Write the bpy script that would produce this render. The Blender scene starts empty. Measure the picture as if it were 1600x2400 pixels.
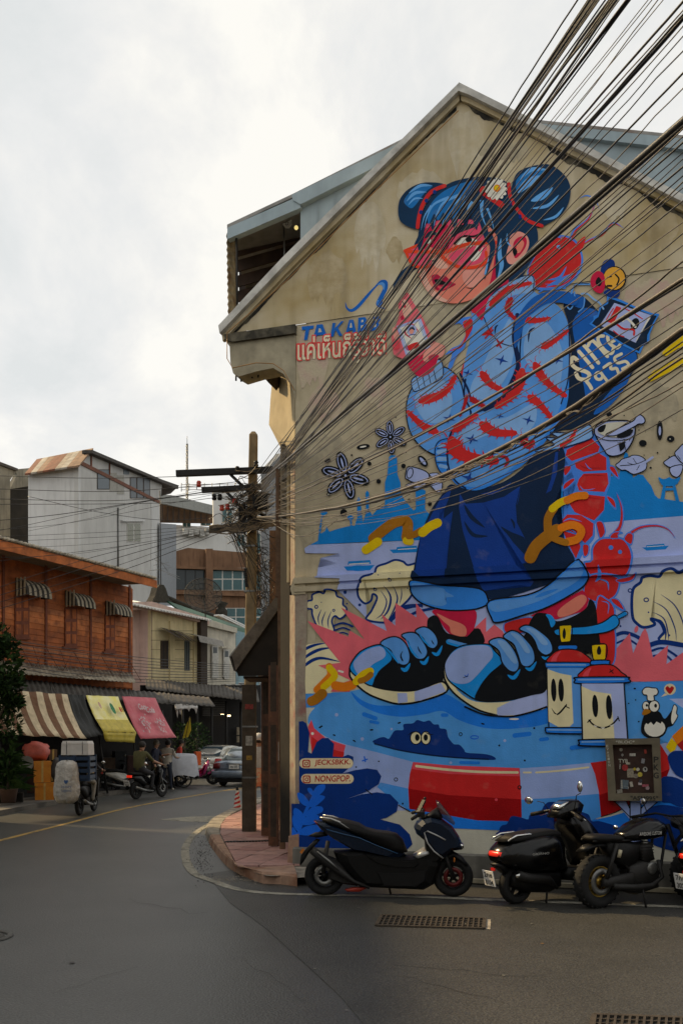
import bpy, bmesh, math, random
from mathutils import Vector, Matrix, Euler
from mathutils.noise import noise as pnoise
random.seed(7)
R = math.radians
sc = bpy.context.scene
col = sc.collection
# ------------------------------------------------------------------ camera
FP, CH, HY = 2100.0, 1.8, 1730.0          # focal length in photo pixels, eye height, horizon row
cam = bpy.data.cameras.new('camera'); camo = bpy.data.objects.new('camera', cam); col.objects.link(camo)
camo.location = (0, 0, CH); camo.rotation_euler = (R(90), 0, 0)
cam.sensor_fit = 'HORIZONTAL'; cam.sensor_width = 36; cam.lens = 36*FP/1600
cam.shift_y = (HY-1200)/1600; cam.clip_end = 2000; cam.clip_start = .05
sc.camera = camo
# ------------------------------------------------------------------ sky
SUN_AZ, SUN_EL = 27.0, 40.0
sdir = Vector((-math.cos(R(SUN_AZ))*math.cos(R(SUN_EL)), math.sin(R(SUN_AZ))*math.cos(R(SUN_EL)), math.sin(R(SUN_EL))))
w = bpy.data.worlds.new('World'); sc.world = w; w.use_nodes = True
nt = w.node_tree; nt.nodes.clear()
def wn(t, **k):
    n = nt.nodes.new(t)
    for a, b in k.items(): setattr(n, a, b)
    return n
out = wn('ShaderNodeOutputWorld'); bg = wn('ShaderNodeBackground'); bg2 = wn('ShaderNodeBackground')
sky = wn('ShaderNodeTexSky', sky_type='NISHITA', sun_disc=False, sun_elevation=R(SUN_EL), sun_rotation=math.atan2(sdir.x, sdir.y))
tc = wn('ShaderNodeTexCoord'); sep = wn('ShaderNodeSeparateXYZ'); nt.links.new(tc.outputs['Generated'], sep.inputs[0])
zz = wn('ShaderNodeMath', operation='MAXIMUM'); zz.inputs[1].default_value = 0; nt.links.new(sep.outputs[2], zz.inputs[0])
za = wn('ShaderNodeMath', operation='ADD'); za.inputs[1].default_value = .34; nt.links.new(zz.outputs[0], za.inputs[0])
dv = []
for i in (0, 1):
    d = wn('ShaderNodeMath', operation='DIVIDE'); nt.links.new(sep.outputs[i], d.inputs[0]); nt.links.new(za.outputs[0], d.inputs[1]); dv.append(d)
cb = wn('ShaderNodeCombineXYZ'); nt.links.new(dv[0].outputs[0], cb.inputs[0]); nt.links.new(dv[1].outputs[0], cb.inputs[1])
n1 = wn('ShaderNodeTexNoise'); n1.inputs['Scale'].default_value = 2.9; n1.inputs['Detail'].default_value = 7; n1.inputs['Roughness'].default_value = .6; n1.inputs['Distortion'].default_value = .2
mp = wn('ShaderNodeMapping'); mp.inputs['Location'].default_value = (3.7, 1.9, 0); mp.inputs['Rotation'].default_value = (0, 0, .5); mp.inputs['Scale'].default_value = (1.1, .8, 1)
nt.links.new(cb.outputs[0], mp.inputs[0]); nt.links.new(mp.outputs[0], n1.inputs['Vector'])
rp = wn('ShaderNodeValToRGB'); e = rp.color_ramp.elements
e[0].position = .36; e[0].color = (.80, .82, .81, 1); e[1].position = .60; e[1].color = (1.05, 1.025, .955, 1)
m = rp.color_ramp.elements.new(.45); m.color = (.87, .875, .86, 1); m = rp.color_ramp.elements.new(.52); m.color = (.94, .93, .895, 1)
nt.links.new(n1.outputs['Fac'], rp.inputs[0])
bg.inputs['Strength'].default_value = .1; nt.links.new(sky.outputs[0], bg.inputs[0])
bg2.inputs['Strength'].default_value = 1.0; nt.links.new(rp.outputs[0], bg2.inputs[0])
mx = wn('ShaderNodeMixShader'); mx.inputs[0].default_value = .93
nt.links.new(bg.outputs[0], mx.inputs[1]); nt.links.new(bg2.outputs[0], mx.inputs[2]); nt.links.new(mx.outputs[0], out.inputs[0])
# ------------------------------------------------------------------ sun
sl = bpy.data.lights.new('sun', 'SUN'); sl.energy = 5.0; sl.angle = R(2.4); sl.color = (1, .74, .40)
so = bpy.data.objects.new('sun', sl); col.objects.link(so); so.rotation_euler = sdir.to_track_quat('Z', 'Y').to_euler(); so.location = (-20, 20, 30)
sc.view_settings.view_transform = 'Standard'; sc.view_settings.look = 'None'; sc.view_settings.exposure = 0; sc.view_settings.gamma = 1
sc.view_settings.use_curve_mapping = False
sc.cycles.use_light_tree = False; sc.cycles.caustics_reflective = False; sc.cycles.caustics_refractive = False; sc.cycles.max_bounces = 3; sc.cycles.diffuse_bounces = 2; sc.cycles.glossy_bounces = 2; sc.cycles.transparent_max_bounces = 4
# ------------------------------------------------------------------ geometry helpers
def at(px, py, Y): return Vector(((px-800)/FP*Y, Y, CH+(HY-py)/FP*Y))
def gr(px, py, z=0.0): return at(px, py, (CH-z)*FP/(py-HY))
def lin(c):
    if isinstance(c, str): c = [int(c[i:i+2], 16) for i in (0, 2, 4)]
    return tuple(((v/255)/12.92 if v/255 <= .04045 else ((v/255+.055)/1.055)**2.4) for v in c[:3])
MATS = {}
def material(name, c=None, rough=.7, metal=0, var=.25, scale=6, bump=.15, c2=None, streak=0, spec=.4, detail=3, grime=None, emit=0, alpha=1, bscale=None, dist=.01, fine=0):
    """procedural material: two tones mixed by noise, optional vertical streaks, grime and bump (c, c2 linear RGB)"""
    if name in MATS: return MATS[name]
    m = bpy.data.materials.new(name); m.use_nodes = True; t = m.node_tree; N = t.nodes; Lk = t.links
    p = N['Principled BSDF']; p.inputs['Roughness'].default_value = rough; p.inputs['Metallic'].default_value = metal
    p.inputs['Specular IOR Level'].default_value = spec; p.inputs['Alpha'].default_value = alpha
    tc = N.new('ShaderNodeTexCoord'); vec = tc.outputs['Object']
    n = N.new('ShaderNodeTexNoise'); n.inputs['Scale'].default_value = scale; n.inputs['Detail'].default_value = detail; n.inputs['Roughness'].default_value = .62
    Lk.new(vec, n.inputs['Vector'])
    r = N.new('ShaderNodeMapRange'); r.inputs[1].default_value = .34; r.inputs[2].default_value = .66; Lk.new(n.outputs['Fac'], r.inputs[0])
    if c2 is None: c2 = tuple(v*(1-var) for v in c)
    mix = N.new('ShaderNodeMix'); mix.data_type = 'RGBA'; mix.inputs[6].default_value = (*c, 1); mix.inputs[7].default_value = (*c2, 1)
    Lk.new(r.outputs[0], mix.inputs[0]); cur = mix.outputs[2]
    def overlay(cc, scale3, lo, hi, amt, cur, det=4):
        mpn = N.new('ShaderNodeMapping'); mpn.inputs['Scale'].default_value = scale3; Lk.new(vec, mpn.inputs[0])
        q = N.new('ShaderNodeTexNoise'); q.inputs['Scale'].default_value = 1; q.inputs['Detail'].default_value = det; Lk.new(mpn.outputs[0], q.inputs['Vector'])
        rr = N.new('ShaderNodeMapRange'); rr.inputs[1].default_value = lo; rr.inputs[2].default_value = hi; rr.inputs[4].default_value = amt; Lk.new(q.outputs['Fac'], rr.inputs[0])
        mm = N.new('ShaderNodeMix'); mm.data_type = 'RGBA'; mm.inputs[7].default_value = (*cc, 1); Lk.new(cur, mm.inputs[6]); Lk.new(rr.outputs[0], mm.inputs[0])
        return mm.outputs[2]
    if streak: cur = overlay(tuple(v*.45 for v in c2), (5, 5, .5), .5, .75, streak, cur)
    if grime: cur = overlay(grime[0], (grime[1],)*3, grime[2], grime[2]+.14, grime[3], cur, 5)
    if fine: cur = overlay(tuple(v*.3 for v in c), (55, 55, 55), .40, .64, fine, cur, 2)
    if fine: cur = overlay(tuple(min(1, v*2.6) for v in c), (70, 70, 70), .60, .70, fine*.5, cur, 1)
    Lk.new(cur, p.inputs['Base Color'])
    if bump:
        b = N.new('ShaderNodeBump'); b.inputs['Strength'].default_value = bump; b.inputs['Distance'].default_value = dist
        n2 = N.new('ShaderNodeTexNoise'); n2.inputs['Scale'].default_value = bscale or scale*5; n2.inputs['Detail'].default_value = 2; Lk.new(vec, n2.inputs['Vector'])
        Lk.new(n2.outputs['Fac'], b.inputs['Height']); Lk.new(b.outputs[0], p.inputs['Normal'])
    if emit:
        p.inputs['Emission Color'].default_value = (*c, 1); p.inputs['Emission Strength'].default_value = emit
    MATS[name] = m; return m
def glass(name, c=(.02, .025, .03), rough=.12):
    return material(name, c, rough=rough, var=.2, bump=0, spec=.3)
PW = {}   # world matrices of parents
class MB:
    """collects shapes, then links them as one mesh object"""
    def __init__(s): s.v = []; s.f = []; s.m = []; s.sm = []
    def add(s, vs, fs, mi=0, smooth=False):
        o = len(s.v); s.v += [Vector(v) for v in vs]; s.f += [[i+o for i in f] for f in fs]; s.m += [mi]*len(fs); s.sm += [smooth]*len(fs); return s
    def box(s, c, size, rz=0, mi=0, rot=None, taper=1):
        hx, hy, hz = [q/2 for q in size]; M = rot if rot is not None else Matrix.Rotation(rz, 3, 'Z')
        vs = []
        for z in (-1, 1):
            k = taper if z == 1 else 1
            for x, y in ((-1, -1), (1, -1), (1, 1), (-1, 1)): vs.append(M @ Vector((x*hx*k, y*hy*k, z*hz))+Vector(c))
        return s.add(vs, [(3, 2, 1, 0), (4, 5, 6, 7), (0, 1, 5, 4), (1, 2, 6, 5), (2, 3, 7, 6), (3, 0, 4, 7)], mi)
    def bar(s, a, b, wd, ht, mi=0, up=(0, 0, 1)):
        a, b = Vector(a), Vector(b); d = (b-a); L = d.length; d.normalize(); up = Vector(up)
        x = d.cross(up)
        if x.length < 1e-4: x = d.cross(Vector((0, 1, 0)))
        x.normalize(); z = x.cross(d); M = Matrix((x, d, z)).transposed()
        return s.box((a+b)/2, (wd, L, ht), mi=mi, rot=M)
    def quad(s, a, b, c, d, mi=0): return s.add([a, b, c, d], [(0, 1, 2, 3)], mi)
    def slab(s, poly, off, mi=0):
        """polygon (list of 3d) extruded by vector off"""
        n = len(poly); off = Vector(off); vs = [Vector(p) for p in poly]+[Vector(p)+off for p in poly]
        return s.add(vs, [list(range(n))[::-1], list(range(n, 2*n))]+[(i, (i+1) % n, n+(i+1) % n, n+i) for i in range(n)], mi)
    def tube(s, pts, r, n=8, mi=0, cap=True, smooth=True, flat=1):
        pts = [Vector(p) for p in pts]; rs = r if isinstance(r, (list, tuple)) else [r]*len(pts); ring = []
        up = None; vs = []
        for i, p in enumerate(pts):
            d = (pts[min(i+1, len(pts)-1)]-pts[max(i-1, 0)])
            if d.length < 1e-9: d = Vector((0, 0, 1))
            d.normalize()
            if up is None: up = Vector((0, 0, 1)) if abs(d.z) < .9 else Vector((0, 1, 0))
            x = d.cross(up)
            if x.length < 1e-5: x = d.cross(Vector((1, 0, 0)))
            x.normalize(); y = x.cross(d); up = y
            for k in range(n):
                a = 2*math.pi*k/n; vs.append(p+(x*math.cos(a)+y*math.sin(a)*flat)*rs[i])
        fs = [(i*n+k, i*n+(k+1) % n, (i+1)*n+(k+1) % n, (i+1)*n+k) for i in range(len(pts)-1) for k in range(n)]
        if cap: fs += [list(range(n))[::-1], [(len(pts)-1)*n+k for k in range(n)]]
        return s.add(vs, fs, mi, smooth)
    def lathe(s, prof, c, axis='Z', n=20, mi=0, close=False, M=None):
        """prof: (radius, height) pairs revolved round axis at c"""
        vs = []
        for r, h in prof:
            for k in range(n):
                a = 2*math.pi*k/n; q = Vector((r*math.cos(a), r*math.sin(a), h))
                if axis == 'Y': q = Vector((q.x, q.z, q.y))
                elif axis == 'X': q = Vector((q.z, q.x, q.y))
                if M is not None: q = M @ q
                vs.append(q+Vector(c))
        L = len(prof); fs = [(i*n+k, i*n+(k+1) % n, ((i+1) % L)*n+(k+1) % n, ((i+1) % L)*n+k) for i in range(L if close else L-1) for k in range(n)]
        return s.add(vs, fs, mi, True)
    def ball(s, c, r, mi=0, n=12, sq=(1, 1, 1), M=None):
        vs = []; L = max(5, n//2)
        for i in range(L+1):
            t = math.pi*i/L
            for k in range(n):
                a = 2*math.pi*k/n; q = Vector((math.sin(t)*math.cos(a)*sq[0], math.sin(t)*math.sin(a)*sq[1], math.cos(t)*sq[2]))*r
                vs.append((M @ q if M is not None else q)+Vector(c))
        return s.add(vs, [(i*n+k, (i+1)*n+k, (i+1)*n+(k+1) % n, i*n+(k+1) % n) for i in range(L) for k in range(n)], mi, True)
    def prof(s, pts, hw, mi=0, ch=.25, c0=0, smooth=True):
        """side profile (x,z) extruded to +-hw along y with chamfered rims: a soft-edged body panel"""
        cx = sum(p[0] for p in pts)/len(pts); cz = sum(p[1] for p in pts)/len(pts); n = len(pts); vs = []
        for y, k in ((-hw, 1-ch), (-hw*.72, 1-ch*.25), (-hw*.4, 1), (hw*.4, 1), (hw*.72, 1-ch*.25), (hw, 1-ch)):
            for x, z in pts: vs.append(Vector((cx+(x-cx)*k, c0+y, cz+(z-cz)*k)))
        fs = [list(range(n)), list(range(5*n, 6*n))[::-1]]
        for i in range(5): fs += [(i*n+j, (i+1)*n+j, (i+1)*n+(j+1) % n, i*n+(j+1) % n) for j in range(n)]
        return s.add(vs, fs, mi, smooth)
    def build(s, name, mats, parent=None, local=False, kind=None):
        me = bpy.data.meshes.new(name); vs = s.v
        if parent is not None and not local:
            I = PW[parent.name].inverted(); vs = [I @ v for v in vs]
        me.from_pydata([tuple(v) for v in vs], [], s.f); 
        for m in (mats if isinstance(mats, (list, tuple)) else [mats]): me.materials.append(m)
        me.polygons.foreach_set('material_index', s.m); me.polygons.foreach_set('use_smooth', s.sm)
        bm = bmesh.new(); bm.from_mesh(me); bmesh.ops.recalc_face_normals(bm, faces=bm.faces); bm.to_mesh(me); bm.free(); me.update()
        o = bpy.data.objects.new(name, me); col.objects.link(o)
        if parent is not None: o.parent = parent; PW[o.name] = PW[parent.name]
        else: PW[o.name] = Matrix.Identity(4)
        if kind: o['kind'] = kind
        return o
def tag(o, label, cat, group=None, kind=None):
    o['label'] = label; o['category'] = cat
    if group: o['group'] = group
    if kind: o['kind'] = kind
    return o
def thing(name, label, cat, loc=(0, 0, 0), rz=0, group=None, tilt=0):
    o = bpy.data.objects.new(name, None); col.objects.link(o); o.empty_display_size = .2
    o.location = loc; o.rotation_euler = (tilt, 0, rz)
    PW[o.name] = Matrix.Translation(Vector(loc)) @ Euler((tilt, 0, rz)).to_matrix().to_4x4()
    return tag(o, label, cat, group)
def copy_tree(o, parent=None):
    c = o.copy(); col.objects.link(c)
    if parent is not None: c.parent = parent
    PW[c.name] = Matrix.Identity(4)
    for ch in list(o.children): copy_tree(ch, c)
    return c
def struct(o): o['kind'] = 'structure'; return o
def crom(pts, closed=False, k=6):
    """Catmull-Rom through points"""
    P = [Vector(p) for p in pts]; n = len(P); outp = []
    if n < 3: return P
    rng = range(n) if closed else range(n-1)
    for i in rng:
        g = (lambda j: P[j % n]) if closed else (lambda j: P[max(0, min(n-1, j))])
        a, b, c, d = g(i-1), g(i), g(i+1), g(i+2)
        for q in range(k):
            t = q/k; outp.append(.5*((2*b)+(c-a)*t+(2*a-5*b+4*c-d)*t*t+(3*b-a-3*c+d)*t**3))
    if not closed: outp.append(P[-1])
    return outp
def text_mesh(s, size=1.0, shear=0, off=0, extrude=0, spacing=1.0, align='LEFT'):
    cu = bpy.data.curves.new('t', 'FONT'); cu.body = s; cu.size = size; cu.shear = shear; cu.offset = off; cu.extrude = extrude; cu.space_character = spacing
    cu.align_x = align; cu.resolution_u = 3
    ob = bpy.data.objects.new('t', cu); col.objects.link(ob)
    dg = bpy.context.evaluated_depsgraph_get(); me = bpy.data.meshes.new_from_object(ob.evaluated_get(dg))
    vs = [v.co.copy() for v in me.vertices]; fs = [list(p.vertices) for p in me.polygons]
    bpy.data.objects.remove(ob); bpy.data.curves.remove(cu); bpy.data.meshes.remove(me)
    return vs, fs
def text_on(mb, s, o, ux, uz, height, mi=0, width=None, **k):
    """letters laid on a real surface: o lower-left corner, ux / uz unit axes, letters fitted to height / width"""
    vs, fs = text_mesh(s, 1.0, **k)
    if not vs: return
    x0 = min(v.x for v in vs); x1 = max(v.x for v in vs); y0 = min(v.y for v in vs); y1 = max(v.y for v in vs)
    ky = height/(y1-y0); kx = (width/(x1-x0)) if width else ky
    o, ux, uz = Vector(o), Vector(ux), Vector(uz)
    mb.add([o+ux*((v.x-x0)*kx)+uz*((v.y-y0)*ky) for v in vs], fs, mi)
# ------------------------------------------------------------------ shared materials
M_ = material
mt_black = M_('black_plastic', (.006, .006, .0065), .5, spec=.25, var=.3, bump=.05)
mt_tyre = M_('tyre_rubber', (.008, .008, .008), .85, var=.3, scale=40, bump=.3)
mt_chrome = M_('chrome', (.62, .62, .6), .18, 1, var=.2, bump=0)
mt_steel = M_('dull_steel', (.22, .22, .21), .45, .8, var=.4, bump=.1)
mt_dark = M_('dark_iron', (.014, .013, .012), .6, .2, var=.4, bump=.2)
mt_red = M_('red_lens', (.55, .015, .01), .2, var=.2, bump=0, spec=.7)
mt_white = M_('white_plate', (.72, .71, .68), .5, var=.15, bump=.05)
mt_cable = M_('cable_sheath', (.008, .007, .006), .4, var=.4, scale=20, bump=.1, spec=.5)
mt_cable2 = M_('sun_tinted_cable_sheath', (.085, .065, .043), .45, var=.5, scale=20, bump=.1, spec=.6)  # tan of sun on black cables put into the sheath colour
mt_wood_d = M_('dark_wood', (.055, .035, .022), .75, var=.5, scale=9, bump=.4, streak=.4)
mt_wood_b = M_('brown_wood', (.13, .05, .022), .6, var=.45, scale=8, bump=.3, streak=.4)
mt_conc = M_('old_concrete', (.42, .37, .26), .9, var=.35, scale=3, bump=.4, streak=.5, grime=((.05, .045, .035), 2.2, .60, .6))
mt_skin = M_('skin', (.36, .19, .12), .55, var=.15, bump=.05)
mt_tin = M_('corrugated_tin', (.30, .29, .27), .55, .4, var=.4, scale=2, bump=.15, streak=.5, grime=((.13, .06, .03), 1.5, .56, .7))
# ================================================================== ground
asph = M_('asphalt_light', (.064, .064, .058), .42, var=.3, scale=.9, bump=.7, c2=(.046, .046, .042), fine=.7, bscale=55, dist=.006, spec=.6, detail=5, grime=((.08, .08, .073), .5, .5, .6))
asph2 = M_('asphalt_dark', (.058, .056, .049), .5, var=.3, scale=1.3, bump=1, c2=(.041, .040, .035), fine=.7, bscale=55, dist=.008, spec=.4, detail=5, grime=((.055, .051, .043), .7, .52, .6))
mt_yel = M_('worn_yellow_paint', (.42, .26, .06), .8, var=.4, scale=14, bump=.3, grime=((.09, .08, .06), 5, .5, .8))
mt_wline = M_('worn_white_paint', (.33, .31, .25), .85, var=.4, scale=12, bump=.3, grime=((.09, .085, .07), 4, .52, .85))
mt_kerb = M_('kerb_concrete', (.34, .30, .24), .9, var=.4, scale=5, bump=.5, grime=((.12, .10, .08), 3.5, .52, .8))
mt_kerbp = M_('warm_kerb', (.42, .26, .18), .9, var=.4, scale=5, bump=.5, grime=((.2, .09, .05), 3, .5, .8))  # warmer orange tone for the stones at the near corner
mt_tile = [M_('pavement_tile_%d' % i, c, .8, var=.25, scale=9, bump=.35, grime=((.13, .09, .08), 5, .55, .6)) for i, c in enumerate(((.40, .22, .19), (.36, .20, .175), (.43, .25, .215), (.34, .17, .15)))]
mb = MB(); S = 400; mb.quad((-S, -60, 0), (S, -60, 0), (S, 700, 0), (-S, 700, 0))
road = struct(mb.build('road', asph))
def sheet(name, pts, z, mat, parent=None, kind=None):
    mb = MB(); mb.add([(p[0], p[1], z) for p in pts], [list(range(len(pts)))]); return mb.build(name, mat, parent, kind=kind)
def ribbon(name, pts, wd, z, mat, parent=None):
    P = [Vector((p[0], p[1], 0)) for p in pts]; P = crom(P, k=8); mb = MB(); vs = []
    for i, p in enumerate(P):
        d = (P[min(i+1, len(P)-1)]-P[max(i-1, 0)]).normalized(); nn = Vector((-d.y, d.x, 0)); h = wd/2*(1+.09*pnoise(p*3))
        vs += [(p+nn*h)+Vector((0, 0, z)), (p-nn*h)+Vector((0, 0, z))]
    mb.add(vs, [(2*i, 2*i+1, 2*i+3, 2*i+2) for i in range(len(P)-1)]); return mb.build(name, mat, parent)
seam = [(478, 2050), (503, 2074), (541, 2120), (587, 2151), (628, 2182), (689, 2238), (740, 2284), (800, 2340), (850, 2400), (930, 2500)]
sp = [gr(*p) for p in seam]
patch = [(p.x, p.y) for p in sp]+[(1.0, .5), (30, .5), (30, 9), (6, 10.5), (-.3, 13.5)]
sheet('asphalt_patch', patch, .004, asph2, road)
ribbon('centre_line', [gr(*p) for p in ((-420, 2090), (-200, 2024), (0, 1971), (153, 1932), (306, 1893), (459, 1865), (551, 1850), (640, 1840))], .13, .004, mt_yel, road)
ribbon('edge_line', [gr(*p) for p in ((560, 1903), (515, 1920), (478, 1940), (450, 1962), (436, 1985), (434, 2005), (440, 2028), (459, 2051), (500, 2067), (541, 2082), (592, 2092), (663, 2097), (745, 2099), (950, 2103), (1200, 2113), (1500, 2124), (1800, 2135))], .125, .008, mt_wline, road)
sheet('worn_marking', [gr(*p) for p in ((372, 1922), (440, 1915), (535, 1913), (500, 1928), (440, 1927))], .004, mt_wline, road)
# hairline cracks, darker tyre lanes and gutter grit
mt_crk = M_('crack', (.022, .021, .02), .8, bump=0); cq = random.Random(17)
for k, (x, y, dx, dy, n) in enumerate(((120, 2330, 34, -10, 7), (560, 2240, 22, 16, 8), (930, 2260, 40, 4, 9), (1180, 2350, -36, -9, 8), (300, 2110, 30, 6, 7), (1330, 2300, 26, 14, 7))):
    P = []
    for i in range(n): P.append(gr(x+dx*i+cq.uniform(-8, 8), y+dy*i+cq.uniform(-5, 5)))
    mb = MB(); vs = []
    for i, p in enumerate(P): h = .0035*(1-.6*abs(i/(n-1)-.5)*2)+.001; vs += [p+Vector((0, h, .0085)), p+Vector((0, -h, .0085))]
    mb.add(vs, [(2*i, 2*i+1, 2*i+3, 2*i+2) for i in range(n-1)]); mb.build('crack', mt_crk, road)
mb = MB()
for i in range(900):
    t = cq.random(); a_ = gr(434+cq.gauss(40, 14), 2000+cq.gauss(0, 34)) if i % 2 else gr(500+cq.random()*190, 2058+cq.gauss(6, 5)); r_ = cq.uniform(.003, .012)
    mb.add([a_+Vector((r_*math.cos(q), r_*math.sin(q), .009)) for q in (0, 2.1, 4.2)]+[a_+Vector((0, 0, .009+r_))], [(0, 1, 3), (1, 2, 3), (2, 0, 3)], i % 2)
mb.build('gutter_grit', [mt_kerb, mt_crk], road, kind='stuff')
# small litter, leaf and oil marks
rnd = random.Random(3)
for px, py, c in ((168, 2259, 0), (1270, 2215, 1), (738, 2274, 2), (812, 2372, 2), (840, 2130, 2), (1245, 2168, 2), (1090, 2169, 2), (1180, 2290, 2)):
    p = gr(px, py); mb = MB(); k = .024 if c == 0 else .011
    mb.add([p+Vector((math.cos(a)*k*(1+.5*rnd.random()), math.sin(a)*k*.8*(1+.5*rnd.random()), .012 if c else .009)) for a in [i*1.047 for i in range(6)]], [range(6)])
    mb.build(('oil_spot', 'dry_leaf', 'paper_scrap')[c], (M_('oil', (.012, .012, .012), .4, bump=0), M_('dry_leaf', (.35, .17, .03), .7), M_('paper', (.22, .21, .18), .8))[c], road)
# drain grates
def grate(c4, nx, ny, label):
    t = thing('drain_grate', label, 'drain', gr(*c4[0]))
    a, b, c, d = [gr(*p)+Vector((0, 0, .007)) for p in c4]
    mb = MB(); mb.quad(a, b, c, d); mb.build('pit', M_('drain_pit', (.006, .006, .006), .9, bump=0), t)
    mf = M_('grate_iron', (.07, .055, .04), .7, .3, var=.5, scale=20, bump=.4)
    mb = MB()
    for p, q in ((a, b), (b, c), (c, d), (d, a)): mb.bar(p+Vector((0, 0, .004)), q+Vector((0, 0, .004)), .035, .02)
    mb.build('frame', mf, t)
    for i in range(1, nx):
        k = i/nx; mb = MB(); mb.bar(a.lerp(b, k)+Vector((0, 0, .006)), d.lerp(c, k)+Vector((0, 0, .006)), .016, .015); mb.build('bar', mf, t)
    for i in range(1, ny):
        k = i/ny; mb = MB(); mb.bar(a.lerp(d, k)+Vector((0, 0, .004)), b.lerp(c, k)+Vector((0, 0, .004)), .016, .012); mb.build('cross_bar', mf, t)
    mb = MB(); v = (b-a)*.06; mb.quad(b+v*.3, b+v, c+v, c+v*.3); mb.build('concrete_collar', mt_kerb, t)
grate(((894, 2149), (1135, 2157), (1133, 2180), (882, 2173)), 20, 4, 'long iron drain grate in the asphalt in front of the scooters')
grate(((1392, 2384), (1700, 2396), (1700, 2440), (1385, 2424)), 18, 4, 'iron drain grate cut off by the bottom right edge')
t = thing('manhole_cover', 'round iron manhole cover at the left edge of the road', 'manhole', gr(-44, 2198))
p = gr(-44, 2198); mb = MB(); mb.lathe([(0, .014), (.16, .014), (.165, .010), (.19, .012), (.2, .004)], p, n=28); mb.build('lid', M_('manhole_iron', (.06, .058, .05), .6, .4, var=.5, scale=30, bump=.6), t)
mb = MB(); mb.lathe([(.22, .006), (.225, .016), (.27, .016), (.275, .005)], p, n=28); mb.build('ring', M_('worn_ring', (.11, .105, .095), .8, var=.4, scale=12), t)
# ------------------------------------------------------------------ pavement on the corner
KZ = .14
outer = [(696, 2052), (668, 2047), (630, 2048), (590, 2038), (540, 2014), (508, 1980), (488, 1950), (484, 1934), (500, 1916), (540, 1896), (575, 1880), (612, 1868), (650, 1858)]
inner = [(688, 2028), (620, 2033), (556, 2030), (540, 2000), (515, 1957), (517, 1935), (530, 1917), (556, 1901), (590, 1888), (622, 1875), (655, 1863)]
Po = crom([Vector((p.x, p.y, 0)) for p in [gr(*q, KZ) for q in outer]], k=4); Pi = crom([Vector((p.x, p.y, 0)) for p in [gr(*q, KZ) for q in inner]], k=4)
far = [(2.0, 29.0), (2.0, 12.0)]
base = sheet('pavement', [(p.x, p.y) for p in Po]+far, KZ-.03, mt_kerb); struct(base)
def resamp(P, n):
    L = [0]
    for i in range(1, len(P)): L.append(L[-1]+(P[i]-P[i-1]).length)
    o = []
    for k in range(n):
        t = L[-1]*k/(n-1); i = 1
        while i < len(P)-1 and L[i] < t: i += 1
        o.append(P[i-1].lerp(P[i], (t-L[i-1])/max(1e-6, L[i]-L[i-1])))
    return o
Ro, Ri = resamp(Po, 61), resamp(Pi, 61)
for s in range(10):   # kerb stones
    mb = MB(); vs = []; g = .02 if s else 0
    for k in range(s*6, s*6+7):
        o_, i_ = Ro[k], Ri[k]
        if k == s*6 and s: o_, i_ = Ro[k].lerp(Ro[k+1], .03), Ri[k].lerp(Ri[k+1], .03)
        b = (o_-i_).normalized()
        vs += [i_+Vector((0, 0, KZ-.02)), i_+Vector((0, 0, KZ)), o_-b*.03+Vector((0, 0, KZ+.004)), o_+Vector((0, 0, KZ-.025)), o_+b*.02+Vector((0, 0, -.01))]
    fs = [(k*5+j, k*5+j+1, (k+1)*5+j+1, (k+1)*5+j) for k in range(6) for j in range(4)]
    mb.add(vs, fs); mb.build('kerb_stone', mt_kerbp if s < 3 else mt_kerb, base)
def clip(poly, a, b):
    """keep the side left of a->b"""
    o = []; f = lambda p: (b.x-a.x)*(p.y-a.y)-(b.y-a.y)*(p.x-a.x)
    for i in range(len(poly)):
        p, q = poly[i], poly[(i+1) % len(poly)]; fp, fq = f(p), f(q)
        if fp >= 0: o.append(p)
        if fp*fq < 0: o.append(p.lerp(q, fp/(fp-fq)))
    return o
hull = [Vector((p.x, p.y, 0)) for p in [gr(*q, KZ) for q in ((688, 2027), (556, 2030), (541, 2001), (516, 1957), (518, 1933), (531, 1916), (590, 1888))]]+[Vector((-1.2, 26, 0)), Vector((1.0, 26, 0)), Vector((1.0, 12, 0))]
ta = R(-13); tx = Vector((math.cos(ta), math.sin(ta), 0)); ty = Vector((-tx.y, tx.x, 0)); org = hull[0]; n_t = 0
for i in range(-9, 6):
    for j in range(-2, 26):
        T = .42; c0 = org+tx*i*T+ty*j*T
        poly = [c0+tx*.005+ty*.005, c0+tx*(T-.005)+ty*.005, c0+tx*(T-.005)+ty*(T-.005), c0+tx*.005+ty*(T-.005)]
        for k in range(len(hull)):
            if len(poly) > 2: poly = clip(poly, hull[(k+1) % len(hull)], hull[k])
        if len(poly) < 3: continue
        zt = KZ+.001+rnd.random()*.006; mb = MB(); mb.slab([p+Vector((0, 0, KZ-.02)) for p in poly], (0, 0, zt-KZ+.02)); mb.build('paving_tile', mt_tile[rnd.choice((0, 0, 1, 2, 3))], base); n_t += 1
for i in range(19):
    a = gr(531, 1975, KZ).lerp(gr(662, 1972, KZ), i/18); mb = MB(); mb.box(a+Vector((0, 0, .012)), (.03, .13, .012), rz=R(-20)); mb.build('channel_rib', mt_dark, base)
mb = MB(); P = [gr(*q) for q in ((684, 2050), (716, 2052), (724, 2064), (690, 2066))]; mb.slab([Vector((p.x, p.y, 0)) for p in P], (0, 0, .06)); mb.build('concrete_ramp', mt_kerb, base)
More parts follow.
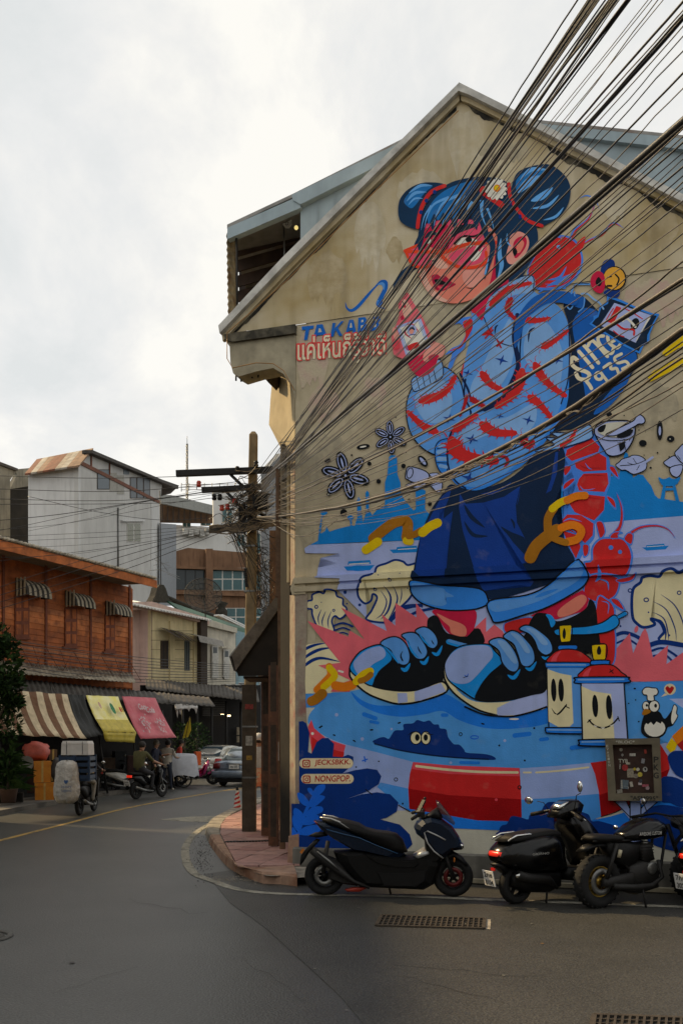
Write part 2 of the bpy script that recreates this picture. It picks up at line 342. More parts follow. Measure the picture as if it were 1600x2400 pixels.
# the pavement under the shops across the road
L_ = [gr(*q) for q in ((-260, 1972), (-100, 1932), (67, 1899), (147, 1883), (300, 1859), (420, 1836))]
pl = [(p.x, p.y) for p in L_]+[(-8.0, 60), (-40, 60), (-40, 12)]
mb = MB(); mb.slab([(x, y, -.05) for x, y in pl], (0, 0, .17)); struct(mb.build('pavement_across', M_('dirty_cement', (.13, .115, .095), .9, var=.4, scale=2, bump=.4, grime=((.04, .035, .03), 1.4, .5, .8))))
# ================================================================== the corner building
WL = gr(692, 2048); WR = at(1600, 2000, CH*FP/((2048-HY)*429/376.2))
A0 = Vector((WL.x, WL.y, 0)); WD = Vector((WR.x-WL.x, WR.y-WL.y, 0)).normalized(); WN = Vector((WD.y, -WD.x, 0))
if WN.y > 0: WN = -WN
def ray_off(px, py, off=0.0):
    r = Vector(((px-800)/FP, 1, (HY-py)/FP)); O = Vector((0, 0, CH)); t = ((A0-O).dot(WN)+off)/r.dot(WN); return O+r*t
def W(px, py):
    p = ray_off(px, py); return ((p-A0).dot(WD), p.z)
def W3(px, py, off=0.0): return ray_off(px, py, off)
def on_wall(u, z, off=0.0): return A0+WD*u+WN*off+Vector((0, 0, z))
z1 = W(692, 1354)[1]; z0 = W(692, 1391)[1]; hz = z1-z0
LEDGE = [(z0, 0), (z0+.012, .05), (z0+hz*.36, .055), (z0+hz*.40, .02), (z0+hz*.50, .02), (z0+hz*.56, .065), (z1-.012, .07), (z1, 0)]
def ledge_off(z):
    if z <= LEDGE[0][0] or z >= LEDGE[-1][0]: return 0
    for (a, p), (b, q) in zip(LEDGE, LEDGE[1:]):
        if a <= z <= b: return p+(q-p)*(z-a)/(b-a)
def wall_sheet(name, polys, mats, parent, label=None):
    """flat polygons (u,z) with (offset, material index) laid on the wall, folded over the string course"""
    bm = bmesh.new()
    for pts, off, mi in polys:
        seen = []; vs = []
        for p in pts:
            if not vs or (abs(p[0]-seen[-1][0])+abs(p[1]-seen[-1][1])) > 1e-4: seen.append(p); vs.append(bm.verts.new((p[0], off, p[1])))
        if len(vs) < 3: continue
        try: f = bm.faces.new(vs)
        except ValueError: continue
        f.material_index = mi
    zs = [v.co.z for v in bm.verts]
    if zs and min(zs) < z1 and max(zs) > z0:
        for f in list(bm.faces):
            if len(f.verts) > 4: pass
        bmesh.ops.triangulate(bm, faces=[f for f in bm.faces if len(f.verts) > 4 and min(v.co.z for v in f.verts) < z1 and max(v.co.z for v in f.verts) > z0])
        for zc, _ in LEDGE:
            bmesh.ops.bisect_plane(bm, geom=bm.verts[:]+bm.edges[:]+bm.faces[:], plane_co=(0, 0, zc), plane_no=(0, 0, 1), dist=1e-5)
    I = PW[parent.name].inverted()
    for v in bm.verts: v.co = I @ on_wall(v.co.x, v.co.z, v.co.y+ledge_off(v.co.z))
    me = bpy.data.meshes.new(name); bm.to_mesh(me); bm.free()
    for m in mats: me.materials.append(m)
    o = bpy.data.objects.new(name, me); col.objects.link(o); o.parent = parent; PW[o.name] = PW[parent.name]
    if label: o['label'] = label
    return o
mt_plaster = M_('bare_plaster', (.53, .455, .315), .92, var=.3, scale=2.6, bump=.5, c2=(.42, .355, .235), streak=.45, grime=((.34, .28, .185), 1.7, .54, .5), bscale=60, dist=.006)
mt_gable = M_('weathered_gable_paint', (.62, .545, .40), .92, var=.3, scale=1.1, bump=.4, c2=(.40, .30, .135), streak=.42, grime=((.50, .42, .26), 1.9, .52, .6), bscale=50, dist=.006)
mt_mould = M_('black_mould', (.035, .032, .026), .95, var=.6, scale=9, bump=.4, grime=((.2, .17, .11), 4, .52, .8))
mt_coping = M_('cement_coping', (.66, .64, .59), .9, var=.4, scale=4, bump=.5, streak=.3, grime=((.07, .06, .05), 2.5, .60, .7))
mt_plinth = M_('stained_plinth', (.20, .19, .165), .92, var=.4, scale=2.5, bump=.5, streak=.7, grime=((.05, .045, .04), 2, .52, .7))
mt_blue = M_('blue_grey_sheet', (.33, .41, .45), .6, .1, var=.25, scale=1.5, bump=.1, streak=.25)
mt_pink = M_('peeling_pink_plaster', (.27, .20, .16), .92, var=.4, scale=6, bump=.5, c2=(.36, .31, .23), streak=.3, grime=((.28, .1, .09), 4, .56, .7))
M_('shaded_gap', (.018, .014, .011), .9, var=.4)
bld = thing('corner_building', 'two-storey gabled corner building with a huge painted mural on its end wall', 'building', A0)
zb = 7.28 if False else W(692, 762)[1]
ur = W(1780, 1500)[0]
gable = [W(692, 762), W(1076, 238), W(1100, 242), W(1600, 494), W(1780, 584)]
wall = wall_sheet('wall', [([(0, 0), (ur, 0), (ur, zb), (0, zb)], 0, 0)], [mt_plaster], bld)
gw = [(W(528, 785)), W(1076, 240), W(1100, 244), W(1600, 496), (ur+.1, W(1780, 584)[1]), (ur+.1, zb), (0, zb), W(640, 769), W(540, 780)]
wall_sheet('gable_wall', [(gw, .012, 0)], [mt_gable], bld)
# back of the wall, side and rear faces: a closed building
EDIR = Vector((.05, .9987, 0))
def back(p, d): return p+EDIR*d
mb = MB(); a = on_wall(0, 0, -.02); mb.add([a, back(a, 11), back(a, 11)+Vector((0, 0, zb)), a+Vector((0, 0, zb))], [(0, 1, 2, 3)])
b = on_wall(ur, 0, -.02); mb.add([b, back(b, 11), back(b, 11)+Vector((0, 0, zb)), b+Vector((0, 0, zb))], [(0, 1, 2, 3)])
mb.add([back(a, 11), back(b, 11), back(b, 11)+Vector((0, 0, zb)), back(a, 11)+Vector((0, 0, zb))], [(0, 1, 2, 3)]); mb.build('side_wall', mt_conc, bld)
mb = MB(); pk = on_wall(*W(1084, 225), -.1); la = on_wall(.02, zb+.05, -.1); ra = on_wall(ur, W(1780, 575)[1], -.1)
ls = on_wall(*W(690, 632), -.1)
mb.slab([ls, pk, back(pk, 11), back(ls, 11)], (0, 0, -.06)); mb.slab([pk, ra, back(ra, 11), back(pk, 11)], (0, 0, -.06)); mb.build('roof', mt_tin, bld)
# coping along both slopes
def strip(px_lo, px_hi, o1, o2, mat, name, parent=bld):
    mb = MB(); lo = [W3(*p, 0) for p in px_lo]; hi = [W3(*p, 0) for p in px_hi]; mb.slab([p+WN*o1 for p in lo+hi[::-1]], WN*(o2-o1)); return mb.build(name, mat, parent)
strip([(524, 790), (672, 634), (1078, 228)], [(521, 772), (668, 616), (1080, 209)], .13, -.28, mt_coping, 'coping')
strip([(1078, 228), (1100, 236), (1600, 488), (1790, 583)], [(1079, 208.5), (1100, 219), (1600, 470), (1790, 566)], .13, -.28, mt_coping, 'coping')
strip([(526, 803), (672, 647), (1078, 242)], [(524, 789), (672, 633), (1078, 227)], .06, .0, mt_gable, 'moulding')
strip([(1082, 242), (1100, 248), (1600, 501), (1790, 596)], [(1082, 227), (1100, 235), (1600, 487), (1790, 582)], .06, .0, mt_gable, 'moulding')
# mould stains along the slopes and the eave (irregular, on the plaster)
def stain(pts, name='mould_stain', mat=mt_mould, j=5, seed=1):
    rr = random.Random(seed); P = [(x+rr.uniform(-j, j)*.4, y+rr.uniform(-j, j)) for x, y in pts]; return wall_sheet(name, [([W(*p) for p in P], .016, 0)], [mat], bld)
def edge_stain(a, b, wd, seed, k=110):
    rr = random.Random(seed); top = []; bot = []
    for i in range(k+1):
        t = i/k; x = a[0]+(b[0]-a[0])*t; y = a[1]+(b[1]-a[1])*t; top.append((x, y)); bot.append((x, y+wd*max(.06, .42+.75*pnoise(Vector((t*11, seed*2.3, 0)))+.35*pnoise(Vector((t*47, seed, 4))))))
    stain(top+bot[::-1], j=0)
edge_stain((530, 798), (1070, 248), 14, 1); edge_stain((1090, 244), (1700, 552), 24, 2); edge_stain((545, 785), (690, 762), 24, 3, 16)
def ragged(px0, px1, ytop, ylen, seed, mat):
    rr = random.Random(seed); n = max(8, int((px1-px0)/6)); top = []; bot = []
    for i in range(n+1):
        x = px0+(px1-px0)*i/n; e = max(0, math.sin(math.pi*i/n))**.5; top.append((x, ytop+(1-e)*ylen*.4+rr.uniform(-6, 6))); bot.append((x, ytop+ylen*(.46+.54*e*rr.uniform(.3, 1))))
    wall_sheet('peeled_patch', [([W(*p) for p in top+bot[::-1]], (.0136 if ytop+ylen < 760 else .003)+.00004*seed, 0)], [mat], bld)
mt_pale = M_('pale_peeled_plaster', (.64, .575, .44), .92, var=.2, scale=3, bump=.5, c2=(.50, .42, .27), streak=.45); mt_brn = M_('brown_stained_plaster', (.36, .275, .135), .92, var=.3, scale=4, bump=.5, c2=(.50, .41, .26), streak=.5)
ragged(1052, 1135, 262, 190, 1, mt_pale); ragged(930, 1050, 400, 130, 2, mt_pale); ragged(830, 905, 470, 190, 3, mt_pale); ragged(600, 690, 690, 75, 4, mt_pale); ragged(720, 815, 590, 150, 5, mt_brn); ragged(1490, 1590, 480, 130, 6, mt_brn); ragged(905, 945, 560, 70, 7, mt_brn); ragged(1400, 1470, 430, 110, 8, mt_pale)
mt_pst = M_('pink_smear', (.50, .35, .29), .92, var=.3, scale=7, bump=.5, c2=(.50, .42, .30), grime=((.50, .43, .30), 5, .5, .9)); mt_dst = M_('grey_weathering', (.33, .29, .21), .92, var=.3, scale=5, bump=.5, c2=(.48, .41, .28), streak=.5, grime=((.52, .45, .31), 4, .5, .9))
ragged(695, 770, 762, 190, 21, mt_pst); ragged(850, 905, 880, 90, 22, mt_pst); ragged(720, 800, 905, 110, 23, mt_pst); ragged(1460, 1600, 655, 120, 24, mt_pst); ragged(1480, 1590, 900, 130, 25, mt_dst); ragged(700, 830, 1020, 150, 26, mt_dst); ragged(880, 960, 650, 180, 27, mt_dst); ragged(1010, 1090, 690, 100, 28, mt_dst); ragged(700, 735, 1210, 90, 29, mt_dst); ragged(696, 740, 1420, 150, 30, mt_dst); ragged(1120, 1240, 330, 60, 31, mt_dst)
# orange wire clipped under the coping
P = [W3(*p, .10) for p in ((690, 915), (664, 868), (640, 852), (600, 850), (545, 862), (532, 840), (532, 780), (668, 660), (880, 446), (1074, 258))]
mb = MB(); mb.tube(P, .006, 6); mb.build('orange_wire', M_('orange_wire', (.4, .2, .06), .6), bld)
# eave block left of the wall and its pins
mb = MB(); mb.slab([W3(*p, .02) for p in ((692, 764), (692, 935), (683, 905), (664, 876), (640, 862), (600, 870), (560, 882), (546, 874), (540, 850), (538, 812), (527, 796), (540, 780))], -WN*.3); mb.build('eave_block', mt_conc, bld)
mb = MB(); mb.slab([W3(*p, .07) for p in ((691, 759), (691, 780), (545, 800), (528, 796), (524, 783))], -WN*.38); mb.build('eave_moulding', M_('mouldy_cement', (.16, .14, .10), .95, var=.5, scale=5, bump=.5, grime=((.03, .027, .02), 4, .48, .9)), bld)
for px, y0, y1 in ((553, 876, 892), (565, 878, 894), (591, 872, 886), (605, 868, 884)):
    mb = MB(); mb.tube([W3(px, y0, -.1), W3(px, y1, -.1)], .012, 6); mb.build('rebar_pin', mt_dark, bld)
mb = MB(); mb.slab([W3(*p, -.4) for p in ((604, 868), (640, 866), (638, 884), (629, 897))], -WN*.3); mb.build('soffit_piece', mt_wood_d, bld)
# sunlit facade pieces round the corner
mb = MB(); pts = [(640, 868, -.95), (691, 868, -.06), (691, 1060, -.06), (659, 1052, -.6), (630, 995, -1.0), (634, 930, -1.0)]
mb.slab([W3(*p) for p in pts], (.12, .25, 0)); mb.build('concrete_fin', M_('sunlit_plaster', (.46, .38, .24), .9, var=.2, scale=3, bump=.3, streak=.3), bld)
def pier(x0, x1, y0, y1, o0, o1, mat, name):
    mb = MB(); mb.slab([W3(x0, y0, o0), W3(x1, y0, o1), W3(x1, y1, o1), W3(x0, y1, o0)], (.1, .2, 0)); return mb.build(name, mat, bld)
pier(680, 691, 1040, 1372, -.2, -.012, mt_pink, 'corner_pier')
pier(657, 679, 1040, 1975, -.5, -.3, M_('shaded_gap', (.018, .014, .011), .9, var=.4), 'shadow_gap')  # near-black strip put in for the shade between post and pier
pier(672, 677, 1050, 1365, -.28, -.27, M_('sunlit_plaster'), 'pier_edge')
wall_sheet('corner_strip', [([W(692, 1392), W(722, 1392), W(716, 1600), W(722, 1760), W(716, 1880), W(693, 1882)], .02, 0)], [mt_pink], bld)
mb = MB(); mb.slab([W3(*p, .035) for p in ((686, 1358), (716, 1357), (716, 1392), (684, 1394), (680, 1380))], -WN*.3); mb.build('ledge_stop', mt_plaster, bld)
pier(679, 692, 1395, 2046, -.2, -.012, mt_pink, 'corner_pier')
mb = MB(); mb.slab([W3(*p, .03) for p in ((676, 1960), (700, 1955), (700, 2050), (672, 2050))], -WN*.35); mb.build('pier_foot', mt_kerbp, bld)
# plinth with its sloped top
zp = W(750, 1987)[1]
mb = MB(); pr = [(0, .11), (zp-.02, .10), (zp, .05), (zp, -.05), (0, -.05)]
for u0, u1 in ((.0, ur),):
    vs = [on_wall(u0, z, o) for z, o in pr]+[on_wall(u1, z, o) for z, o in pr]; n = len(pr)
    mb.add(vs, [range(n), range(n, 2*n)]+[(i, (i+1) % n, n+(i+1) % n, n+i) for i in range(n)])
mb.build('plinth', mt_plinth, bld)
mb = MB(); mb.bar(on_wall(.1, .045, .16), on_wall(ur, .045, .16), .07, .05); mb.build('base_pipe', mt_conc, bld)
# loft on the left slope
Lf = thing('roof_loft', 'blue-grey tin loft with dark open side on the left roof slope', 'loft', W3(703, 600, -.5))
mb = MB(); mb.slab([W3(*p, -.45) for p in ((704, 470), (990, 318), (1010, 380), (704, 640))], -WN*.05+EDIR*0); mb.build('tin_side', mt_blue, Lf)
for i in range(7):
    a = W3(704+i*40, 474-i*21, -.44); mb = MB(); mb.bar(a, a-Vector((0, 0, .75)), .012, .012); mb.build('seam_rib', mt_blue, Lf) if i > 0 else None
mb = MB(); mb.slab([W3(*p, -.38) for p in ((532, 560), (533, 533), (686, 465), (704, 480), (704, 486))], -WN*.1); mb.build('fascia', mt_blue, Lf)
mb = MB(); mb.slab([W3(*p, -.36) for p in ((686, 468), (683, 456), (960, 322), (1000, 300), (1000, 330), (704, 478))], -WN*.1); mb.build('fascia', mt_blue, Lf)
mb = MB(); a, b, c = W3(532, 534, -.4), W3(690, 460, -.4), W3(985, 312, -.4)
mb.slab([a, b, c, back(c, 3.5), back(b, 3.5), back(a, 3.5)], (0, 0, .05)); mb.build('roof_sheet', mt_tin, Lf)
mb = MB(); vs = []
for i in range(25):
    y = 545+i*8; o = (6 if i % 2 else 0)
    vs += [W3(532-o*.4+i*.15, y, -.42), W3(553+i*.1, y+2, -.85)]
mb.add(vs, [(2*i, 2*i+1, 2*i+3, 2*i+2) for i in range(24)]); mb.build('corrugated_edge', M_('rusty_cream_tin', (.5, .42, .27), .7, var=.5, scale=6, bump=.2, grime=((.2, .1, .04), 5, .52, .8)), Lf)
mb = MB(); mb.tube([W3(554, 550, -.45), W3(556, 745, -.45)], .018, 6); mb.build('corner_post', mt_dark, Lf)
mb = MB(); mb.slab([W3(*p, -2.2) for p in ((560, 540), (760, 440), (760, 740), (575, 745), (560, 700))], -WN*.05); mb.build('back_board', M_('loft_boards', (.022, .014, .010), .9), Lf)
for i in range(5):
    mb = MB(); a, b = W3(548, 590+i*36, -1.0-.1*i), W3(708, 545+i*36, -1.4-.1*i); mb.bar(a, b, .03, .16); mb.build('board', M_('loft_plank', (.05, .028, .018), .8, var=.5, streak=.4), Lf)
mb = MB(); mb.tube([W3(665, 530, -.9), W3(667, 640, -.9)], .012, 6); mb.build('fan_pole', mt_steel, Lf)
mb = MB(); mb.slab([W3(*p, -.88) for p in ((661, 514), (682, 511), (682, 524), (676, 532), (668, 532), (662, 526))], -WN*.03); mb.build('fan_head', mt_white, Lf)
c = W3(672, 523, -.85)
for k in range(7):
    a = k*.9; mb = MB(); mb.ball(c+WD*.022*math.cos(a)+Vector((0, 0, .022*math.sin(a))), .007, n=6); mb.build('fan_hole', mt_black, Lf)
mb = MB(); mb.ball(W3(694, 533, -.8), .03, n=10); mb.build('lamp_bulb', M_('warm_lamp', (.9, .7, .25), .4, emit=.9, bump=0), Lf)
Rf = thing('roof_dormer', 'long blue-grey tin dormer behind the right roof slope', 'dormer', W3(1300, 350, -.5))
mb = MB(); mb.slab([W3(*p, -.45) for p in ((1215, 283), (1800, 352), (1800, 620), (1235, 340))], -WN*.05); mb.build('tin_side', mt_blue, Rf)
mb = MB(); mb.slab([W3(*p, -.38) for p in ((1232, 285), (1800, 345), (1800, 372), (1290, 313))], -WN*.09); mb.build('fascia', mt_blue, Rf)
mb = MB(); a, b = W3(1228, 284, -.4), W3(1800, 345, -.4); mb.slab([a, b, back(b, 4), back(a, 4)], (0, 0, .04)); mb.build('roof_sheet', mt_tin, Rf)
# lean-to canopy over the pavement
Cn = thing('lean_to_canopy', 'weathered timber lean-to canopy over the pavement beside the utility pole', 'canopy', (-1.3, 14.2, .15))
mt_grey_w = M_('grey_weathered_wood', (.15, .125, .10), .85, var=.5, scale=7, bump=.5, streak=.5)
a, b = at(543, 1535, 13.7), at(654, 1388, 13.7); dn = Vector((0, 0, -.16))
mb = MB(); mb.slab([a, b, b+Vector((0, 0, -.24)), a+Vector((.06, 0, -.24))], (0, .05, 0)); mb.build('barge_board', mt_grey_w, Cn)
mb = MB(); mb.slab([a+Vector((.03, .07, -.1)), b+Vector((.0, .07, -.1)), Vector((b.x+.35, b.y+.07, b.z)), Vector((b.x+.35, b.y+.07, a.z-.3)), a+Vector((.09, .07, -.32))], (0, .03, 0)); mb.build('gable_infill', M_('shaded_gap', (.018, .014, .011), .9, var=.4), Cn)  # near-black board put in for the shade under the canopy
mb = MB(); mb.slab([a+Vector((-.04, .06, .0)), b+Vector((.5, .06, .62)), b+Vector((.5, 1.1, .62)), a+Vector((-.04, 1.1, 0))], (0, 0, -.04)); mb.build('roof_sheet', mt_tin, Cn)
vs = []; mb = MB()
for i in range(13):
    y = 13.72+i*.09; mb.bar((a.x-.03, y, a.z-.02), (a.x+.04, y, a.z-.24+.03*(i % 2)), .05, .02)
mb.build('eave_tiles', M_('old_roof_tiles', (.05, .042, .035), .9, var=.5, bump=.4), Cn)
mb = MB(); mb.box(at(607, 1548, 13.85), (.64, .09, .17)); mb.build('beam', mt_wood_d, Cn)
mb = MB(); p0 = at(570, 1590, 13.9); p1 = at(660, 1590, 13.9); mb.slab([p0, p1, (p1.x, 14.9, p1.z), (p0.x, 14.9, p0.z)], (0, 0, .03)); mb.build('ceiling', mt_wood_d, Cn)
mb = MB(); mb.box(at(680, 1500, 13.95)+Vector((0, .6, 0)), (.1, 1.1, 1.9)); mb.build('end_panel', mt_wood_d, Cn)
a2 = Vector((-1.5, 15.6, 2.95)); mb = MB(); mb.slab([a2, a2+Vector((1.6, 0, 1.5)), a2+Vector((1.6, 8, 1.5)), a2+Vector((.25, 8, 0))], (0, 0, -.05)); mb.build('roof_sheet', mt_tin, Cn)
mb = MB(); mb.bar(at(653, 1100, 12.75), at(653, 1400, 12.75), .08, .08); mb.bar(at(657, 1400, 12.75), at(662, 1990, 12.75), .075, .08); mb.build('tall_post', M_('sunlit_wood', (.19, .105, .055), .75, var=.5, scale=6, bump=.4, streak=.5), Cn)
# folding shop doors
Dr = thing('folding_door', 'open dark brown folding shop doors beside the mural corner', 'door', (-1.0, 14, .14))
for x0, x1, Y, yb, yt in ((612, 632, 15.0, 1948, 1585), (629, 652, 13.6, 1976, 1560)):
    p0, p1 = at(x0, yb, Y), at(x1, yb, Y-.05); top = at(x0, yt, Y).z
    lf = MB(); lf.slab([(p0.x, p0.y, .16), (p1.x, p1.y, .16), (p1.x, p1.y, top), (p0.x, p0.y, top)], (.01, .05, 0)); o = lf.build('door_leaf', mt_wood_b, Dr)
    for k in range(3):
        h0 = .3+k*.95; mb = MB(); w_ = (p1-p0)
        mb.slab([(p0.x+w_.x*.2, p0.y-.012, h0), (p0.x+w_.x*.8, p0.y-.012-.03, h0), (p0.x+w_.x*.8, p0.y-.042, h0+.75), (p0.x+w_.x*.2, p0.y-.012, h0+.75)], (0, .012, 0)); mb.build('door_panel', mt_wood_d, o)
mb = MB(); mb.box(at(638, 1800, 13.4)+Vector((.11, -.05, .25)), (.03, .02, .28)); mb.build('paper_notice', mt_white, Dr)
# ================================================================== the mural
PAINT_K = 1.8
PAL = dict(lav='8f9ac2', gry='a09d90', sky='0667aa', cream='d8cda4', navy='002563', dnav='00163a', ink='04070c', hair='03243f', hairl='5fa0dd', hairm='0d568f',
  lb='5a9ae4', lb2='2b7ad2', lb3='86b4ea', cy='0f83cf', blue='4590de', blue2='1566c0', dress='082e74', dressd='031a36', red='a41c1c', red2='8a1218', crim='a01234', salm='e0806c', skin='e2988a', skinl='efb8a4',
  pink='dd6470', out='3a6fc0', yel='e8c400', brn='87560a', org='ff8c12', white='dcd8cc', sea='0f52b4', pool='4f9ae2', rim='8fa2d4', dred='7c0206', lred='c8404c', tag='dccba4', tred='8f1010', bag='0a4a92', bagd='02182f',
  glas='e8431f', lens='c2415c', lip='8c1030', brow='12202e', text='0a4f9a', tout='b83838', ltx='ddd3b4', ball='e0a437', green='8a9a94')
def paint(c):
    k = min(.86/max(lin(PAL[c])), PAINT_K)
    b = tuple(v*k for v in lin(PAL[c]))
    return M_('mural_paint_'+c, b, .62, var=.15, scale=2.4, bump=.5, bscale=60, dist=.006, streak=.2, spec=.15, grime=(tuple(v*.55+q*.45 for v, q in zip(b, (.40, .35, .26))), 5.5, .62, .3 if max(b) > .12 else .08))
